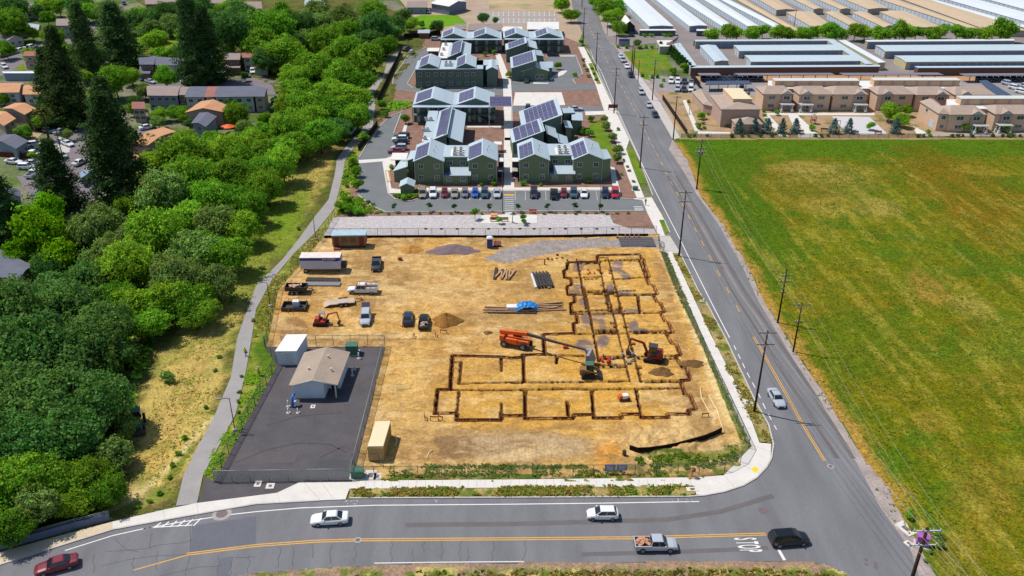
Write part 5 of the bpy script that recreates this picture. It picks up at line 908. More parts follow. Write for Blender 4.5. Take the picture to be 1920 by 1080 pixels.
# ================================================================ VEGETATION
LM = {k: leafmat('foliage_'+k, A(*c)) for k, c in dict(lime=(154, 200, 58), green=(132, 184, 54), dark=(104, 148, 72), olive=(146, 178, 90), red=(84, 112, 64), spruce=(110, 146, 144), bright=(128, 182, 28), cyp=(60, 106, 44), dry=(176, 164, 84), weed=(126, 150, 50), palm=(126, 134, 66), maroon=(84, 50, 50)).items()}
m_bark = mat('bark', A(96, 78, 64), .95, var=.2, scale=2, bump=.3)
def leafmesh(name, cen, nrm, size, shade, m, aspect=1.0, rng=None, droop=None):
    n = len(cen); r = rng.normal(size=(n, 3)); nn = nrm+r*.55; nn /= np.linalg.norm(nn, axis=1)[:, None]+1e-9
    t = np.cross(nn, rng.normal(size=(n, 3))) if droop is None else np.cross(nn, droop+rng.normal(size=(n, 3))*.3)
    t /= np.linalg.norm(t, axis=1)[:, None]+1e-9; b = np.cross(nn, t); s = size*(.6+.8*rng.random(n))[:, None]
    t = t*s*.5; b = b*s*.5*aspect
    j = lambda: 1+(rng.random((n, 1))-.5)*.6
    co = np.stack([cen-t*j()-b*.3, cen+b*j()-t*.2, cen+t*j()+b*.3, cen-b*j()+t*.2], 1).reshape(-1, 3)
    me = bpy.data.meshes.new(name); me.vertices.add(4*n); me.vertices.foreach_set('co', co.ravel().astype(np.float32)); me.loops.add(4*n); me.loops.foreach_set('vertex_index', np.arange(4*n, dtype=np.int32))
    me.polygons.add(n); me.polygons.foreach_set('loop_start', np.arange(0, 4*n, 4, dtype=np.int32)); me.polygons.foreach_set('loop_total', np.full(n, 4, np.int32)); me.update(calc_edges=True)
    c = np.repeat(np.concatenate([shade, np.ones((n, 1))], 1), 4, 0); a = me.color_attributes.new('Col', 'FLOAT_COLOR', 'POINT'); a.data.foreach_set('color', c.ravel().astype(np.float32)); me.materials.append(m); return me
def tones(rng, k, amp=.5): 
    v = 1+(rng.random(k)-.45)*2*amp*.7; return np.stack([v*(1+(rng.random(k)-.48)*.42), v, v*(1-(rng.random(k)-.4)*.4)], 1)
def crown_round(rng, Rr, H, z0, nl, nc, per, leaf, cr, m, name, flat=.8, gap=.0):
    lob = []
    for i in range(nl):
        a = rng.random()*6.283; rr = Rr*.62*math.sqrt(rng.random()); lob.append((rr*math.cos(a), rr*math.sin(a), z0+H*(.28+.5*rng.random()*(1-.4*rr/Rr)), Rr*(.24+.3*rng.random())))
    lob.append((0, 0, z0+H*.6, Rr*.42)); lob = np.array(lob); k = rng.integers(0, len(lob), nc); d = rng.normal(size=(nc, 3)); d[:, 2] = d[:, 2]*.9+.25; d /= np.linalg.norm(d, axis=1)[:, None]
    rad = lob[k, 3]*(.55+.62*rng.random(nc)**.8); c = lob[k, :3]+d*rad[:, None]*np.array([1, 1, flat]); keep = c[:, 2] > z0+H*.08; c, d = c[keep], d[keep]; nc = len(c)
    sh = tones(rng, nc); idx = np.repeat(np.arange(nc), per); off = rng.normal(size=(len(idx), 3))*cr*np.array([1, 1, .6]); cen = c[idx]+off
    nr = d[idx]*.6+off/cr*.35+np.array([0, 0, .35]); s = sh[idx]*(1+(rng.random((len(idx), 1))-.5)*.3); return leafmesh(name, cen, nr, leaf, s, m, 1.0, rng)
def crown_cone(rng, Rr, H, z0, nc, per, leaf, m, name, pw=.75, cr=.5):
    t = rng.random(nc)**1.25; a = rng.random(nc)*6.283; lump = 1+.34*np.sin(a*3+t*17)+.3*np.sin(a*5-t*29)+.16*np.sin(t*60)
    r = Rr*(1-t)**pw*lump*(.55+.5*rng.random(nc)**.5)*(.5+.5*np.clip(t*8, 0, 1)); z = z0+H*t-.12*r; c = np.stack([r*np.cos(a), r*np.sin(a), z], 1); d = np.stack([np.cos(a), np.sin(a), np.full(nc, .45)], 1)
    sh = tones(rng, nc, .5); idx = np.repeat(np.arange(nc), per); off = rng.normal(size=(len(idx), 3))*cr*np.array([1, 1, .55]); cen = c[idx]+off; s = sh[idx]*(1+(rng.random((len(idx), 1))-.5)*.4)
    return leafmesh(name, cen, d[idx], leaf, s, m, .6, rng)
def trunk_mb(rng, h, r, limbs, spread, top=.75):
    mb = MB(); pts = [(0, 0, -.1)]; x = y = 0
    for i in range(1, 5): x += rng.normal()*r*.4; y += rng.normal()*r*.4; pts.append((x, y, h*top*i/4))
    mb.tube(pts, r, 7, r2=r*.35)
    for i in range(limbs):
        t = .3+.6*rng.random(); a = rng.random()*6.283; b = Vector(pts[0]).lerp(Vector(pts[-1]), t); e = b+Vector((math.cos(a)*spread, math.sin(a)*spread, h*.22)); mid = b.lerp(e, .5)+Vector((0, 0, -h*.03)); mb.tube([b, mid, e], r*.38, 5, r2=r*.12)
    return mb
TP = {}
def tproto(key, kind, m, seed, name='tree', **k):
    rng = np.random.default_rng(seed); R0, H, z0 = k['R'], k['H'], k['z0']
    if kind == 'round': me = crown_round(rng, R0, H, z0, k.get('nl', 9), k['nc'], k['per'], k['leaf'], k.get('cr', .5), m, 'crown', k.get('flat', .8))
    else: me = crown_cone(rng, R0, H, z0, k['nc'], k['per'], k['leaf'], m, 'crown', k.get('pw', .75), k.get('cr', .5))
    root = empty(name); c = bpy.data.objects.new('crown', me); COL.objects.link(c); c.parent = root
    if k.get('tr', .3): t = trunk_mb(rng, z0+H, k.get('tr', .3), k.get('limbs', 5), R0*.5).build('trunk', m_bark, root, smooth=True); ch = [(c, []), (t, [])]
    else: ch = [(c, [])]
    TP.setdefault(key, []).append(((root, ch), R0, z0+H*.5, z0+H)); PROT.append((root, ch))
for i, (kk, mm) in enumerate((('oak', 'dark'), ('big', 'green'), ('biglime', 'lime'), ('bigolive', 'olive'))):
    for s in range(3): tproto(kk, 'round', LM[mm], 10*i+s, R=7.0, H=9.5, z0=1.6, nl=15+s*3, nc=1150, per=14, leaf=.46, cr=.5, tr=.38, limbs=7)
for i, (kk, mm) in enumerate((('mid', 'green'), ('midlime', 'lime'), ('midolive', 'olive'), ('middark', 'dark'), ('bright', 'bright'))):
    for s in range(2): tproto(kk, 'round', LM[mm], 50+10*i+s, R=4.2, H=6.6, z0=1.3, nl=10+s, nc=560, per=12, leaf=.4, cr=.42, tr=.22, limbs=5)
for s in range(2): tproto('smallt', 'round', LM['green'], 120+s, R=1.5, H=2.8, z0=1.2, nl=6, nc=150, per=8, leaf=.3, cr=.22, tr=.07, limbs=4)
tproto('smalldark', 'round', LM['cyp'], 124, R=1.2, H=2.2, z0=1.3, nl=5, nc=70, per=7, leaf=.24, cr=.2, tr=.06, limbs=4)
for s in range(2): tproto('shrub', 'round', LM['green'], 130+s, name='shrub', R=1.0, H=1.5, z0=-.1, nl=5, nc=90, per=8, leaf=.24, cr=.16, tr=0)
tproto('shrubdry', 'round', LM['dry'], 134, name='shrub', R=.9, H=1.1, z0=-.1, nl=4, nc=60, per=8, leaf=.22, cr=.15, tr=0); tproto('shruboak', 'round', LM['olive'], 136, name='shrub', R=1.0, H=1.6, z0=-.1, nl=5, nc=80, per=8, leaf=.24, cr=.16, tr=0)
for s in range(3): tproto('redwood', 'cone', LM['red'], 140+s, name='redwood', R=5.2, H=28, z0=1.0, nc=1700, per=10, leaf=.62, tr=.5, limbs=0, cr=.55)
for s in range(2): tproto('spruce', 'cone', LM['spruce'], 150+s, name='spruce', R=2.0, H=5.2, z0=.3, nc=260, per=8, leaf=.36, tr=.1, limbs=0, cr=.2)
tproto('cypress', 'cone', LM['cyp'], 160, name='cypress', R=1.0, H=5.6, z0=.1, nc=220, per=8, leaf=.34, tr=.08, limbs=0, pw=.4, cr=.2)
KN = dict(oak=('dark green', 'oak tree'), big=('leafy green', 'tree'), biglime=('yellow-green', 'tree'), bigolive=('grey-green', 'tree'), mid=('mid-green', 'tree'), midlime=('lime-green', 'tree'), midolive=('olive', 'tree'), middark=('dark', 'tree'), bright=('bright green', 'tree'), smallt=('young staked green', 'tree'), smalldark=('thin young', 'tree'), shrub=('round green', 'shrub'), shrubdry=('dry yellowish', 'shrub'), shruboak=('grey-green', 'shrub'), redwood=('tall dark', 'redwood'), spruce=('blue-green', 'spruce'), cypress=('slim dark', 'cypress'))
ORD = 'first second third fourth fifth sixth seventh eighth ninth tenth eleventh twelfth thirteenth fourteenth fifteenth sixteenth seventeenth eighteenth nineteenth twentieth'.split()
def ordn(i):
    if i < 20: return ORD[i]
    return ('twenty-' if i < 29 else 'thirty-')+ORD[(i-20) % 10]
TREES = []
def T(zone, key, cx, cy, r, hs=1.0, top=None, label=None): TREES.append((zone, key, cx, cy, r, hs, top, label))
def plant_all():
    cnt = {}
    for i, (zone, key, cx, cy, r, hs, top, label) in enumerate(sorted(TREES, key=lambda t: (t[0], t[1], t[2]))):
        tree, R0, zc, H0 = TP[key][i % len(TP[key])]
        if top is not None:     # cx, cy = base; top = py of the tip; r = radius px
            b = P(cx, cy); h = hgt(b, top); ppm = (P(cx+10, cy)-b).length/10; sx = r*ppm/R0; sz = h/H0
        else:
            s = 1.0
            for _ in range(6): c = P(cx, cy, zc*s*hs); ppm = (P(cx+10, cy, zc*s*hs)-c).length/10; s = r*ppm/R0
            sx, sz = s, s*hs; b = P(cx, cy, zc*sz)
        if key[:3] in ('big', 'oak'): sz *= (1.0, 1.15, 1.32)[i % 3]; b = P(cx, cy, zc*sz)
        n = cnt.get((zone, key), 0); cnt[(zone, key)] = n+1; a, noun = KN[key]
        lab = label or '%s %s, %s from left %s' % (a, noun, ordn(n), zone)
        z = SZ if zone.startswith('on the dirt') else 0
        clone(tree, (b.x, b.y, z), (i*2.399) % 6.28, lab, noun.split()[-1], 'plants '+zone, (sx, sx*(.9+.2*((i*7) % 5)/4), sz))
Z1 = 'in the dark grove, lower left'
for x, y, r in ((20, 580, 66), (110, 575, 62), (190, 610, 62), (60, 650, 72), (150, 670, 75), (215, 660, 48), (20, 730, 76), (110, 745, 78), (190, 745, 62), (45, 820, 66), (130, 810, 60), (-30, 660, 70), (-40, 800, 80)): T(Z1, 'oak', x, y, r)
for x, y, r in ((210, 840, 40), (235, 800, 28)): T(Z1, 'midolive', x, y, r)
for x, y, r in ((40, 900, 58), (110, 905, 50), (165, 890, 46), (205, 915, 34), (-20, 940, 60), (20, 985, 46)): T(Z1, 'big', x, y, r)
T(Z1, 'bigolive', 60, 950, 48); T(Z1, 'biglime', 130, 945, 40); T(Z1, 'middark', 20, 1000, 34); T(Z1, 'bright', 62, 850, 24, 1.6)
Z2 = 'in the creek belt, left middle'
for k, L_ in dict(biglime=[(240, 500, 52), (290, 440, 54), (310, 560, 48), (250, 570, 46), (350, 400, 44), (300, 300, 42), (345, 290, 44), (425, 285, 36), (240, 380, 30)], bigolive=[(300, 360, 54), (180, 425, 54), (230, 440, 44), (365, 470, 54), (330, 520, 50), (130, 430, 34), (400, 420, 44), (200, 480, 44)], big=[(350, 330, 46), (430, 330, 48), (395, 370, 42), (385, 460, 42), (440, 380, 44), (450, 300, 40), (490, 320, 38), (475, 360, 36), (345, 560, 46), (510, 280, 38), (400, 300, 40), (285, 600, 42), (220, 560, 40)], oak=[(215, 520, 38), (160, 520, 46), (90, 500, 30), (180, 570, 44)]).items():
    for x, y, r in L_: T(Z2, k, x, y, r)
for x, y, r, k in ((455, 425, 38, 'biglime'), (430, 475, 38, 'big'), (405, 525, 40, 'bigolive'), (500, 345, 36, 'big'), (528, 305, 34, 'biglime'), (548, 262, 30, 'big'), (372, 585, 36, 'big'), (470, 385, 34, 'big'), (380, 550, 34, 'biglime'), (440, 330, 36, 'biglime')): T(Z2, k, x, y, r)
T(Z2, 'bright', 70, 430, 50, 1.25); T(Z2, 'bright', 95, 400, 38, 1.5); T(Z2, 'bright', 40, 470, 34); T(Z2, 'bright', 110, 480, 40); T(Z2, 'middark', 90, 540, 40)
Z3 = 'in the creek belt beside the upper path'
for k, L_ in dict(big=[(540, 240, 38), (575, 200, 40), (620, 210, 42), (600, 250, 38), (560, 270, 34), (655, 180, 38), (670, 215, 28), (640, 135, 36), (690, 105, 34), (720, 85, 28), (590, 120, 34), (610, 75, 32), (650, 60, 30), (510, 50, 40), (530, 95, 44), (490, 80, 38), (530, 25, 30), (700, 20, 24), (655, 92, 30), (675, 150, 30), (552, 140, 30)], biglime=[(535, 280, 34), (560, 165, 36), (615, 165, 34), (650, 95, 30), (675, 60, 26), (620, 105, 26), (560, 110, 28), (585, 225, 32), (540, 200, 26)], oak=[(700, 50, 34), (725, 60, 28), (560, 50, 32), (740, 45, 24), (500, 110, 30), (690, 75, 28), (635, 240, 30)], bigolive=[(600, 45, 30), (635, 100, 28), (590, 20, 26), (690, 20, 24), (570, 75, 26), (640, 30, 26)]).items():
    for x, y, r in L_: T(Z3, k, x, y, r)
Z4 = 'among the west houses'
for k, L_ in dict(big=[(445, 212, 25), (300, 213, 18), (345, 215, 16), (440, 190, 20), (310, 140, 26), (455, 235, 16), (20, 40, 32), (330, 300, 24), (470, 250, 20), (440, 262, 22)], biglime=[(292, 72, 30), (215, 150, 30), (245, 140, 24), (170, 100, 22), (120, 95, 22), (395, 262, 30), (475, 265, 26), (260, 30, 24), (160, 142, 16), (345, 262, 26)], mid=[(60, 62, 16), (88, 32, 16), (10, 90, 20), (290, 265, 16), (68, 135, 12), (45, 245, 16), (110, 12, 20), (330, 100, 18), (495, 240, 18)], midlime=[(135, 120, 20), (90, 10, 20), (340, 30, 18), (425, 15, 22), (175, 20, 22), (58, 290, 8), (80, 12, 18)], oak=[(430, 60, 44), (465, 50, 40), (455, 25, 36), (240, 40, 28), (290, 30, 26), (25, 10, 26), (410, 40, 34), (370, 10, 30), (310, 25, 24), (150, 10, 26)], middark=[(253, 190, 16), (350, 270, 20), (130, 225, 14), (460, 142, 10), (355, 232, 12), (12, 60, 14)], bigolive=[(270, 170, 20), (280, 55, 24), (320, 45, 24), (200, 20, 24)]).items():
    for x, y, r in L_: T(Z4, k, x, y, r)
for x, y, t, r in ((138, 236, 52, 38), (172, 148, 5, 30), (230, 128, 6, 38), (372, 160, -25, 32), (400, 155, 12, 34), (232, 385, 175, 50), (218, 300, 145, 44), (118, 390, 262, 42), (12, 450, 300, 44), (110, 225, 90, 30)): T('behind the creek, upper left', 'redwood', x, y, r, top=t)
for i in range(46): T(Z4, ('big', 'biglime', 'mid', 'bigolive', 'midlime', 'middark')[i % 6], 5+((i*97) % 500), 8+((i*61) % 110) if i % 3 else 185+((i*41) % 80), 13+(i*7 % 9)) if not 140 < ((i*97) % 500) < 240 or i % 3 else None
Z5 = 'in the tree line above the depot rows'
for i, x in enumerate(range(1335, 1900, 24)): T(Z5, 'mid' if i % 3 else 'midlime', x+(i % 2)*5, 63-(i*5 % 7), 15+(i*3 % 6))
T(Z5, 'mid', 1880, 50, 20, 1.3); T(Z5, 'mid', 1690, 55, 19, 1.3); T(Z5, 'mid', 1560, 58, 19, 1.2)
Z6 = 'at the top beside the main road'
for x, y, r in ((1150, 30, 22), (1135, 12, 20), (1160, 12, 18), (1122, -2, 18), (1168, 35, 14), (1160, 50, 14), (1071, 27, 17), (1055, 5, 15)): T(Z6, 'big', x, y, r)
T(Z6, 'middark', 906, 33, 13); T(Z6, 'middark', 928, 38, 8); T(Z6, 'middark', 820, 50, 15); T(Z6, 'mid', 790, 44, 8); T(Z6, 'midlime', 770, 44, 14); T(Z6, 'oak', 755, 30, 18)
Z7 = 'in the green apartment grounds'
for x, y in ((739, 385), (804, 385), (853, 386), (916, 386), (972, 387), (1027, 385), (1077, 385), (1128, 386)): T(Z7, 'smalldark', x, y, 6.5)
for x, y, r in ((890, 397, 9), (937, 410, 6.5), (982, 407, 7), (982, 413, 6)): T(Z7, 'smallt', x, y, r)
for x, y, r in ((682, 255, 11), (760, 222, 10), (668, 320, 12), (672, 345, 12), (660, 300, 9), (716, 195, 11), (722, 212, 8), (1092, 243, 9), (1105, 248, 8), (1108, 221, 7), (1047, 122, 8), (1078, 139, 5), (910, 100, 5), (926, 97, 5), (881, 222, 5), (905, 221, 5), (955, 138, 7), (1090, 78, 6)): T(Z7, 'mid', x, y, r)
for x, y, r in ((1138, 235, 10), (1147, 255, 11), (1157, 278, 11), (1158, 295, 10), (1133, 222, 8)): T(Z7, 'midolive', x, y, r)
for x, y, r in ((640, 385, 14), (655, 390, 14), (670, 392, 12), (650, 375, 12)): T(Z7, 'mid', x, y, r, .8)
for x, y, r in ((748, 368, 7), (757, 370, 8), (768, 368, 8), (778, 367, 7), (783, 358, 6), (742, 366, 6), (733, 313, 6), (981, 343, 7), (1106, 340, 6), (902, 345, 5), (925, 343, 8), (1013, 346, 4), (1160, 242, 5), (1080, 262, 5), (1072, 256, 6)): T(Z7, 'shrub', x, y, r)
for i in range(24): T(Z7, 'shrubdry' if i % 3 else 'shruboak', 728+i*19.5, 400-(i*i % 3), 4.2)
for x, y, r in ((1093, 112, 5), (1100, 130, 5), (1104, 142, 5), (1095, 122, 4), (1110, 128, 4), (1113, 138, 4), (1118, 149, 4), (780, 160, 4), (790, 166, 3.5), (1170, 300, 4), (1180, 320, 4), (1165, 326, 4), (1188, 340, 4), (1176, 312, 4), (650, 330, 5), (650, 348, 5), (656, 310, 5), (700, 383, 5), (690, 378, 5), (682, 385, 5)): T(Z7, 'shruboak', x, y, r)
Z8 = 'in front of the beige complex'
for x in (1384, 1413, 1438, 1465, 1490, 1562, 1590, 1677): T(Z8, 'spruce', x, 250, 10, top=222)
for x, y, r in ((1668, 208, 17), (1690, 222, 19), (1700, 205, 13)): T(Z8, 'biglime', x, y, r)
for x, y, r in ((1633, 235, 9), (1523, 238, 7), (1309, 234, 7), (1312, 185, 9), (1810, 238, 9), (1888, 240, 9), (1830, 243, 6), (1741, 246, 5), (1315, 215, 8), (1457, 210, 6)): T(Z8, 'mid', x, y, r)
for i, x in enumerate((1292, 1302, 1326, 1372, 1392, 1404, 1425, 1448, 1470, 1530, 1540, 1552, 1722, 1731, 1745, 1786, 1796, 1806, 1822, 1862, 1880, 1890, 1900, 1912)): T(Z8, 'shrub', x, 254, 5.2-(i % 3)*.6)
for i in range(26): T(Z8, 'shruboak' if i % 2 else 'shrub', 1290+((i*37) % 150), 190+((i*23) % 50), 4.2)
Z9 = 'beside the storage depot corner'
for i in range(9): T(Z9, 'cypress', 1252+i*4.9, 97+i*5.0, 5.2, top=80+i*4.6)
T(Z9, 'cypress', 1238, 97, 5, top=78); T(Z9, 'mid', 1262, 132, 8); T(Z9, 'mid', 1283, 125, 9); T(Z9, 'middark', 1195, 80, 9)
for x, y in ((1160, 87), (1175, 88), (1200, 89), (1212, 88), (1222, 88), (1205, 141), (1222, 144), (1232, 143), (1245, 150), (1240, 160), (1208, 66), (1222, 66), (1246, 66), (1258, 66)): T(Z9, 'shrub', x, y, 5)
Z10 = 'along the footpath verge'
for x, y, r in ((460, 660, 4), (453, 705, 5), (449, 735, 5), (447, 752, 5), (447, 772, 5), (410, 668, 6), (404, 694, 5), (385, 763, 6), (492, 502, 6), (438, 560, 8), (315, 705, 16), (604, 265, 16), (490, 290, 8), (560, 428, 5), (475, 600, 5)): T(Z10, 'shruboak', x, y, r)
for x, y, r in ((345, 820, 7), (335, 850, 7), (322, 872, 7), (300, 925, 7), (280, 940, 6), (260, 950, 6), (318, 895, 6)): T(Z10, 'shrub', x, y, r)
for x, y, r in ((1722, 1005, 5), (1755, 1000, 14), (1760, 1020, 12), (1705, 965, 12), (1735, 1050, 6), (1742, 1035, 7)): T('by the purple cabinet', 'shruboak' if x > 1720 else 'shrub', x, y, r)
plant_all()
# palm behind the orange roofs
p = P(92, 262); pr = empty('palm_tree', (p.x, p.y, 0), 0, 'fan palm beside the orange-roofed houses and parked cars', 'palm'); mb = MB(); mb.tube([(0, 0, -.1), (.1, 0, 4), (0, 0, 8)], .32, 8, r2=.24); mb.build('trunk', m_bark, pr)
rng = np.random.default_rng(4); cen, nr, dr = [], [], []
for i in range(46):
    a = rng.random()*6.283; el = -.7+1.9*rng.random()
    for k in range(9):
        t = .5+2.6*k/9; d = np.array([math.cos(a)*math.cos(el), math.sin(a)*math.cos(el), math.sin(el)-.1*t]); cen.append(np.array([0, 0, 8])+d*t); nr.append(np.array([0, 0, 1.])); dr.append(d)
cen = np.array(cen); me = leafmesh('crown', cen, np.array(nr), .75, tones(rng, len(cen), .3), LM['palm'], 1, rng); c = bpy.data.objects.new('crown', me); COL.objects.link(c); c.parent = pr
# weeds and tufts: uncountable ground cover
def tufts(name, poly, n, hh, m, seed, zb=.1, label=None, patch=None):
    rng = np.random.default_rng(seed); q = pl(poly); x0, x1 = min(p.x for p in q), max(p.x for p in q); y0, y1 = min(p.y for p in q), max(p.y for p in q); X = rng.uniform(x0, x1, n*4); Y = rng.uniform(y0, y1, n*4)
    k = inpoly(X, Y, [(p.x, p.y) for p in q])
    if patch: k &= fbm(X, Y, patch[0], 3) > patch[1]
    X, Y = X[k][:n], Y[k][:n]; n = len(X); h = hh*.8*(.4+.9*rng.random(n)); idx = np.repeat(np.arange(n), 3)
    cen = np.stack([X[idx]+rng.normal(size=3*n)*.12, Y[idx]+rng.normal(size=3*n)*.12, zb+h[idx]*.45], 1); nr = rng.normal(size=(3*n, 3)); nr[:, 2] = 1.2+abs(nr[:, 2])*.6
    me = leafmesh(name, cen, nr, h[idx][:, None].mean()*1.1, np.repeat(tones(rng, n, .45), 3, 0), m, 1.1, rng); o = bpy.data.objects.new(name, me); COL.objects.link(o); tag(o, kind='stuff'); return o
tufts('weeds', [(658, 917), (1300, 911), (1300, 925), (1285, 930), (658, 932)], 1000, .36, LM['dry'], 1, .14, patch=(3, .42)); tufts('weeds', [(658, 917), (1300, 911), (1300, 925), (1285, 930), (658, 932)], 420, .36, LM['weed'], 2, .14, patch=(2.5, .5))
tufts('weeds', [(730, 884), (1300, 882), (1300, 893), (730, 896)], 520, .32, LM['weed'], 3, .14, patch=(2, .4)); tufts('weeds', [(790, 872), (1100, 874), (1100, 880), (790, 880)], 260, .35, LM['weed'], 4, .14); tufts('weeds', [(1190, 860), (1300, 850), (1380, 835), (1385, 865), (1330, 880), (1200, 880)], 420, .34, LM['weed'], 5, .14, patch=(2.4, .47))
tufts('weeds', [(1262, 478), (1272, 480), (1324, 570), (1412, 755), (1446, 832), (1424, 828), (1332, 628), (1292, 541)], 700, .36, LM['dry'], 6, .14, patch=(3, .42)); tufts('weeds', [(1240, 472), (1250, 476), (1278, 541), (1330, 664), (1408, 840), (1390, 830), (1352, 742), (1312, 640), (1266, 545)], 700, .3, LM['weed'], 7, .14)
tufts('weeds', [(700, 1079), (985, 1073), (1440, 1068), (1560, 1078), (1600, 1100), (670, 1120)], 900, .4, LM['dry'], 8, .05, patch=(3, .48)); tufts('weeds', [(700, 1076), (985, 1070), (1440, 1066), (1560, 1076), (1600, 1100), (470, 1120)], 300, .4, LM['weed'], 9, .05, patch=(2, .56))
tufts('weeds', [(384, 890), (402, 840), (444, 778), (463, 696), (520, 684), (402, 903)], 1000, .35, LM['midlime'] if 'midlime' in LM else LM['lime'], 10, .02, patch=(2, .42)); tufts('weeds', [(474, 632), (482, 582), (510, 528), (554, 476), (600, 430), (606, 446), (570, 490), (522, 545), (503, 640)], 900, .35, LM['dry'], 11, .02, patch=(2, .42))
tufts('tall_grass', [(640, 350), (647, 310), (662, 285), (672, 300), (668, 340), (670, 366), (700, 388), (720, 400), (632, 404)], 1300, .6, LM['lime'], 12, .02, patch=(2, .42)); tufts('tall_grass', [(725, 196), (745, 190), (772, 192), (772, 202), (730, 210)], 260, .8, LM['lime'], 13, .02)
fq = [(1300, 270), (1920, 266), (1990, 700), (1990, 1090), (1740, 1090), (1600, 850), (1440, 590), (1330, 390)]
tufts('field_tufts', fq, 7000, .26, LM['weed'], 15, .1, patch=(5, .48)); tufts('bank_tufts', [(330, 930), (430, 700), (480, 530), (620, 330), (600, 290), (500, 400), (400, 560), (300, 700), (250, 900)], 2500, .25, LM['dry'], 16, .06, patch=(4, .45))
tufts('undergrowth', [(-60, 1030), (110, 985), (185, 960), (205, 900), (250, 700), (350, 560), (440, 420), (530, 290), (640, 230), (690, 150), (740, 90), (640, 20), (540, 60), (500, 230), (300, 320), (150, 450), (-60, 520)], 9000, 1.1, LM['cyp'], 17, .1, patch=(9, .5)); tufts('undergrowth', [(-60, 1030), (150, 975), (190, 955), (215, 900), (270, 700), (350, 570), (450, 420), (530, 300), (620, 230), (690, 150), (640, 20), (540, 60), (500, 230), (300, 320), (150, 450), (-60, 520)], 6000, .9, LM['lime'], 18, .1, patch=(6, .52))
# ================================================================ VEHICLES
m_paint = mat('PAINT', (.8, .8, .8), .3, .0, var=0, coat=.5)
def paint(name, r, g, b, metal=.0): return mat('paint_'+name, A(r, g, b), .32, metal, var=.02, coat=.5, spec=.5)
PT = {k: paint(k, *v) for k, v in dict(white=(246, 247, 248), silver=(190, 198, 208), grey=(120, 124, 130), dark=(58, 62, 70), black=(22, 24, 30), navy=(36, 44, 74), blue=(34, 96, 208), red=(186, 30, 44), maroon=(128, 24, 44), tan=(160, 150, 134), teal=(60, 92, 110), darkred=(150, 44, 60)).items()}
m_tyreb = mat('tyre_rubber', (.015, .015, .017), .8, var=0); m_rim = mat('wheel_rim', A(150, 154, 160), .4, .5, var=0); m_cglass = mat('car_glass', (.012, .018, .026), .08, var=0, spec=.8); m_lamp = mat('headlight', A(235, 238, 240), .2, var=0); m_tail = mat('taillight', A(150, 20, 24), .3, var=0); m_black = mat('black_plastic', (.02, .02, .022), .6, var=0)
def wheel(par, x, y, r, w=.22):
    mb = MB(); mb.disc((x, y, r), (0, 1, 0), r, w, 18); t = mb.build('wheel', m_tyreb, par); mb = MB(); s = 1 if y > 0 else -1; mb.disc((x, y+s*w*.5, r), (0, 1, 0), r*.62, .03, 14); mb.build('rim', m_rim, t)
def frustum_panes(par, c, inset=.12):
    """c: cabin (xb0, xb1, xt0, xt1, z0, z1, wb, wt)"""
    xb0, xb1, xt0, xt1, z0, z1, wb, wt = c; B_ = [Vector((xb0, -wb, z0)), Vector((xb1, -wb, z0)), Vector((xb1, wb, z0)), Vector((xb0, wb, z0))]; T_ = [Vector((xt0, -wt, z1)), Vector((xt1, -wt, z1)), Vector((xt1, wt, z1)), Vector((xt0, wt, z1))]
    for nm, i, us in (('windshield', 1, ((.06, .94),)), ('rear_window', 3, ((.08, .92),)), ('side_window', 0, ((.05, .49), (.53, .95))), ('side_window', 2, ((.05, .47), (.51, .95)))):
        j = (i+1) % 4; mb = MB()
        for u0, u1 in us:
            f = lambda u, v: (B_[i].lerp(B_[j], u)).lerp(T_[i].lerp(T_[j], u), v)
            q = [f(u0, .1), f(u1, .1), f(u1, .86), f(u0, .86)]; n = (q[1]-q[0]).cross(q[3]-q[0]).normalized(); mb.hexa([p-n*.02 for p in q], [p+n*.018 for p in q])
        mb.build(nm, m_cglass, par)
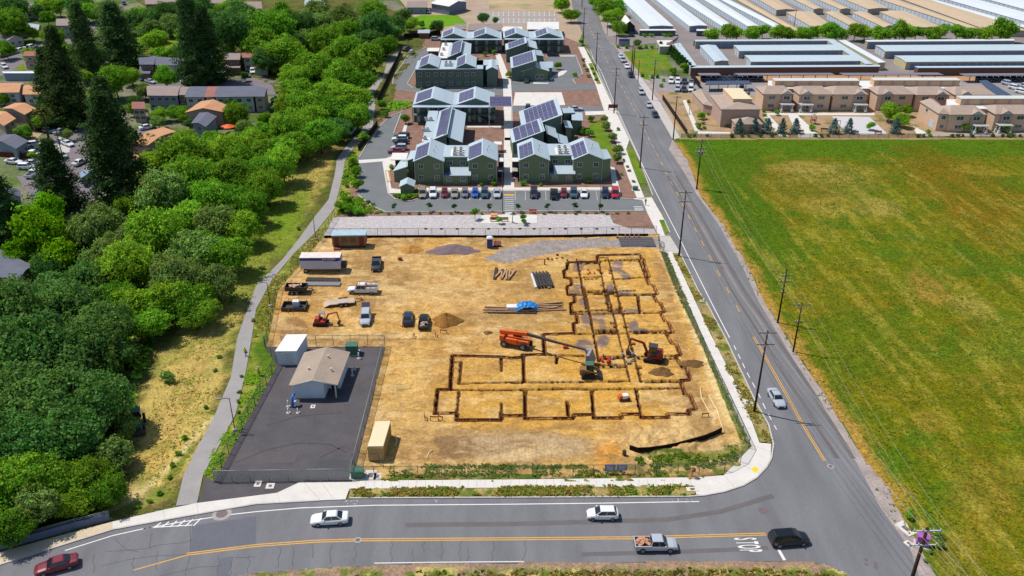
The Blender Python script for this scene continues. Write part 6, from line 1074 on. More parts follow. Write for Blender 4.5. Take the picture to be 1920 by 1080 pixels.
def vehicle(key, kind, L, W, st, cab, wr, ax, zb=.24, bed=None, extra=None, far=False):
    root = empty(kind); mb = MB(); n = len(st); ring = []
    for x, w_, zt in st:
        zbb = zb+(.12 if abs(x) > L*.46 else 0)
        ring.append([(x, -w_*.9, zbb), (x, -w_, zbb+.16), (x, -w_, zt-.16), (x, -w_*.9, zt-.03), (x, -w_*.5, zt+.015), (x, w_*.5, zt+.015), (x, w_*.9, zt-.03), (x, w_, zt-.16), (x, w_, zbb+.16), (x, w_*.9, zbb)])
    k = 10; fs = [(i*k+j, i*k+(j+1) % k, (i+1)*k+(j+1) % k, (i+1)*k+j) for i in range(n-1) for j in range(k)]+[tuple(range(k)), tuple(range((n-1)*k, n*k))[::-1]]
    mb.add([p for r_ in ring for p in r_], fs, 0, False); xb0, xb1, xt0, xt1, z0, z1, wb, wt = cab
    xm = lambda t: 0
    mb.hexa([(xb0, -wb, z0-.05), (xb1, -wb, z0-.05), (xb1, wb, z0-.05), (xb0, wb, z0-.05)], [(xt0, -wt, z1-.03), (xt1, -wt, z1-.03), (xt1, wt, z1-.03), (xt0, wt, z1-.03)]); mb.hexa([(xt0, -wt, z1-.03), (xt1, -wt, z1-.03), (xt1, wt, z1-.03), (xt0, wt, z1-.03)], [(xt0+.08, -wt+.1, z1+.02), (xt1-.1, -wt+.1, z1+.02), (xt1-.1, wt-.1, z1+.02), (xt0+.08, wt-.1, z1+.02)])
    if bed:
        x0, x1, zf, ztop, w_ = bed
        for s in (-1, 1): mb.box(((x0+x1)/2, s*(w_-.06), (zb+.1+ztop)/2), (x1-x0, .12, ztop-zb-.1))
        mb.box((x0+.05, 0, (zb+.1+ztop)/2), (.1, 2*w_-.24, ztop-zb-.1)); mb.box(((x0+x1)/2, 0, zf-.15), (x1-x0, 2*w_-.2, .3), mi=1)
    body = mb.build('body', [m_paint, m_black], root)
    frustum_panes(root, cab)
    for x in ax:
        for s in (-1, 1): wheel(root, x, s*(W/2-.1), wr)
    for s in (-1, 1):
        fx, fw, fz = st[-1]; rx, rw, rz = st[0]
        mb = MB(); mb.box((fx-.04, s*(fw-.12), fz-.2), (.16, .26, .13)); mb.build('headlight', m_lamp, root); mb = MB(); mb.box((rx+.02, s*(rw-.1), (rz if not bed else bed[3])-.22), (.1, .2, .22)); mb.build('taillight', m_tail, root)
        mb = MB(); mb.box((xb1-.35, s*(wb+.12), z0+.06), (.16, .2, .14)); mb.build('mirror', m_paint, root)
    mb = MB(); mb.box((st[-1][0], 0, zb+.24), (.06, st[-1][1]*1.3, .16)); mb.build('grille', m_black, root)
    if extra: extra(root)
    t = proto(root); PROT.append(t); TV[key] = t
TV = {}
vehicle('sedan', 'parked_car', 4.85, 1.84, [(-2.42, .72, .86), (-2.3, .86, 1.0), (-1.7, .915, 1.03), (0, .92, .96), (1.1, .91, .93), (1.95, .87, .82), (2.3, .78, .7), (2.42, .64, .58)], (-1.75, 1.0, -.95, .25, .96, 1.46, .82, .6), .33, (-1.4, 1.42))
vehicle('hatch', 'parked_car', 4.05, 1.72, [(-2.02, .74, .95), (-1.9, .82, 1.04), (-1, .86, 1.02), (.3, .86, .97), (1.1, .84, .93), (1.65, .78, .82), (1.95, .68, .68), (2.02, .58, .56)], (-1.88, 1.05, -1.5, .2, .98, 1.5, .78, .6), .3, (-1.25, 1.3))
vehicle('suv', 'parked_car', 4.7, 1.88, [(-2.35, .78, 1.0), (-2.25, .9, 1.1), (-1, .94, 1.1), (.6, .94, 1.06), (1.5, .92, 1.0), (2.1, .84, .9), (2.35, .72, .72)], (-2.22, 1.1, -1.85, .3, 1.06, 1.7, .86, .68), .37, (-1.4, 1.42))
vehicle('minivan', 'parked_car', 5.0, 1.95, [(-2.5, .82, 1.0), (-2.4, .94, 1.1), (-1, .97, 1.1), (.8, .97, 1.04), (1.6, .94, .96), (2.25, .84, .82), (2.5, .7, .66)], (-2.4, 1.45, -2.1, .45, 1.06, 1.76, .9, .72), .36, (-1.5, 1.55))
PK = [(-.75, .93, 1.06), (.2, .94, 1.06), (1.3, .93, 1.04), (2.1, .9, 1.0), (2.5, .84, .88), (2.65, .76, .7)]
vehicle('pickup', 'pickup_truck', 5.4, 1.95, PK, (-.75, 1.4, -.55, .75, 1.03, 1.74, .86, .7), .39, (-1.75, 1.65), .34, bed=(-2.7, -.72, .75, 1.1, .94))
def rack(root):
    mb = MB()
    for x in (-2.5, -1.5, -.5, .6):
        for s in (-1, 1): mb.box((x, s*.9, 1.5), (.06, .06, .8))
        mb.box((x, 0, 1.92), (.06, 1.86, .06))
    for s in (-1, 1): mb.box((-.9, s*.9, 1.93), (4.2, .06, .06))
    mb.build('ladder_rack', m_rim, root); mb = MB()
    for s in (-1, 1): mb.box((-1.75, s*.82, 1.05), (2.1, .4, .75))
    mb.build('tool_box', PT['white'], root); mb = MB(); mb.box((-.3, 1.0, 2.0), (5.6, .1, .06)); mb.box((-.3, .7, 2.0), (5.6, .08, .06)); mb.build('ladder', mat('ladder', A(190, 120, 90), .7), root)
vehicle('service', 'service_truck', 5.8, 2.0, [(-.75, .95, 1.15), (.2, .96, 1.15), (1.5, .95, 1.12), (2.4, .92, 1.08), (2.85, .84, .9), (2.95, .76, .74)], (-.8, 1.5, -.6, .85, 1.1, 1.88, .88, .72), .42, (-1.8, 1.9), .38, bed=(-2.9, -.72, .8, 1.2, .98), extra=rack)
def vanr(root):
    mb = MB()
    for s in (-1, 1): mb.box((-.6, s*.6, 1.98), (3.6, .06, .1))
    mb.build('roof_rack', m_black, root)
vehicle('van', 'parked_van', 5.4, 2.0, [(-2.7, .9, 1.1), (-2.6, .97, 1.16), (0, .99, 1.16), (1.4, .98, 1.1), (2.2, .9, 1.0), (2.65, .8, .76)], (-2.66, 1.75, -2.58, .95, 1.12, 1.9, .95, .82), .38, (-1.7, 1.75), extra=vanr)
def car(key, color, px, py, hx, hy, label, group=None, z=.06, zoff=0, s=1.0, cat=None, name=None, exact=False):
    """px,py: ground under the middle of the car; hx,hy: photo point ahead of it, for its heading"""
    a, b = P(px, py), P(px+hx, py+hy); rz = math.atan2(b.y-a.y, b.x-a.x)
    o = clone(TV[key], (a.x, a.y, z), rz, label, cat or {'pickup': 'pickup truck', 'service': 'service truck', 'van': 'van', 'suv': 'SUV', 'minivan': 'minivan'}.get(key, 'car'), group, s, PT[color])
    o.name = name or {'pickup': 'pickup_truck', 'service': 'service_truck', 'van': 'parked_van'}.get(key, 'parked_car'); return o
# moving on the near road
car('sedan', 'white', 619, 979, -20, 1.2, 'white sedan heading left on the near road', None, name='moving_car'); car('hatch', 'white', 1129, 970, -20, 0, 'small white hatchback in the middle of the near road', None, name='moving_car')
o = car('pickup', 'silver', 1229, 1028, 20, 0, 'silver pickup with scrap wood in its open bed on the near road', None); mb = MB(); random.seed(2)
car('minivan', 'black', 1478, 1017, 20, -1.5, 'black minivan passing the painted STOP lettering', None, name='moving_car'); car('sedan', 'maroon', 108, 1066, -20, 5.5, 'maroon car cut by the bottom left corner of the photo', None, name='moving_car'); car('sedan', 'silver', 1455, 752, 7, 12, 'silver sedan driving alone beside the green field', None, name='moving_car', s=.95)
def scrap(target, n, mname, col, x0, x1, yw, z):
    mb = MB()
    for i in range(n): mb.box((random.uniform(x0, x1), random.uniform(-yw, yw), z+random.uniform(0, .25)), (random.uniform(.5, 1.3), random.uniform(.15, .5), random.uniform(.06, .2)), random.uniform(-1.5, 1.5))
    q = mb.build('scrap_pile', mat(mname, A(*col), .85, var=.3, scale=3)); q.location = target.location; q.rotation_euler = target.rotation_euler; return q
tag(scrap(o, 9, 'scrap_wood', (206, 150, 120), -2.3, -1.1, .5, .85), 'loose scrap wood lying in the bed of the silver pickup', 'scrap wood')
# roadside parking
G = 'cars parked along the main road'
for k, c, x, y, l in (('sedan', 'white', 1164, 108.5, 'white car at the far end of the roadside parked cars'), ('suv', 'silver', 1168, 115.5, 'silver SUV second from the far end of the roadside cars'), ('sedan', 'white', 1175, 127, 'white car beside the twin tall poles'), ('suv', 'black', 1182.5, 144, 'black SUV parked just below the twin tall poles'), ('suv', 'silver', 1202, 176, 'silver car parked third from the near end of the roadside'), ('sedan', 'silver', 1216.5, 200, 'white-grey sedan parked between two roadside cars'), ('sedan', 'navy', 1228, 218, 'dark navy car nearest the field in the roadside row')): car(k, c, x, y, 5.2, 10, l, G)
# apartment parking row
G = 'cars in the front parking row'
for i, (k, c, x, l) in enumerate((('minivan', 'tan', 792.5, 'tan-grey minivan at the left end of the front parking row'), ('suv', 'white', 812, 'white SUV second from the left in the front parking row'), ('hatch', 'maroon', 834, 'dark red hatchback third from the left in the front row'), ('sedan', 'tan', 852.5, 'beige sedan between the dark red and grey cars'), ('hatch', 'grey', 872, 'grey hatchback left of the bright blue car'), ('hatch', 'blue', 891, 'bright blue hatchback in the front parking row'), ('suv', 'teal', 909, 'dark blue SUV right of the bright blue car'), ('sedan', 'silver', 932, 'pale car nearest the striped crosswalk on its left'), ('minivan', 'dark', 1001, 'dark minivan nearest the striped crosswalk on its right'), ('pickup', 'black', 1038.5, 'dark pickup left of the red and white small car'), ('hatch', 'maroon', 1057, 'red small car with a pale roof in the front row'), ('suv', 'teal', 1075.5, 'grey-blue SUV left of the white sedan'), ('sedan', 'white', 1095, 'white sedan in the right half of the front row'), ('suv', 'navy', 1134.5, 'navy SUV beside the bright red car'), ('minivan', 'red', 1153, 'bright red minivan at the right end of the front row'))): car(k, c, x, 367 if k != 'pickup' else 369, 0, 10 if i < 8 else 10, l, G)
G = 'cars in the side stalls'
for k, c, x, y, l in (('suv', 'dark', 753.5, 259, 'dark car farthest up the side stalls'), ('suv', 'white', 750, 264.5, 'white car second in the side stalls'), ('hatch', 'navy', 752, 269.5, 'dark blue car in the middle of the side stalls'), ('suv', 'silver', 748.5, 281, 'white and grey car beside the red one in the side stalls'), ('sedan', 'darkred', 743.5, 287, 'red car beside the white carport')): car(k, c, x, y, -10, 0, l, G)
for k, c, x, y, hx, hy, l in (('sedan', 'navy', 1037, 105.5, 10, 0, 'dark car parked at the top of the small upper lot'), ('hatch', 'dark', 987, 154.5, 0, 10, 'dark hatchback in front of the glazed entrance'), ('suv', 'silver', 818, 76, 10, 0, 'silver SUV at the end of the upper drive'), ('suv', 'navy', 990, 207, 0, 8, 'dark blue car half hidden behind the panel roofs'), ('sedan', 'silver', 1079, 207.5, 10, 0, 'silver car peeking out behind the stepped green wing'), ('hatch', 'silver', 772, 100.5, 4, -4, 'silver car on the curve of the upper drive'), ('suv', 'dark', 763, 95, 8, -3, 'dark SUV under the tree shade at the upper drive'), ('van', 'silver', 659, 250, -8, 9, 'silver van with roof racks parked under trees by the path'), ('suv', 'silver', 803, 25, 4, 8, 'pale van in front of the grey barn'), ('suv', 'black', 1184, 68, 4, 6, 'black car outside the small dark barn'), ('suv', 'dark', 1304, 85, 0, 8, 'dark car at the depot gate beside the slanting row')): car(k, c, x, y, hx, hy, l, 'scattered parked cars')
G = 'cars in the lot of the beige complex'
for i, (k, c, x, y, l) in enumerate((('suv', 'white', 1258, 155, 'white SUV at the left end of the back row by the dark fence'), ('suv', 'white', 1270.5, 156, 'white car second in the back row by the dark fence'), ('suv', 'dark', 1283, 156, 'dark SUV third in the back row by the dark fence'), ('sedan', 'grey', 1296, 157, 'grey sedan fourth in the back row by the dark fence'), ('suv', 'silver', 1270, 170, 'pale car left in the front row of the corner lot'), ('suv', 'dark', 1282, 171, 'dark car in the middle of the front row of the corner lot'), ('van', 'white', 1295, 170, 'white van at the right of the front row of the corner lot'), ('suv', 'white', 1390, 170, 'white van beside the beige block roof'), ('sedan', 'grey', 1398, 175, 'grey car nosing out beside the beige block'))): car(k, c, x, y, 0, 8, l, G)
for i in range(12): car(('suv', 'sedan', 'hatch')[i % 3], ('navy', 'dark', 'black', 'teal')[i % 4], 1318+i*9.8, 150.5, 0, 8, '%s dark car from the left under the blue carports' % ordn(i), G)
for i in range(9): car(('suv', 'sedan')[i % 2], ('black', 'navy', 'dark')[i % 3], 1833+i*11, 151, 0, 8, '%s dark car from the left under the far right carport' % ordn(i), G)
for i, (x, y, c) in enumerate(((1903, 168, 'white'), (1916, 176, 'white'), (1890, 160, 'silver'), (1925, 166, 'silver'))): car('suv', c, x, y, 10, 2, '%s pale car parked at the right edge beyond the beige modules' % ordn(i), G)
# west neighbourhood
G = 'cars of the west neighbourhood'
for k, c, x, y, hx, hy, l in (('sedan', 'white', 128, 273, 10, 4, 'white sedan alone on the residential turning circle'), ('sedan', 'silver', 115, 250, 10, -4, 'silver car parked on the kerb by the palm'), ('sedan', 'navy', 98, 240, 10, 2, 'navy car on the driveway behind the palm'), ('hatch', 'teal', 92, 249, 10, 2, 'teal car on the driveway in front of the palm'), ('suv', 'white', 67, 275, 10, -1, 'white SUV highest in the packed driveway'), ('suv', 'black', 58, 284, 10, -1, 'black SUV below the white one in the packed driveway'), ('pickup', 'white', 62, 293, 10, 0, 'white pickup beside the small bright shrub'), ('sedan', 'white', 27, 307, 10, 1, 'white sedan at the left of the lower driveway'), ('sedan', 'grey', 64, 309, 10, 0, 'grey-blue sedan at the right of the lower driveway'), ('suv', 'white', 52, 317, 10, 0, 'white and dark SUV in the lower driveway'), ('pickup', 'white', 64, 330, 8, -5, 'white pickup lowest in the driveway group'), ('hatch', 'silver', 117, 296, 8, 2, 'silver car beside the leaning pole'), ('sedan', 'white', 151, 308, 8, -4, 'white car next to the covered trailer'), ('sedan', 'white', 277, 242, 10, -2, 'white car between the orange roofs'), ('suv', 'white', 9, 128, 8, 6, 'white car parked at the far left street corner'), ('suv', 'white', 291, 140, 10, 1, 'white car parked in front of the slate townhouses'), ('sedan', 'white', 352, 156, 10, 0, 'white sedan in the shade before the twin redwoods'), ('suv', 'blue', 268, 150, 0, 8, 'blue car left of the flowering tree'), ('sedan', 'silver', 283, 156, 8, 2, 'silver car below the slate townhouses'), ('suv', 'white', 474, 137, 1, 8, 'left white SUV of three below the reddish roof'), ('suv', 'white', 487, 137, 1, 8, 'middle white SUV of three below the reddish roof'), ('suv', 'white', 499, 137, 1, 8, 'right white SUV of three below the reddish roof'), ('sedan', 'grey', 462, 144, 8, 3, 'grey car beside the dark street tree'), ('suv', 'dark', 434, 136, 0, 8, 'dark car at the foot of the taupe townhouse'), ('suv', 'navy', 160, 41, 10, 1, 'dark car on the far street behind the redwoods'), ('suv', 'dark', 165, 33, 10, 0, 'dark red-brown car above it on the far street'), ('suv', 'navy', 233, 9, 4, 6, 'navy and white car at the top of the far street')): car(k, c, x, y, hx, hy, l, G)
for i in range(6): car(('sedan', 'suv')[i % 2], ('dark', 'silver', 'silver', 'white', 'navy', 'white')[i], 8+i*10.5, 107-i*3.3, 10, -3.5, '%s car from the left along the far left street' % ordn(i), G)
# on the building site
G = 'vehicles on the building site'; ZS = SZ-.03
car('pickup', 'dark', 706, 501, -1, 10, 'dark grey pickup parked nose to the camera beside the white box trailer', G, ZS); car('service', 'white', 681, 549, -10, 0, 'white service truck with a ladder rack on the dirt', G, ZS); o = car('suv', 'silver', 686, 602, -1, 10, 'silver SUV with its tailgate raised', G, ZS, s=1.03)
mb = MB(); mb.hexa([(-2.2, -.75, 1.62), (-1.95, -.75, 1.66), (-1.95, .75, 1.66), (-2.2, .75, 1.62)], [(-3.1, -.72, 1.98), (-3.05, -.72, 2.06), (-3.05, .72, 2.06), (-3.1, .72, 1.98)]); q = mb.build('tailgate', PT['navy'], o)
car('sedan', 'navy', 765, 602, 1, -10, 'navy sedan beside the pickup with a loaded bed', G, ZS); o = car('pickup', 'black', 795, 609, 1, -10, 'black pickup with a cluttered bed beside the dirt pile', G, ZS, s=.96); tag(scrap(o, 8, 'bed_clutter', (190, 160, 150), -2.2, -1.0, .5, .85), 'clutter of tools and sacks in the bed of the black pickup', 'scrap')
# ================================================================ SITE EQUIPMENT
def at(root_xyz, name, label, cat, rz=0, group=None): return empty(name, root_xyz, rz, label, cat, group)
def G_(px, py, z=SZ): p = P(px, py); return (p.x, p.y, z)
def head(px, py, hx, hy): a, b = P(px, py), P(px+hx, py+hy); return math.atan2(b.y-a.y, b.x-a.x)
m_or = mat('orange_machine', A(240, 104, 28), .45, var=.05); m_rd = mat('red_machine', A(196, 60, 40), .45, var=.06); m_drd = mat('dark_red_machine', A(140, 36, 40), .5, var=.05); m_steel = mat('dark_steel', A(70, 66, 66), .6, .2, var=.1); m_grey = mat('grey_steel', A(150, 146, 150), .6, var=.08); m_track = mat('rubber_track', A(52, 48, 50), .85, var=.1); m_khaki = mat('khaki_machine', A(150, 116, 70), .6, var=.1); m_wood = mat('board_wood', A(196, 158, 124), .85, var=.12, scale=2); m_dwood = mat('dark_form_board', A(156, 98, 66), .85, var=.15, scale=1); m_bluep = mat('blue_plastic', A(26, 76, 170), .5, var=.04); m_wplas = mat('white_plastic', A(240, 242, 244), .5); m_gr = mat('green_cabinet', A(64, 116, 92), .6, var=.05); m_purp = mat('purple_cabinet', A(176, 92, 186), .6, var=.06)
def seg(mb, a, b, w0, h0, w1=None, h1=None, mi=0):
    a, b = Vector(a), Vector(b); t = (b-a).normalized(); s = t.cross(Vector((0, 0, 1))); s = s.normalized() if s.length > .01 else Vector((0, 1, 0)); u = s.cross(t); w1 = w1 or w0; h1 = h1 or h0
    mb.hexa([a-s*w0/2-u*h0/2, a+s*w0/2-u*h0/2, a+s*w0/2+u*h0/2, a-s*w0/2+u*h0/2], [b-s*w1/2-u*h1/2, b+s*w1/2-u*h1/2, b+s*w1/2+u*h1/2, b-s*w1/2+u*h1/2], mi)
def excavator(px, py, rz, label, mm, s=1.0, cabrot=0., cabin=True, reach=(1.5, 2.6)):
    e = at(G_(px, py), 'mini_excavator', label, 'excavator', rz); e.scale = (s,)*3
    for y in (-.75, .75):
        mb = MB(); mb.hexa([(-1.0, y-.18, 0), (1.0, y-.18, 0), (1.0, y+.18, 0), (-1.0, y+.18, 0)], [(-1.2, y-.18, .3), (1.2, y-.18, .3), (1.2, y+.18, .3), (-1.2, y+.18, .3)]); mb.hexa([(-1.2, y-.18, .3), (1.2, y-.18, .3), (1.2, y+.18, .3), (-1.2, y+.18, .3)], [(-1.0, y-.18, .55), (1.0, y-.18, .55), (1.0, y+.18, .55), (-1.0, y+.18, .55)]); mb.build('track', m_track, e)
    mb = MB(); mb.box((-1.45, 0, .25), (.1, 1.8, .4)); mb.box((-1.1, 0, .3), (.7, .3, .12)); mb.build('blade', m_steel, e)
    mb = MB(); mb.box((-.25, 0, .75), (1.9, 1.5, .35)); mb.box((-.75, 0, 1.15), (.9, 1.45, .6), top=(.8, .9)); mb.build('body', mm, e)
    mb = MB(); 
    for x in (-.35, .55):
        for y in (-.1, .7): mb.box((x, y, 1.6), (.06, .06, 1.4))
    mb.box((.1, .3, 2.3), (1.15, 1.0, .08)); c = mb.build('canopy', m_grey if not cabin else m_steel, e)
    if cabin: mb = MB(); mb.box((.1, .3, 1.6), (.86, .76, 1.25)); mb.build('cab_glass', m_cglass, e)
    else: mb = MB(); mb.box((-.1, .3, 1.2), (.5, .5, .15)); mb.box((-.3, .3, 1.5), (.12, .5, .5)); mb.build('seat', m_black, e)
    x1, z1 = reach; mb = MB(); seg(mb, (.75, -.2, .8), (1.35, -.2, z1*.85), .2, .3); seg(mb, (1.35, -.2, z1*.85), (2.3+x1*.4, -.2, z1), .18, .26, .16, .2); mb.build('boom', mm, e); mb = MB(); seg(mb, (2.3+x1*.4, -.2, z1+.05), (2.5+x1*.5, -.2, .9), .14, .22, .12, .14); mb.build('stick', mm, e)
    mb = MB(); X = 2.5+x1*.5; mb.hexa([(X-.5, -.5, .35), (X+.1, -.5, .25), (X+.1, .1, .25), (X-.5, .1, .35)], [(X-.1, -.5, .95), (X+.2, -.5, .85), (X+.2, .1, .85), (X-.1, .1, .95)]); mb.build('bucket', m_steel, e)
    return e
excavator(604, 609, head(604, 609, 10, 0), 'orange-red mini excavator with an open canopy beside the yard fence', m_rd, 1.0, cabin=False)
excavator(1224, 676, head(1224, 676, -10, -1.2), 'dark red excavator with a closed cab digging in the foundation', m_drd, 1.35)
# telehandler
e = at(G_(966, 649), 'telehandler', 'orange telehandler with its long boom reaching right over the foundation', 'telehandler', head(966, 649, 10, 1.8)); mb = MB(); mb.box((0, 0, 1.1), (5.0, 1.5, .8)); mb.box((-2.2, 0, 1.5), (.8, 1.7, 1.0)); mb.box((-.4, -.9, 1.4), (2.0, .5, .8)); mb.build('chassis', m_or, e); mb = MB(); mb.box((.2, .85, 1.7), (1.5, .8, 1.3)); mb.build('cab', m_cglass, e)
for x in (-1.7, 1.7):
    for y in (-1.05, 1.05): mb = MB(); mb.disc((x, y, .65), (0, 1, 0), .65, .42, 16); t = mb.build('wheel', m_tyreb, e); mb = MB(); mb.disc((x, y+(.22 if y > 0 else -.22), .65), (0, 1, 0), .36, .04, 12); mb.build('rim', m_grey, t)
mb = MB(); seg(mb, (-2.8, 0, 2.4), (2.2, 0, 2.75), .55, .6); mb.build('boom_housing', m_or, e)
tip = P(1098, 656, 3.0); el = e.matrix_world; bpy.context.view_layer.update(); tl = e.matrix_world.inverted() @ tip; mb = MB(); seg(mb, (2.2, 0, 2.72), (tl.x*.6, tl.y*.6, 2.85), .4, .42, .36, .36); seg(mb, (tl.x*.6, tl.y*.6, 2.85), (tl.x, tl.y, 2.9), .3, .3, .26, .26); mb.build('boom', m_steel, e)
mb = MB(); seg(mb, (tl.x, tl.y, 2.9), (tl.x+.5, tl.y, 1.6), .3, .3); mb.hexa([(tl.x+.3, tl.y-1.2, 1.0), (tl.x+1.6, tl.y-1.2, .8), (tl.x+1.6, tl.y+1.2, .8), (tl.x+.3, tl.y+1.2, 1.0)], [(tl.x+.4, tl.y-1.2, 2.5), (tl.x+.9, tl.y-1.2, 2.6), (tl.x+.9, tl.y+1.2, 2.6), (tl.x+.4, tl.y+1.2, 2.5)]); mb.build('bucket', m_grey, e)
for s in (-1, 1): mb = MB(); mb.box((2.6, s*.9, .5), (.5, .3, 1.0)); mb.build('stabiliser', m_steel, e)
# track loader
e = at(G_(1104, 706), 'track_loader', 'khaki compact track loader below the telehandler bucket', 'loader', head(1104, 706, 10, 0)); e.scale = (1.15,)*3
for y in (-.75, .75): mb = MB(); mb.hexa([(-1.1, y-.2, 0), (.9, y-.2, 0), (.9, y+.2, 0), (-1.1, y+.2, 0)], [(-.9, y-.2, .75), (.6, y-.2, .75), (.6, y+.2, .75), (-.9, y+.2, .75)]); mb.build('track', m_track, e)
mb = MB(); mb.box((-.5, 0, .9), (1.7, 1.1, .9)); mb.build('body', m_khaki, e); mb = MB(); mb.box((.05, 0, 1.55), (1.0, 1.0, 1.1)); mb.build('cab', m_cglass, e); mb = MB(); mb.box((.0, 0, 2.14), (1.2, 1.1, .08)); mb.build('cab_roof', m_gr, e)

for y in (-.72, .72): mb = MB(); seg(mb, (-1.1, y, 1.5), (1.2, y, .9), .14, .2); mb.build('lift_arm', m_khaki, e)
mb = MB(); mb.hexa([(1.2, -1, .05), (2.0, -1, .02), (2.0, 1, .02), (1.2, 1, .05)], [(1.1, -1, .8), (1.35, -1, .8), (1.35, 1, .8), (1.1, 1, .8)]); mb.build('bucket', m_steel, e)
e = at(G_(1170, 751), 'compactor', 'small orange and white compactor standing alone in a foundation room', 'compactor', .2); mb = MB(); mb.box((.1, 0, .75), (1.0, .8, .5)); mb.build('hood', m_wplas, e); mb = MB(); mb.box((-.6, 0, .7), (.5, .8, .7)); mb.box((0, 0, .35), (1.5, .6, .2)); mb.build('frame', m_or, e)
for x in (-.6, .6): mb = MB(); mb.disc((x, 0, .3), (0, 1, 0), .3, .9, 14); mb.build('drum', m_steel, e)
# box trailer
a, b = P(561, 484, 3.5), P(637, 483.5, 3.5); u = (b-a).normalized(); L_ = (b-a).length; v = Vector((-u.y, u.x, 0)); c = a.lerp(b, .5)+v*1.3
e = at((c.x, c.y, SZ), 'box_trailer', 'white box trailer with a blue lettered band, parked on the dirt', 'trailer', math.atan2(u.y, u.x)); hL = L_/2
mb = MB(); mb.box((0, 0, 2.0), (L_, 2.6, 2.2)); mb.build('body', mat('trailer_white', A(216, 218, 232), .5, var=.04), e); mb = MB(); mb.box((0, 0, 3.4), (L_+.04, 2.64, .08)); mb.build('roof', mat('trailer_roof', A(244, 228, 218), .6), e)
m_bb = mat('blue_band', A(24, 66, 160), .5); mb = MB(); mb.box((0, 0, 3.08), (L_+.02, 2.62, .6)); mb.box((L_*.28, -1.305, 2.72), (L_*.36, .03, .2)); mb.build('blue_band', m_bb, e)
t = text_obj('SULLIVAN', .62, m_wplas); t.parent = e; t.matrix_local = Matrix.Translation((L_*.22, -1.33, 3.08)) @ Matrix.Rotation(math.pi/2, 4, 'X') @ Matrix.Diagonal((.95, 1, 1, 1)); t = text_obj('INDUSTRIES', .22, m_wplas); t.parent = e; t.matrix_local = Matrix.Translation((L_*.25, -1.335, 2.7)) @ Matrix.Rotation(math.pi/2, 4, 'X')
for s in (-1, 1):
    for x in (-hL+1.0,): mb = MB(); mb.disc((x, s*1.15, .5), (0, 1, 0), .5, .35, 16); w_ = mb.build('wheel', m_tyreb, e); mb = MB(); mb.disc((x, s*1.34, .5), (0, 1, 0), .3, .04, 12); mb.build('rim', m_rim, w_)
mb = MB(); mb.box((hL+.5, 0, 1.3), (1.0, 1.6, .9)); mb.build('front_unit', m_black, e); mb = MB(); mb.box((hL-.6, .9, .45), (.15, .15, .9)); mb.box((hL-.6, -.9, .45), (.15, .15, .9)); mb.box((0, 0, .85), (L_*.98, 1.0, .14)); mb.build('chassis', m_steel, e)
# site office
a, b = P(620.6, 442.5, 3.1), P(685.5, 441.5, 3.1); u = (b-a).normalized(); L_ = (b-a).length; v = Vector((-u.y, u.x, 0)); c = a.lerp(b, .5)+v*1.35
e = at((c.x, c.y, SZ), 'site_office', 'brown portable site office with a pale blue roof against the gravel fence', 'site office', math.atan2(u.y, u.x)); mb = MB(); mb.box((0, 0, 1.75), (L_-.2, 2.5, 2.3)); mb.build('wall', mat('office_brown', A(150, 112, 84), .8, var=.06), e); mb = MB(); mb.box((0, 0, 3.0), (L_, 2.75, .18)); mb.build('roof', mat('office_roof', A(176, 206, 218), .6), e)
mb = MB(); mb.box((0, 0, .35), (L_-.5, 2.2, .5)); mb.build('skirting', m_steel, e)
for x in (-.36, .36): mb = MB(); mb.box((x*L_, -1.27, 1.6), (.95, .06, 2.0)); mb.build('door', mat('office_door', A(120, 50, 44), .7), e)
for x in (-.13, .11): mb = MB(); mb.box((x*L_, -1.27, 1.9), (1.3, .05, 1.1)); mb.build('window', mat('office_window', A(96, 86, 60), .4), e)
mb = MB(); mb.box((-.34*L_, -1.8, .35), (1.6, .9, .1)); mb.box((-.34*L_, -2.3, .15), (1.4, .3, .1)); mb.build('step', m_dwood, e)
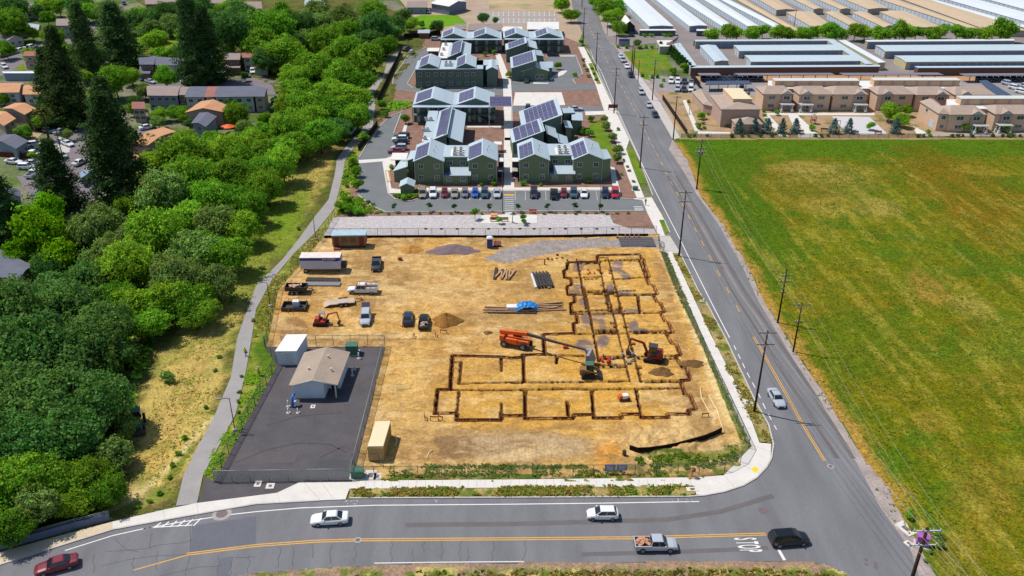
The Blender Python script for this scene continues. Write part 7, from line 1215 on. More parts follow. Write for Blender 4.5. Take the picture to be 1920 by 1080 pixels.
# trailers
def trailer(px, py, hx, hy, L_, label, kind):
    e = at(G_(px, py), 'utility_trailer', label, 'trailer', head(px, py, hx, hy)); mb = MB()
    if kind == 'flat':
        mb.box((-.4, 0, .62), (L_*.7, 2.0, .12)); mb.hexa([(-.4-L_*.35-1.1, -1, .15), (-.4-L_*.35, -1, .56), (-.4-L_*.35, 1, .56), (-.4-L_*.35-1.1, 1, .15)], [(-.4-L_*.35-1.1, -1, .22), (-.4-L_*.35, -1, .68), (-.4-L_*.35, 1, .68), (-.4-L_*.35-1.1, 1, .22)]); mb.build('deck', mat('grey_deck', A(206, 184, 168), .85, var=.1), e)
    else:
        mb.box((0, 0, .75), (L_*.75, 1.9, .1)); [mb.box((0, s*.95, 1.15), (L_*.75, .07, .8)) for s in (-1, 1)]; [mb.box((s*L_*.375, 0, 1.15), (.07, 1.9, .8)) for s in (-1, 1)]; mb.build('box', m_steel, e)
        mb = MB(); [mb.box((random.uniform(-1.5, 1.0), random.uniform(-.6, .6), 1.15+random.uniform(0, .3)), (random.uniform(.4, 1.1), random.uniform(.2, .5), .2), random.uniform(0, 3)) for _ in range(12)]; q = mb.build('load', mat('debris', A(214, 170, 150), .9, var=.3, scale=3)); q.location = e.location; q.rotation_euler = e.rotation_euler; tag(q, 'pale rubble heaped in the dark dump trailer', 'rubble')
    mb = MB(); x0 = L_*.33 if kind == 'flat' else L_*.37; seg(mb, (x0, -.8, .5), (x0+1.5, 0, .5), .1, .1); seg(mb, (x0, .8, .5), (x0+1.5, 0, .5), .1, .1); mb.box((x0+1.0, 0, .75), (.12, .12, .8)); mb.build('drawbar', m_steel, e)
    for s in (-1, 1):
        mb = MB(); mb.box((-.2, s*1.12, .78), (1.9, .26, .07)); mb.build('fender', m_steel, e)
        for x in (-.65, .25): mb = MB(); mb.disc((x, s*1.12, .38), (0, 1, 0), .38, .22, 14); w_ = mb.build('wheel', m_tyreb, e); mb = MB(); mb.disc((x, s*1.24, .38), (0, 1, 0), .2, .03, 10); mb.build('rim', m_rim, w_)
    return e
trailer(646, 571, 10, -1, 6.6, 'flatbed equipment trailer with a tilted ramp below the service truck', 'flat'); trailer(557, 549, 10, 0, 5.4, 'dark dump trailer full of pale rubble beside the fence', 'box')
# frame with tank in the darker bare patch
e = at(G_(553, 579), 'washout_pit', 'dark lined washout bin ringed with stakes near the fence', 'bin', GR); mb = MB(); [mb.box((0, s*1.3, .4), (4.4, .14, .8)) for s in (-1, 1)]; [mb.box((s*2.2, 0, .4), (.14, 2.6, .8)) for s in (-1, 1)]; mb.box((0, 0, .08), (4.3, 2.5, .1)); mb.build('bin', m_steel, e)
q = at(G_(556, 577), 'water_tank', 'white cube tank standing in the dark washout bin', 'tank', GR); mb = MB(); mb.box((0, 0, .85), (1.2, 1.1, 1.1), top=(.94, .94)); mb.disc((0, 0, 1.42), (0, 0, 1), .2, .08, 10); mb.build('tank', m_wplas, q)
for i, (x, y) in enumerate(((541, 570), (560, 566), (575, 572), (572, 586), (541, 590), (550, 592))): p = P(x, y); mb = MB(); mb.tube([(p.x, p.y, 0), (p.x+.1, p.y, 1.2)], .05, 5); tag(mb.build('stake', mat('orange_stake', A(190, 90, 60), .8)), 'rust-coloured stake, %s counting round the dark washout bin from its upper left' % ordn(i), 'stake', 'stakes around the washout bin')
def bundle(name, px, py, rz, L_, n, mm, label, cat, d=.25, rows=1, gap=1.0, jit=0, z=SZ):
    e = at(G_(px, py), name, label, cat, rz)
    for i in range(n):
        mb = MB(); j = random.uniform(-jit, jit); mb.box((random.uniform(-.3, .3)*jit*4, (i-(n-1)/2)*d*gap, d/2+.05+(i % rows)*d*.9), (L_*(1-random.random()*.15*(1 if jit else 0)), d*.85, d*.8), j); mb.build('beam', mm, e)
random.seed(9)
bundle('pipe_bundle', 606, 527, GR-.06, 6.6, 5, m_steel, 'upper bundle of dark pipes beside the dump trailer', 'pipes', .3); bundle('pipe_bundle', 606, 535, GR-.03, 6.8, 5, m_grey, 'lower bundle of grey pipes beside the dump trailer', 'pipes', .3)
bundle('plank_stack', 948, 516, GR+math.pi/2-.25, 4.5, 6, m_wood, 'loose pale planks lying left of the steel stack', 'planks', .35, gap=1.5, jit=.25); bundle('steel_beam', 929, 515, GR+math.pi/2-.08, 5, 2, m_steel, 'two dark beams left of the loose pale planks', 'beams', .3)
bundle('steel_stack', 1018, 528, GR+math.pi/2+.12, 6.2, 10, m_steel, 'stack of dark steel sections with white ends beside the foundation', 'steel stack', .34, 2); bundle('white_pipe', 1000.5, 528, GR+math.pi/2+.1, 6, 2, m_wplas, 'two white pipes at the left of the steel stack', 'pipes', .22)
for i in range(6): p = P(1029, 517+i*5); mb = MB(); mb.box((p.x, p.y, SZ+.2), (.5, .35, .3)); tag(mb.build('wood_block', m_wood), 'pale wooden block, %s from the top, beside the steel stack' % ordn(i), 'block', 'blocks beside the steel stack')
bundle('lumber_pile', 950, 583, GR-.05, 9, 7, m_wood, 'long lumber pile left of the blue tarpaulin', 'lumber', .22, 2, 1.2, .05); bundle('lumber_pile', 1020, 579, GR+.12, 8, 8, m_wood, 'tangled lumber pile right of the blue tarpaulin', 'lumber', .24, 2, 1.3, .22); bundle('steel_bars', 960, 588, GR-.04, 9, 4, m_steel, 'dark bars in front of the long lumber pile', 'bars', .16)
e = at(G_(987, 581), 'tarpaulin', 'bright blue tarpaulin humped over the lumber', 'tarpaulin', .1); mb = MB(); n = 12; random.seed(4); vs = []
for i in range(n):
    for j in range(7): r_ = max(0, 1-((i-5.5)/6)**2-((j-3)/3.6)**2*.6); vs.append((-2.2+4.4*i/(n-1), -1.2+2.4*j/6, .12+1.3*r_**.5*(1+random.uniform(-.18, .18))))
mb.add(vs, [(i*7+j, (i+1)*7+j, (i+1)*7+j+1, i*7+j+1) for i in range(n-1) for j in range(6)]); mb.build('sheet', mat('blue_tarp', A(30, 140, 220), .5, var=.08), e)
e = at(G_(965, 582), 'white_sheet', 'white wrapped board stack left of the blue tarpaulin', 'boards', 0); mb = MB(); mb.box((0, 0, .5), (3.0, 1.3, .8), GR); mb.build('wrap', m_wplas, e)
# mounds
def mound(px, py, r, ry, h, mm, label, cat='dirt pile', seed=0, name='dirt_pile', zc=SZ-.05):
    p = P(px, py); mb = MB(); rng = np.random.default_rng(seed); n, k = 40, 13; vs = [(0, 0, h)]
    for j in range(1, k+1):
        for i in range(n):
            a = 6.2832*i/n; t = j/k; rr = t*(1+.13*math.sin(a*3+seed)+.08*math.sin(a*7+seed)); z = h*(1-t)**.9*(1 if j < k else 0)+(rng.random()-.5)*.22*h*(1-t)*(1.0)+.0; x = rr*r*math.cos(a); y = rr*ry*math.sin(a); z += (float(fbm(np.array([x*1.5+seed]), np.array([y*1.5]), 1, 3)[0])-.5)*.5*(1-t); vs.append((x, y, max(z, -.05)))
    fs = [(0, 1+i, 1+(i+1) % n) for i in range(n)]+[(1+(j-1)*n+i, 1+j*n+i, 1+j*n+(i+1) % n, 1+(j-1)*n+(i+1) % n) for j in range(1, k) for i in range(n)]
    mb.add(vs, fs, 0, True); o = mb.build(name, mm); o.location = (p.x, p.y, zc); return tag(o, label, cat)
md1 = mat('brown_soil', A(162, 116, 60), .95, var=.2, scale=1.2, fine=4, fvar=.3, bump=.8); md2 = mat('grey_rock_pile', A(132, 114, 118), .95, var=.08, scale=1, fine=5, fvar=.15); md3 = mat('orange_soil', A(200, 146, 76), .95, var=.2, scale=1.2, fine=4, fvar=.25, bump=.8); md4 = mat('dark_dug_soil', A(130, 98, 62), .95, var=.2, scale=1.2, fine=4, fvar=.3, bump=.8)
mound(838, 604, 2.8, 2.3, 1.9, md1, 'round brown soil pile right of the black pickup', seed=1); mound(771, 469, 2.4, 2.3, 1.1, md3, 'orange soil pile between the site office and the gravel heap', seed=2); mound(851, 470, 5.5, 2.7, 1.1, md2, 'broad purple-grey gravel heap near the portable toilet', 'gravel heap', 3, 'gravel_heap'); mound(1240, 699, 2.0, 1.5, .9, md4, 'dark soil pile in front of the excavator', seed=4); mound(1297, 683, 2.3, 1.2, .8, md4, 'low dark soil pile outside the east foundation wall', seed=5); mound(922, 449, 1.4, .5, .4, md3, 'small orange soil heap against the gravel fence', seed=6)
mound(915, 625, .9, .7, .35, md4, 'little dark soil heap left of the telehandler cab', seed=7)
# portable toilet, barricades, wash-down plates
e = at(G_(918.5, 464), 'portable_toilet', 'blue portable toilet with a domed white roof', 'toilet', GR); mb = MB(); mb.box((0, 0, 1.1), (1.25, 1.25, 2.1), top=(.97, .97)); mb.build('cabin', m_bluep, e); mb = MB(); mb.box((0, 0, 2.3), (1.35, 1.35, .3), top=(.5, .7)); mb.build('roof', m_wplas, e); mb = MB(); mb.box((0, -.65, 1.05), (.8, .05, 1.85)); mb.build('door', mat('blue_door', A(20, 60, 140), .5), e)
m_cone = mat('safety_red', A(214, 60, 44), .6)
def barrier(x, y, label, group, h=1.3):
    e = at(G_(x, y), 'barricade', label, 'barricade', GR, group); mb = MB(); mb.box((0, 0, h/2), (.28, .12, h)); mb.build('board', m_cone, e); mb = MB(); [mb.box((0, -.005, h*z), (.29, .13, .12)) for z in (.35, .65, .92)]; mb.build('stripe', m_wplas, e); mb = MB(); mb.box((0, 0, .05), (.6, .45, .1)); mb.build('base', m_black, e)
for i in range(5): barrier(927+i*2.8, 463-(i % 2)*1.2, '%s red barricade from the toilet' % ordn(i), 'red barricades beside the toilet')
for i, x in enumerate((1158, 1172, 1180, 1189, 1197)): barrier(x, 447.5, '%s red delineator from the left above the dark entrance plates' % ordn(i), 'red delineators at the site entrance', 1.0)
for i in range(8):
    a, b = P(1164+i*8.3, 463.5), P(1171.5+i*8.3, 463.5); q = [a, b, b+EY*4.6, a+EY*4.6]; mb = MB(); mb.hexa([(v.x, v.y, SZ+.1) for v in q], [(v.x, v.y, SZ+.2) for v in q])
    for k in range(5): p = a.lerp(b, .5)+EY*(.5+k*.9); mb.box((p.x, p.y, SZ+.23), (.85, .12, .06), GR)
    tag(mb.build('rumble_plate', mat('rumble_steel', A(96, 92, 98), .7, var=.12, scale=1)), '%s dark ribbed plate from the left in the site entrance' % ordn(i), 'steel plate', 'ribbed plates of the site entrance')
def blobs(name, px, py, n, mm, label, cat, r=1.2, z=SZ, sz=.5, seed=1):
    random.seed(seed); e = at(G_(px, py, z), name, label, cat); mb = MB()
    for i in range(n): mb.box((random.uniform(-r, r), random.uniform(-r*.6, r*.6), sz*.4), (random.uniform(.3, 1)*sz, random.uniform(.3, 1)*sz, sz*random.uniform(.3, .9)), random.uniform(0, 3))
    mb.build('pieces', mm, e); return e
blobs('orange_equipment', 1134, 678, 7, m_cone, 'small orange-red machine parts in the long trench', 'equipment', .9, sz=.7); blobs('orange_equipment', 1108, 512, 8, m_cone, 'orange fittings scattered in the second upper room', 'equipment', 2.0, sz=.35, seed=2); blobs('debris', 1165, 676, 12, m_grey, 'grey rubble in the trench beside the corridor', 'debris', 3, sz=.5, seed=3); blobs('debris', 1196, 674, 10, m_grey, 'grey rubble in the trench left of the excavator', 'debris', 2, sz=.5, seed=8)
blobs('red_marker', 1061, 654, 2, m_cone, 'little red marker standing under the telehandler boom', 'marker', .2, sz=.6, seed=5); blobs('tool_pile', 750, 489, 3, m_drd, 'dark red hand tools standing left of the dark pickup', 'tools', .3, sz=.9, seed=6); blobs('tool_pile', 758, 612, 4, m_cone, 'red tools on the ground in front of the navy sedan', 'tools', .8, sz=.4, seed=7); blobs('clutter', 1045, 485, 6, m_steel, 'dark clutter north of the steel stack', 'clutter', 2.5, sz=.5, seed=9); blobs('dark_drum', 1169, 855, 1, m_steel, 'dark drum alone on the orange soil in the south', 'drum', .1, sz=1.1, seed=2)
e = at(G_(1021, 497), 'orange_stand', 'orange stand with a bar above the steel stack', 'stand', 0); mb = MB(); mb.box((0, 0, .6), (.25, .25, 1.2)); mb.box((-.9, 0, 1.2), (3, .1, .1)); mb.build('stand', m_cone, e)
# formwork boards along the outer trench edges
e = empty('foundation_formwork', (0, 0, 0), 0, 'brown timber formwork lining the stepped outer trenches of the foundation', 'formwork')
for pts in (WEST, EAST, SOUTH):
    q = pl(pts)
    for a, b in zip(q[:-1], q[1:]):
        d = b-a; L_ = d.length
        if L_ < .8: continue
        d.normalize(); n = Vector((-d.y, d.x, 0)); mb = MB(); rz = math.atan2(d.y, d.x)
        for s in (-.33, .33): c = (a+b)/2+n*s; mb.box((c.x, c.y, SZ-.02), (L_, .05, .26), rz)
        for k in range(int(L_/2)): c = a+d*(1+k*2); mb.box((c.x, c.y, SZ+.1), (.06, .7, .05), rz)
        mb.build('form_board', m_dwood, e)
for a, b, bn in (((830, 790), (822, 788), 'its lower left corner'), ((807, 789), (822, 790), 'the pale turned soil, longer one'), ((826, 626), (838, 627), 'the round soil pile'), ((816, 628), (817, 633), 'the pickup with clutter'), ((1316, 784), (1328, 783), 'its lower right corner'), ((775, 636), (777, 632), 'the corner of the yard fence'), ((796, 783), (797, 789), 'the cream container')):
    p, q = P(*a), P(*b); mb = MB(); seg(mb, (p.x, p.y, SZ+.7), (q.x, q.y, SZ+.7), .08, .18); mb.box((p.x, p.y, SZ+.4), (.1, .1, .9)); mb.box((q.x, q.y, SZ+.4), (.1, .1, .9)); tag(mb.build('batter_board', m_dwood), 'brown batter board on stakes outside the foundation, near %s' % bn, 'batter board', 'batter boards around the foundation')
# silt fences
def silt(pts, label, h=.7, w_=.12, m=None):
    q = pl(pts); mb = MB()
    for a, b in zip(q[:-1], q[1:]): d = (b-a).normalized(); seg(mb, (a.x, a.y, SZ+h/2), (b.x+d.x*.05, b.y+d.y*.05, SZ+h/2), w_, h)
    return tag(mb.build('silt_fence', m or mat('black_fabric', A(44, 32, 26), .9, var=.2)), label, 'silt fence')
silt([(1180, 845), (1195, 850), (1216, 849), (1240, 846), (1266, 841), (1292, 834), (1321, 826), (1340, 818), (1352, 812)], 'curved black silt fence on the rough mound in the south corner', .9); silt([(608, 447), (700, 446.5), (800, 446), (960, 446.5), (1060, 445.5), (1150, 443.5), (1215, 443.5)], 'long black silt fence at the foot of the gravel strip', .55)
m_pipe = mat('pale_hose', A(236, 210, 160), .8)
for pts, l in (([(1313, 728), (1315, 748), (1326, 768), (1336, 786)], 'left of two pale hoses east of the foundation'), ([(1328, 743), (1345, 772), (1353, 800), (1357, 812)], 'right of two pale hoses east of the foundation'), ([(742, 820), (744, 830), (741, 838)], 'short pale hose beside the cream container'), ([(811, 846), (804, 852), (801, 862)], 'short pale hose beside the grey turned soil')): mb = MB(); mb.tube([(v.x, v.y, SZ+.1) for v in pl(pts)], .1, 6); tag(mb.build('hose', m_pipe), l, 'hose')
# yard fittings
e = at(G_(549, 765, .16), 'standpipe', 'bright blue bent standpipe at the front corner of the pump house', 'standpipe', GR); mb = MB(); mb.tube([(0, 0, 0), (.1, .1, 1.6), (.2, .5, 2.0), (.25, 1.0, 1.7)], .2, 8); mb.build('pipe', mat('pipe_blue', A(20, 120, 220), .5), e); mb = MB(); mb.disc((.5, .3, .6), (0, 1, 0), .35, .3, 12); mb.build('valve', m_wplas, e)
for i, (x, y, z) in enumerate(((541, 776, .9), (541, 764, 1.2), (559, 776, .9), (673, 674, 1.2), (665, 695, 1.3), (661, 706, 1.3))): e = at(G_(x, y, .16), 'bollard', '%s thin white bollard in the yard, counting from the blue standpipe' % ordn(i), 'bollard', 0, 'white bollards in the yard'); mb = MB(); mb.tube([(0, 0, 0), (0, 0, z)], .09, 8); mb.build('post', m_wplas, e); mb = MB(); mb.disc((0, 0, .05), (0, 0, 1), .32, .1, 12); mb.build('footing', m_conc2, e)
def cabinet(name, px, py, d, mm, label, z=.16, rz=GR):
    e = at(G_(px, py, z), name, label, 'cabinet', rz); mb = MB(); mb.box((0, 0, d[2]/2+.1), d); mb.build('body', mm, e); mb = MB(); mb.box((0, 0, d[2]+.14), (d[0]+.12, d[1]+.12, .1)); mb.build('lid', mm, e); mb = MB(); mb.box((0, 0, .05), (d[0]+.5, d[1]+.5, .1)); mb.build('pad', m_conc2, e)
    mb = MB(); mb.box((d[0]*.24, -d[1]/2-.01, d[2]*.55), (d[0]*.42, .03, d[2]*.7)); mb.build('door', mm, e); return e
cabinet('transformer', 661, 664, (1.9, 1.5, 1.7), m_gr, 'green transformer cabinet inside the north fence of the yard'); cabinet('transformer', 671, 895, (1.7, 1.1, 1.1), m_gr, 'green utility cabinet by the pavement corner of the yard'); cabinet('utility_cabinet', 1727, 1022, (1.3, 1.0, 1.4), m_purp, 'bright purple utility cabinet under the near power pole', .05, -.4); cabinet('transformer', 1191, 357, (1.2, 1.0, .8), m_gr, 'small green cabinet in the bed by the parking entrance', .04)
for x, y, w_, h_, l, z in ((695, 893, 1.6, 2.2, 'left pale concrete slab beside the green utility cabinet', SZ), (708, 895, 1.0, 1.5, 'right pale concrete slab beside the green utility cabinet', SZ), (507, 913, 1.1, 1.1, 'square white pad with a lid in the dark apron', .12), (484, 909, .9, 1.2, 'leftmost white pad in the dark apron', .12), (1098, 924, 1.5, .9, 'left pale lid in the weedy strip', .14), (1298, 919, 1.6, .8, 'right pale lid in the weedy strip', .14), (1402, 757, 1.5, 1.8, 'pale concrete lid beside the power pole base', .14), (1698, 992, 1.6, 2.4, 'white pad with a dark grate left of the purple cabinet', .06), (1703, 1020, .9, .9, 'round white lid left of the purple cabinet', .06), (1316, 565, .9, .9, 'small white lid on the east planter', .14), (587, 764.5, .7, .9, 'pale patch cover in front of the pump house', .17)):
    p = P(x, y); e = at((p.x, p.y, z), 'utility_box', l, 'utility box', GR if x < 1600 else .5); mb = MB(); mb.box((0, 0, .04), (w_, h_, .08)); mb.build('slab', m_conc, e); mb = MB(); mb.box((0, 0, .09), (w_*.4, h_*.4, .03)); mb.build('cover', m_iron, e)
# STOP-free billboard-like signs
e = at(G_(1154, 889), 'fence_sign', 'blue-grey two-panel notice hung on the south fence', 'sign', GR); 
for x in (-.8, .8): mb = MB(); mb.box((x, -.1, 1.15), (1.5, .06, 1.1)); mb.build('panel', mat('sign_slate', A(120, 124, 178), .6, var=.15, scale=6), e)
mb = MB(); [mb.box((x, -.14, 1.45-k*.2), (1.1-.2*(k % 2), .02, .07)) for x in (-.8, .8) for k in range(4)]; mb.build('lettering', m_wplas, e)
e = at(G_(1170, 87, .05), 'monument_sign', 'grey-violet monument sign on the corner lawn of the depot', 'sign', GR); mb = MB(); mb.box((0, 0, 1.6), (4.6, .5, 3.0)); mb.build('panel', mat('sign_violet', A(150, 150, 178), .7), e); mb = MB(); mb.box((0, -.28, 2.6), (4.2, .06, .7)); mb.build('header', mat('sign_header', A(90, 80, 120), .6), e)
# patio furniture
def picnic(px, py, mm, label, z=.12, w_=1.8):
    e = at(G_(px, py, z), 'bench', label, 'bench', GR); mb = MB(); mb.box((0, 0, .45), (w_, .45, .07)); mb.build('seat', mm, e); mb = MB(); mb.box((0, .22, .75), (w_, .06, .4)); mb.build('backrest', mm, e)
    for s in (-1, 1): mb = MB(); mb.box((s*w_*.4, 0, .21), (.08, .4, .42)); mb.build('leg', m_steel, e)
picnic(926, 416, m_dwood, 'left of two brown benches on the white patio'); picnic(946, 416, m_dwood, 'right of two brown benches on the white patio'); picnic(999, 401, m_cone, 'orange bench behind the right patio'); 
e = at(G_(926, 408, .12), 'picnic_table', 'orange picnic table on the left patio', 'table', GR); mb = MB(); mb.box((0, 0, .75), (1.5, 1.2, .08)); mb.build('tabletop', mat('light_orange', A(240, 160, 100), .7), e)
for s in (-1, 1):
    mb = MB(); mb.box((0, s*.9, .45), (1.5, .3, .06)); mb.build('bench', MATS['light_orange'], e); mb = MB(); mb.box((s*.5, 0, .37), (.1, 1.2, .7)); mb.build('leg', m_steel, e)
e = at(G_(1149, 207, .06), 'complex_sign', 'brown timber frame sign beside the pavement', 'sign', GR); mb = MB(); mb.box((0, 0, 1.3), (3.0, .2, 1.2)); mb.build('panel', mat('rust_panel', A(110, 66, 50), .8), e); 
for s in (-1, 1): mb = MB(); mb.box((s*1.4, 0, .9), (.2, .25, 1.8)); mb.build('post', m_dwood, e)
e = at(G_(395, 252, 0), 'parasol', 'orange parasol in the garden of the blue-grey house', 'parasol'); 
p = P(430, 249); e.location = (p.x, p.y, 0); mb = MB(); mb.tube([(0, 0, 0), (0, 0, 2.3)], .05, 6); mb.build('pole', m_wplas, e); mb = MB(); mb.tube([(0, 0, 2.0), (0, 0, 2.6)], 2.2, 12, r2=.05, smooth=False); mb.build('canopy', m_or, e)
e = at(G_(443, 257, 0), 'garden_table', 'white and red table cover below the orange parasol', 'table'); mb = MB(); mb.disc((0, 0, .8), (0, 0, 1), 1.6, .1, 14); mb.build('top', m_wplas, e); mb = MB(); mb.tube([(0, 0, 0), (0, 0, .8)], .1, 6); mb.build('leg', m_steel, e)
q = [P(148, 326, 2.6), P(153, 334, 2.6), P(175, 317, 2.6), P(164, 312, 2.6)]; e = empty('covered_trailer', (0, 0, 0), 0, 'long trailer under a grey-blue cover at the end of the street', 'trailer'); mb = MB(); mb.hexa([(v.x, v.y, .5) for v in q], [v for v in q]); mb.build('cover', mat('grey_blue_cover', A(140, 164, 184), .6), e)
# children's play frame and benches in the beige garden
for i, (x, y) in enumerate(((1545, 247), (1500, 250), (1603, 252), (1646, 252))): picnic(x, y, m_dwood, '%s dark bench from the left in the beige garden' % ordn(i), .12, 2.2)
e = at(G_(1524, 232, .1), 'play_tower', 'small play tower with a pale roof in the beige garden', 'play tower', GR); 
for sx, sy in ((-1, -1), (1, -1), (1, 1), (-1, 1)): mb = MB(); mb.box((sx*.6, sy*.6, 1.2), (.15, .15, 2.4)); mb.build('post', m_dwood, e)
mb = MB(); mb.box((0, 0, 1.1), (1.3, 1.3, .1)); mb.build('deck', m_dwood, e); mb = MB(); mb.box((0, 0, 2.7), (1.6, 1.6, .6), top=(.2, .2)); mb.build('roof', m_tile, e)

# ================================================================ POLES, WIRES, LAMPS, FENCES
m_pole = mat('pole_wood', A(66, 50, 42), .9, var=.15, scale=2); m_porc = mat('insulator', A(210, 214, 216), .4); m_wire = mat('wire', A(176, 168, 148), .5, var=0); m_arm = mat('crossarm', A(120, 112, 108), .8)
def pole(px, py, top, label, arms=((.3, 2.4), (2.2, 2.4)), rot=0, base=None, h=None, trans=False, r=.19, group='wooden power poles', armm=None):
    b = base or P(px, py); h = h or hgt(b, top); e = empty('utility_pole', (b.x, b.y, 0), GR+rot, label, 'utility pole', group); mb = MB(); mb.tube([(0, 0, -.3), (0, 0, h)], r, 8, r2=r*.62); mb.build('pole', m_pole, e); tips = []
    for dz, w_ in arms:
        mb = MB(); mb.box((0, -.12, h-dz), (w_, .12, .14)); mb.build('crossarm', armm or m_arm, e)
        for x in (-w_/2+.1, -w_/6, w_/2-.1):
            mb = MB(); mb.tube([(x, -.12, h-dz+.05), (x, -.12, h-dz+.3)], .06, 6); mb.build('insulator', m_porc, e); c, s = math.cos(GR+rot), math.sin(GR+rot); tips.append(Vector((b.x+x*c+.12*s, b.y+x*s-.12*c, h-dz+.3)))
    if trans:
        for x in (-.45, .45, 0): mb = MB(); mb.disc((x, .25 if x else -.3, h-3.4), (0, 0, 1), .28, .9, 12); mb.build('transformer', m_grey, e)
    return e, h, tips
A2 = ((.3, 2.6), (2.3, 2.6))
WL = [pole(1093, 88, 15, 'utility pole farthest up the west side of the street', A2), pole(1117, 133, 61, 'utility pole opposite the upper apartments, west side', A2), pole(1151, 213, 127, 'utility pole beside the basketball court', A2), pole(1200, 315, 218, 'utility pole beside the front apartments', A2), pole(1273, 481, 358, 'tall utility pole at the site entrance', A2), pole(1414, 773, 620, 'tall utility pole beside the silver sedan', A2)]
bb = P(1739, 990, 14.5); WL.append(pole(0, 0, 0, 'tall brown utility pole with white crossarms in the near right corner', ((.3, 3.0), (2.3, 3.0)), base=Vector((bb.x, bb.y, 0)), h=14.5, r=.26, armm=m_porc)); 
ex = Vector((bb.x+16, bb.y-44, 0)); WL.append((None, 14.5, [t+Vector((14, -44, 0)) for t in WL[-1][2]]))
EL = [pole(1138, 67, 40, 'short utility pole by the depot side road, left of two', ((.3, 1.8),), r=.15), pole(1155, 84, 33, 'utility pole by the depot side road, right of two', ((.3, 2.0),), r=.15), pole(1223, 188, 112, 'utility pole on the verge beside the depot lawn', ((.3, 2.0), (1.3, 2.0))), pole(1262, 262, 180, 'dark utility pole at the corner of the field', ((.3, 2.4),)), pole(1306, 355, 262, 'utility pole with transformers standing in the field edge', ((.3, 2.6), (2.2, 2.4), (3.2, 2.6)), trans=True), pole(1487, 660, 568, 'thinner leaning utility pole in the field, right of the pair', ((.3, 2.8), (3.6, 1.4)), r=.16)]
pole(1458, 606, 505, 'dark utility pole in the field edge, left of the pair', ((1.2, 1.8), (2.4, 2.0), (4.6, 1.0)), r=.18); pole(1187, 138, 80, 'left one of the twin tall poles by the depot lawn', ((.4, 1.6),), r=.22); pole(1184, 134, 84, 'right one of the twin tall poles by the depot lawn', ((4, 1.0),), r=.22); pole(1196, 154, 112, 'bare pole beside the depot lawn', (), r=.15); pole(121, 308, 243, 'leaning dark pole over the residential street', ((.3, 1.2),), r=.16); pole(1091, 14, -28, 'utility pole at the top edge beside the round tree', A2); pole(1487, 60, 18, 'lone lamp mast among the tan storage rows', ((.3, 1.6),), r=.16)
def wire_run(name, ps, label, sag=.9, r=.017, grp=None):
    mb = MB(); pts = []
    for a, b in zip(ps[:-1], ps[1:]):
        for i in range(13):
            t = i/12
            if i == 12 and b is not ps[-1]: continue
            p = a.lerp(b, t); p.z -= 4*sag*t*(1-t)*((b-a).length/50)**2; pts.append(p)
    mb.tube(pts, r, 4, smooth=True); tag(mb.build(name, m_wire), label, 'power line', grp)
nm = ['upper outer', 'upper middle', 'upper inner', 'lower outer', 'lower middle', 'lower inner']
for k in range(6): wire_run('power_line', [w_[2][k] for w_ in WL], '%s wire of the line along the west side of the street' % nm[k], grp='wires over the main road')
endb = P(1905, 1130, 9.4); d_ = endb-EL[-1][2][2]
for k, (dx, zz) in enumerate(((0, 0), (1, 0), (2, 0))): wire_run('power_line', [EL[2][2][k], EL[3][2][k], EL[4][2][k], EL[5][2][k], EL[5][2][k]+d_*1.3], '%s wire of the line across the field edge' % nm[k], grp='wires over the field')
wire_run('power_line', [EL[1][2][0], EL[2][2][0]], 'wire from the depot side road to the verge pole'); wire_run('power_line', [EL[0][2][0], EL[1][2][0]], 'short wire between the two side road poles')
m_lp = mat('lamp_post_metal', A(74, 70, 70), .5, .3, var=0)
def lamp(px, py, top, label, side=-1, arm=1.4, z=.1, mm=None, group='slim street lamps'):
    b = P(px, py); h = hgt(b, top); e = empty('street_lamp', (b.x, b.y, z), 0, label, 'street lamp', group); mb = MB(); mb.tube([(0, 0, 0), (0, 0, h-z)], .09, 8, r2=.06); mb.build('post', mm or m_lp, e); mb = MB(); mb.box((side*arm/2, 0, h-z), (arm, .07, .07)); mb.build('arm', mm or m_lp, e); mb = MB(); mb.box((side*arm, 0, h-z-.03), (.75, .32, .1)); mb.build('lamp_head', mm or m_grey, e); mb = MB(); mb.disc((0, 0, .12), (0, 0, 1), .3, .3, 12); mb.build('base', m_conc2, e)
lamp(441, 808, 747, 'slim street lamp nearest the bottom of the footpath'); lamp(507, 575, 530, 'slim street lamp halfway up the footpath'); lamp(592, 450, 402, 'slim street lamp where the footpath meets the gravel strip')
lamp(942, 399, 320, 'tall thin lamp beside the striped crosswalk', arm=.5); lamp(1124, 398, 350, 'thin lamp at the right of the parking lot', arm=.5); lamp(713, 157, 140, 'thin lamp on the upper footpath', arm=.5); lamp(766, 95, 75, 'thin lamp by the chain fence at the upper drive', arm=.4); lamp(1572, 250, 226, 'thin lamp on the pale plaza of the beige complex', arm=.5); lamp(1292, 215, 196, 'thin lamp on the beige complex corner path', arm=.4); lamp(961, 418, 402, 'short dark post lamp on the white patio', arm=.3)
p = P(1270, 100); 
e = empty('flagpole', (p.x, p.y, 0), 0, 'tall pole with a large striped flag beside the depot roof', 'flagpole'); h = hgt(p, 66); mb = MB(); mb.tube([(0, 0, 0), (0, 0, h)], .1, 8, r2=.05); mb.build('pole', m_grey, e)
fl = [mat('flag_red', A(214, 120, 120), .8, var=0), mat('flag_white', A(240, 226, 226), .8, var=0), mat('flag_blue', A(100, 104, 150), .8, var=0)]; mb = MB()
for i in range(13):
    for j in range(14):
        f = lambda u, v: (-u*4.6-v*.9, -.35*math.sin(u*5+v), h-.3-u*3.2-v*2.4); u0, u1, v0, v1 = j/14, (j+1)/14, i/13, (i+1)/13; mb.add([f(u0, v0), f(u1, v0), f(u1, v1), f(u0, v1)], [(0, 1, 2, 3)], 2 if (j < 6 and i < 7) else (0 if i % 2 == 0 else 1))
mb.build('flag', fl, e)
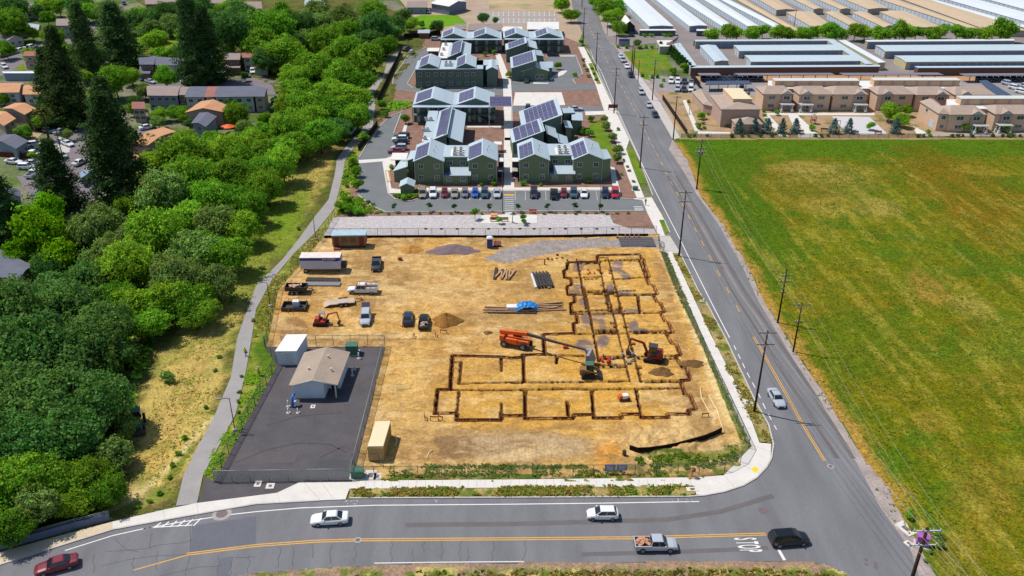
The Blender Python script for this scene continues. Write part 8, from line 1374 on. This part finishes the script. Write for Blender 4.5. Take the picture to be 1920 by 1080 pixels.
# fences: posts and mesh as parts
m_mesh = meshmat('chain_link', A(140, 150, 145), .16); m_meshg = meshmat('green_chain_link', A(96, 122, 110), .34); m_meshw = meshmat('slatted_chain_link', A(150, 158, 156), .5); m_fpost = mat('fence_post', A(90, 92, 90), .5, .3, var=0); m_fpostl = mat('galvanised_post', A(170, 176, 176), .5, .3, var=0)
def fence(pts, h, label, mm, pm, sp=3.0, z=SZ, name='chain_link_fence', base=None, rail=True, solid=None, cat='fence', r=.045):
    q = pl(pts); e = empty(name, (0, 0, 0), 0, label, cat); mb = MB(); rb = MB(); L = 0; pos = []
    for a, b in zip(q[:-1], q[1:]):
        n = max(1, round((b-a).length/sp)); pos += [a.lerp(b, i/n) for i in range(n)]
        if solid: seg(mb, (a.x, a.y, z+h/2), (b.x, b.y, z+h/2), solid, h)
        else: mb.add([(a.x, a.y, z+.03), (b.x, b.y, z+.03), (b.x, b.y, z+h), (a.x, a.y, z+h)], [(0, 1, 2, 3)])
        rb.tube([(a.x, a.y, z+h), (b.x, b.y, z+h)], .035, 5)
    pos.append(q[-1]); mb.build('mesh' if not solid else 'boards', mm, e)
    if rail and not solid: rb.build('top_rail', pm, e)
    pm_ = MB(); pm_.tube([(0, 0, 0), (0, 0, h+.06)], r, 6); first = None
    for p in pos[:100]:
        if first is None: first = pm_.build('post', pm, e); o = first
        else: o = first.copy(); COL.objects.link(o); o.parent = e
        o.location = (p.x, p.y, z-.05)
    return e
fence([(402, 904), (520, 684), (499, 655)], 2.0, 'tall green-tinted chain-link fence along the west side of the yard', m_meshg, m_fpost, z=.2); fence([(497, 651), (722, 649)], 2.1, 'chain-link fence along the north side of the yard', m_mesh, m_fpost, z=.15); fence([(722, 649), (659, 900)], 2.0, 'green-tinted chain-link fence between the yard and the dirt site', m_meshg, m_fpostl, z=.2)
fence([(402, 905), (470, 904), (577, 902), (655, 901)], 1.9, 'grey slatted sliding gate fence along the front of the yard', m_meshw, m_fpostl, z=.16, name='yard_gate', cat='gate'); fence([(628, 409), (606, 446), (571, 489), (522, 545), (502, 640), (498, 651)], 1.9, 'chain-link fence between the footpath and the dirt site', m_mesh, m_fpost, z=.1)
fence([(606, 445), (760, 444.5), (960, 444.5), (1090, 443), (1230, 440)], 2.0, 'chain-link fence with small lamps between gravel strip and site', m_mesh, m_fpost, z=.12); fence([(1237, 472), (1266, 541), (1320, 662), (1370, 770), (1403, 842)], 1.9, 'chain-link fence between the site and the east pavement', m_meshg, m_fpost, z=.15)
fence([(1403, 842), (1388, 868), (1358, 884), (1310, 891), (1150, 893), (960, 895), (740, 896), (664, 898)], 1.9, 'chain-link fence curving along the south edge of the site', m_mesh, m_fpost, z=.14); fence([(662, 872), (712, 872), (719, 878)], 1.9, 'short wire fence stub beside the cream container', m_mesh, m_fpost, z=.14); fence([(1234, 452), (1236, 467), (1245, 471)], 1.8, 'open entrance gate at the ribbed plates', m_mesh, m_fpost, z=.12, name='site_gate', cat='gate', sp=1.5)
m_dkf = mat('dark_timber_fence', A(54, 44, 42), .85, var=.1); fence([(708, 194), (752, 100)], 1.9, 'dark timber fence between the upper path and the drive', m_dkf, m_dkf, z=.03, name='timber_fence', solid=.08); fence([(672, 283), (690, 262), (708, 236)], 1.7, 'dark timber fence beside the side drive trees', m_dkf, m_dkf, z=.03, name='timber_fence', solid=.08)
m_irf = meshmat('iron_railing', A(50, 46, 46), .45); fence([(1277, 259), (1500, 259), (1720, 259), (1975, 259)], 1.3, 'low dark iron railing along the top of the field', m_irf, m_dkf, z=.05, name='iron_railing'); fence([(1242, 186), (1288, 254)], 1.6, 'dark fence along the corner path of the beige complex', m_dkf, m_dkf, z=.05, name='timber_fence', solid=.06); fence([(1296, 146), (1312, 166)], 2.0, 'dark wall closing the corner lot of the beige complex', m_dkf, m_dkf, z=.05, name='timber_fence', solid=.15)
fence([(757, 96), (782, 88), (796, 84)], 1.8, 'chain-link fence at the end of the upper footpath', m_mesh, m_fpost, z=.05); fence([(758, 72), (800, 70), (826, 64)], 2.0, 'dark timber fence behind the upper drive', m_dkf, m_dkf, z=.04, name='timber_fence', solid=.1); fence([(0, 294), (25, 296), (60, 297)], 1.5, 'red-brown timber fence behind the packed driveway', mat('red_fence', A(110, 62, 50), .9), m_dkf, z=.02, name='timber_fence', solid=.08)
fence([(222, 872), (231, 890), (229, 905), (215, 922), (196, 940), (178, 955)], 1.1, 'old grey post-and-rail fence at the creek bank', meshmat('rail_gap', A(150, 144, 130), .12), m_fpostl, z=.02, name='rail_fence', sp=2.2, r=.07)
# bridge parapet
m_par = mat('bridge_wall', A(112, 122, 146), .85, var=.1, scale=.5); q = pl([(207, 975), (139, 992), (60, 1014), (0, 1032), (-120, 1070), (-300, 1130)]); e = empty('bridge_parapet', (0, 0, 0), 0, 'grey concrete bridge parapet with a railing in the lower left corner', 'parapet'); mb = MB()
for a, b in zip(q[:-1], q[1:]): seg(mb, (a.x, a.y, .55), (b.x, b.y, .55), .3, 1.1)
mb.build('wall', m_par, e); mb = MB()
for a, b in zip(q[:-1], q[1:]):
    for z in (1.3, 1.5): mb.tube([(a.x, a.y+.1, z), (b.x, b.y+.1, z)], .035, 5)
mb.build('railing', m_fpostl, e)
# small fence lamps / flags above the gravel fence
for i in range(13): p = P(802+i*29.3-(1 if i > 6 else 0)*3, 444.4); e = at((p.x-.35, p.y-.05, 0), 'fence_lamp', '%s dark box from the left hung on top of the gravel fence' % ordn(i), 'lamp', 0, 'dark boxes on the gravel fence'); mb = MB(); mb.box((0, 0, 2.0), (.6, .22, .3)); mb.build('box', m_black, e); mb = MB(); mb.box((.3, 0, 2.0), (.3, .05, .05)); mb.build('bracket', m_black, e)
# green tractor in the shade of the grove
e = at(G_(260, 800, .05), 'tractor', 'green tractor with a front bucket in the shade of the dark grove', 'tractor', head(260, 800, .5, 10)); mb = MB(); mb.box((.3, 0, 1.0), (2.6, .8, .7)); mb.build('body', m_gr, e); mb = MB(); mb.box((-.8, 0, 1.9), (1.3, 1.3, 1.2), top=(.9, .9)); mb.build('cab', m_cglass, e); mb = MB(); mb.box((-.8, 0, 2.55), (1.4, 1.4, .1)); mb.build('roof', m_gr, e)
for x, y, r_ in ((-.9, .95, .75), (-.9, -.95, .75), (1.2, .8, .45), (1.2, -.8, .45)): mb = MB(); mb.disc((x, y, r_), (0, 1, 0), r_, .35, 16); mb.build('wheel', m_tyreb, e)
mb = MB(); mb.box((2.6, 0, .5), (.6, 2.0, .6)); mb.build('bucket', m_steel, e); mb = MB(); [seg(mb, (.6, y, 1.3), (2.4, y, .6), .12, .14) for y in (-.6, .6)]; mb.build('lift_arm', m_gr, e)

# ================================================================ PEOPLE
def person(px, py, rz, label, top, legs, skin=(.35, .2, .14), hair=(.03, .02, .02), hat=None, z=.12, pose='walk', h=1.75):
    p = P(px, py); me = bpy.data.meshes.new('person'); st = .22 if pose == 'walk' else .1
    J = dict(pel=(0, 0, .95), che=(0.02, 0, 1.3), nk=(.02, 0, 1.5), hd=(.04, 0, 1.62), ht=(.04, 0, 1.72), hl=(0, .1, .9), kl=(st*.7, .1, .5), al=(st, .1, .08), tl=(st+.18, .1, .04), hr=(0, -.1, .9), kr=(.02, -.1, .5), ar=(-st, -.1, .1), tr=(-st+.17, -.1, .04), sl=(0, .19, 1.42), el=(-.05, .26, 1.15), wl=(.12, .27, .95), fl=(.18, .26, .86), sr=(0, -.19, 1.42), er=(.02, -.26, 1.15), wr=(.2, -.24, .98), fr=(.26, -.23, .9))
    rad = dict(pel=.14, che=.15, nk=.06, hd=.1, ht=.075, hl=.09, kl=.065, al=.045, tl=.035, hr=.09, kr=.065, ar=.045, tr=.035, sl=.07, el=.045, wl=.032, fl=.035, sr=.07, er=.045, wr=.032, fr=.035)
    ks = list(J); E_ = [('pel', 'che'), ('che', 'nk'), ('nk', 'hd'), ('hd', 'ht'), ('pel', 'hl'), ('hl', 'kl'), ('kl', 'al'), ('al', 'tl'), ('pel', 'hr'), ('hr', 'kr'), ('kr', 'ar'), ('ar', 'tr'), ('che', 'sl'), ('sl', 'el'), ('el', 'wl'), ('wl', 'fl'), ('che', 'sr'), ('sr', 'er'), ('er', 'wr'), ('wr', 'fr')]
    s = h/1.75; vs = [tuple(c*s for c in J[k]) for k in ks]; ed = [(ks.index(a), ks.index(b)) for a, b in E_]; base = len(vs)
    for side, w_, f_ in ((1, 'wl', 'fl'), (-1, 'wr', 'fr')):     # five fingers from each palm
        fx, fy, fz = J[f_]; i0 = ks.index(f_)
        for k in range(5): dx = (-.03+.018*k) if k < 4 else .045; ln = (.06, .075, .08, .07, .04)[k]; vs.append(((fx+dx)*s, (fy+(0 if k < 4 else side*-.02))*s, (fz-ln)*s)); ed.append((i0, len(vs)-1))
    me.from_pydata(vs, ed, []); o = bpy.data.objects.new('person', me); COL.objects.link(o); sk = o.modifiers.new('skin', 'SKIN'); sk.use_smooth_shade = True
    for i, v in enumerate(me.skin_vertices[0].data): r_ = rad[ks[i]]*s if i < base else .011; v.radius = (r_, r_*(1.25 if i < base and ks[i] in ('pel', 'che') else 1)); v.use_root = (i == 0)
    o.modifiers.new('sub', 'SUBSURF').levels = 1; dg = bpy.context.evaluated_depsgraph_get(); m2 = bpy.data.meshes.new_from_object(o.evaluated_get(dg)); bpy.data.objects.remove(o)
    m2.materials.clear(); [m2.materials.append(m) for m in (mat('skin_%.2f' % skin[0], skin, .6, var=0), top, legs, mat('shoe', (.02, .02, .02), .7, var=0))]
    for f in m2.polygons:
        c = f.center/s; zz = c.z; arm = abs(c.y) > .2 and zz < 1.38; f.material_index = 3 if zz < .1 else 2 if zz < .93 and not (arm and abs(c.y) > .22) else 0 if zz > 1.49 or (arm and zz < 1.2) else 1
    o = bpy.data.objects.new('person', m2); COL.objects.link(o); o.location = (p.x, p.y, z); o.rotation_euler = (0, 0, rz); tag(o, label, 'person')
    mb = MB(); mb.tube([(.02*s, 0, 1.6*s), (.02*s, 0, 1.68*s), (.02*s, 0, 1.77*s)], .115*s, 10, r2=.07*s); hobj = mb.build('hair' if not hat else 'hard_hat', mat('hair', hair, .8, var=0) if not hat else hat, o)
    mb = MB(); [mb.box((.14*s, y, 1.635*s), (.02, .025, .018)) for y in (-.035, .035)]; mb.box((.15*s, 0, 1.6*s), (.03, .02, .04)); mb.build('face', mat('eye', (.03, .02, .02), .5, var=0), o)
hv = mat('hi_vis_yellow', A(214, 246, 40), .6, var=0); jean = mat('dark_trousers', A(40, 46, 66), .8, var=0)
person(461, 669, 1.2, 'worker in a yellow high-visibility vest and hard hat walking on the footpath', hv, jean, hat=hv, h=1.85); person(486, 705, 2.5, 'worker in a pale vest standing at the yard fence', mat('pale_vest', A(226, 214, 130), .7, var=0), jean, hat=m_wplas, z=.05, pose='stand'); person(1297, 897, 3.3, 'pedestrian in a red top with a dark backpack on the near pavement', mat('red_top', A(190, 70, 76), .8, var=0), mat('rose_trousers', A(150, 90, 100), .8, var=0), z=.16); person(1210, 386, 1.2, 'person in a dark top at the parking entrance', mat('dark_top', A(70, 50, 60), .8, var=0), jean, z=.16)
p = P(1299, 897); e = at((p.x+.15, p.y+.12, .16), 'backpack', 'dark backpack on the pedestrian in red', 'backpack'); mb = MB(); mb.box((0, 0, 1.25), (.22, .3, .45), top=(.8, .8)); mb.build('bag', m_black, e)
for t in PROT: kill(t)
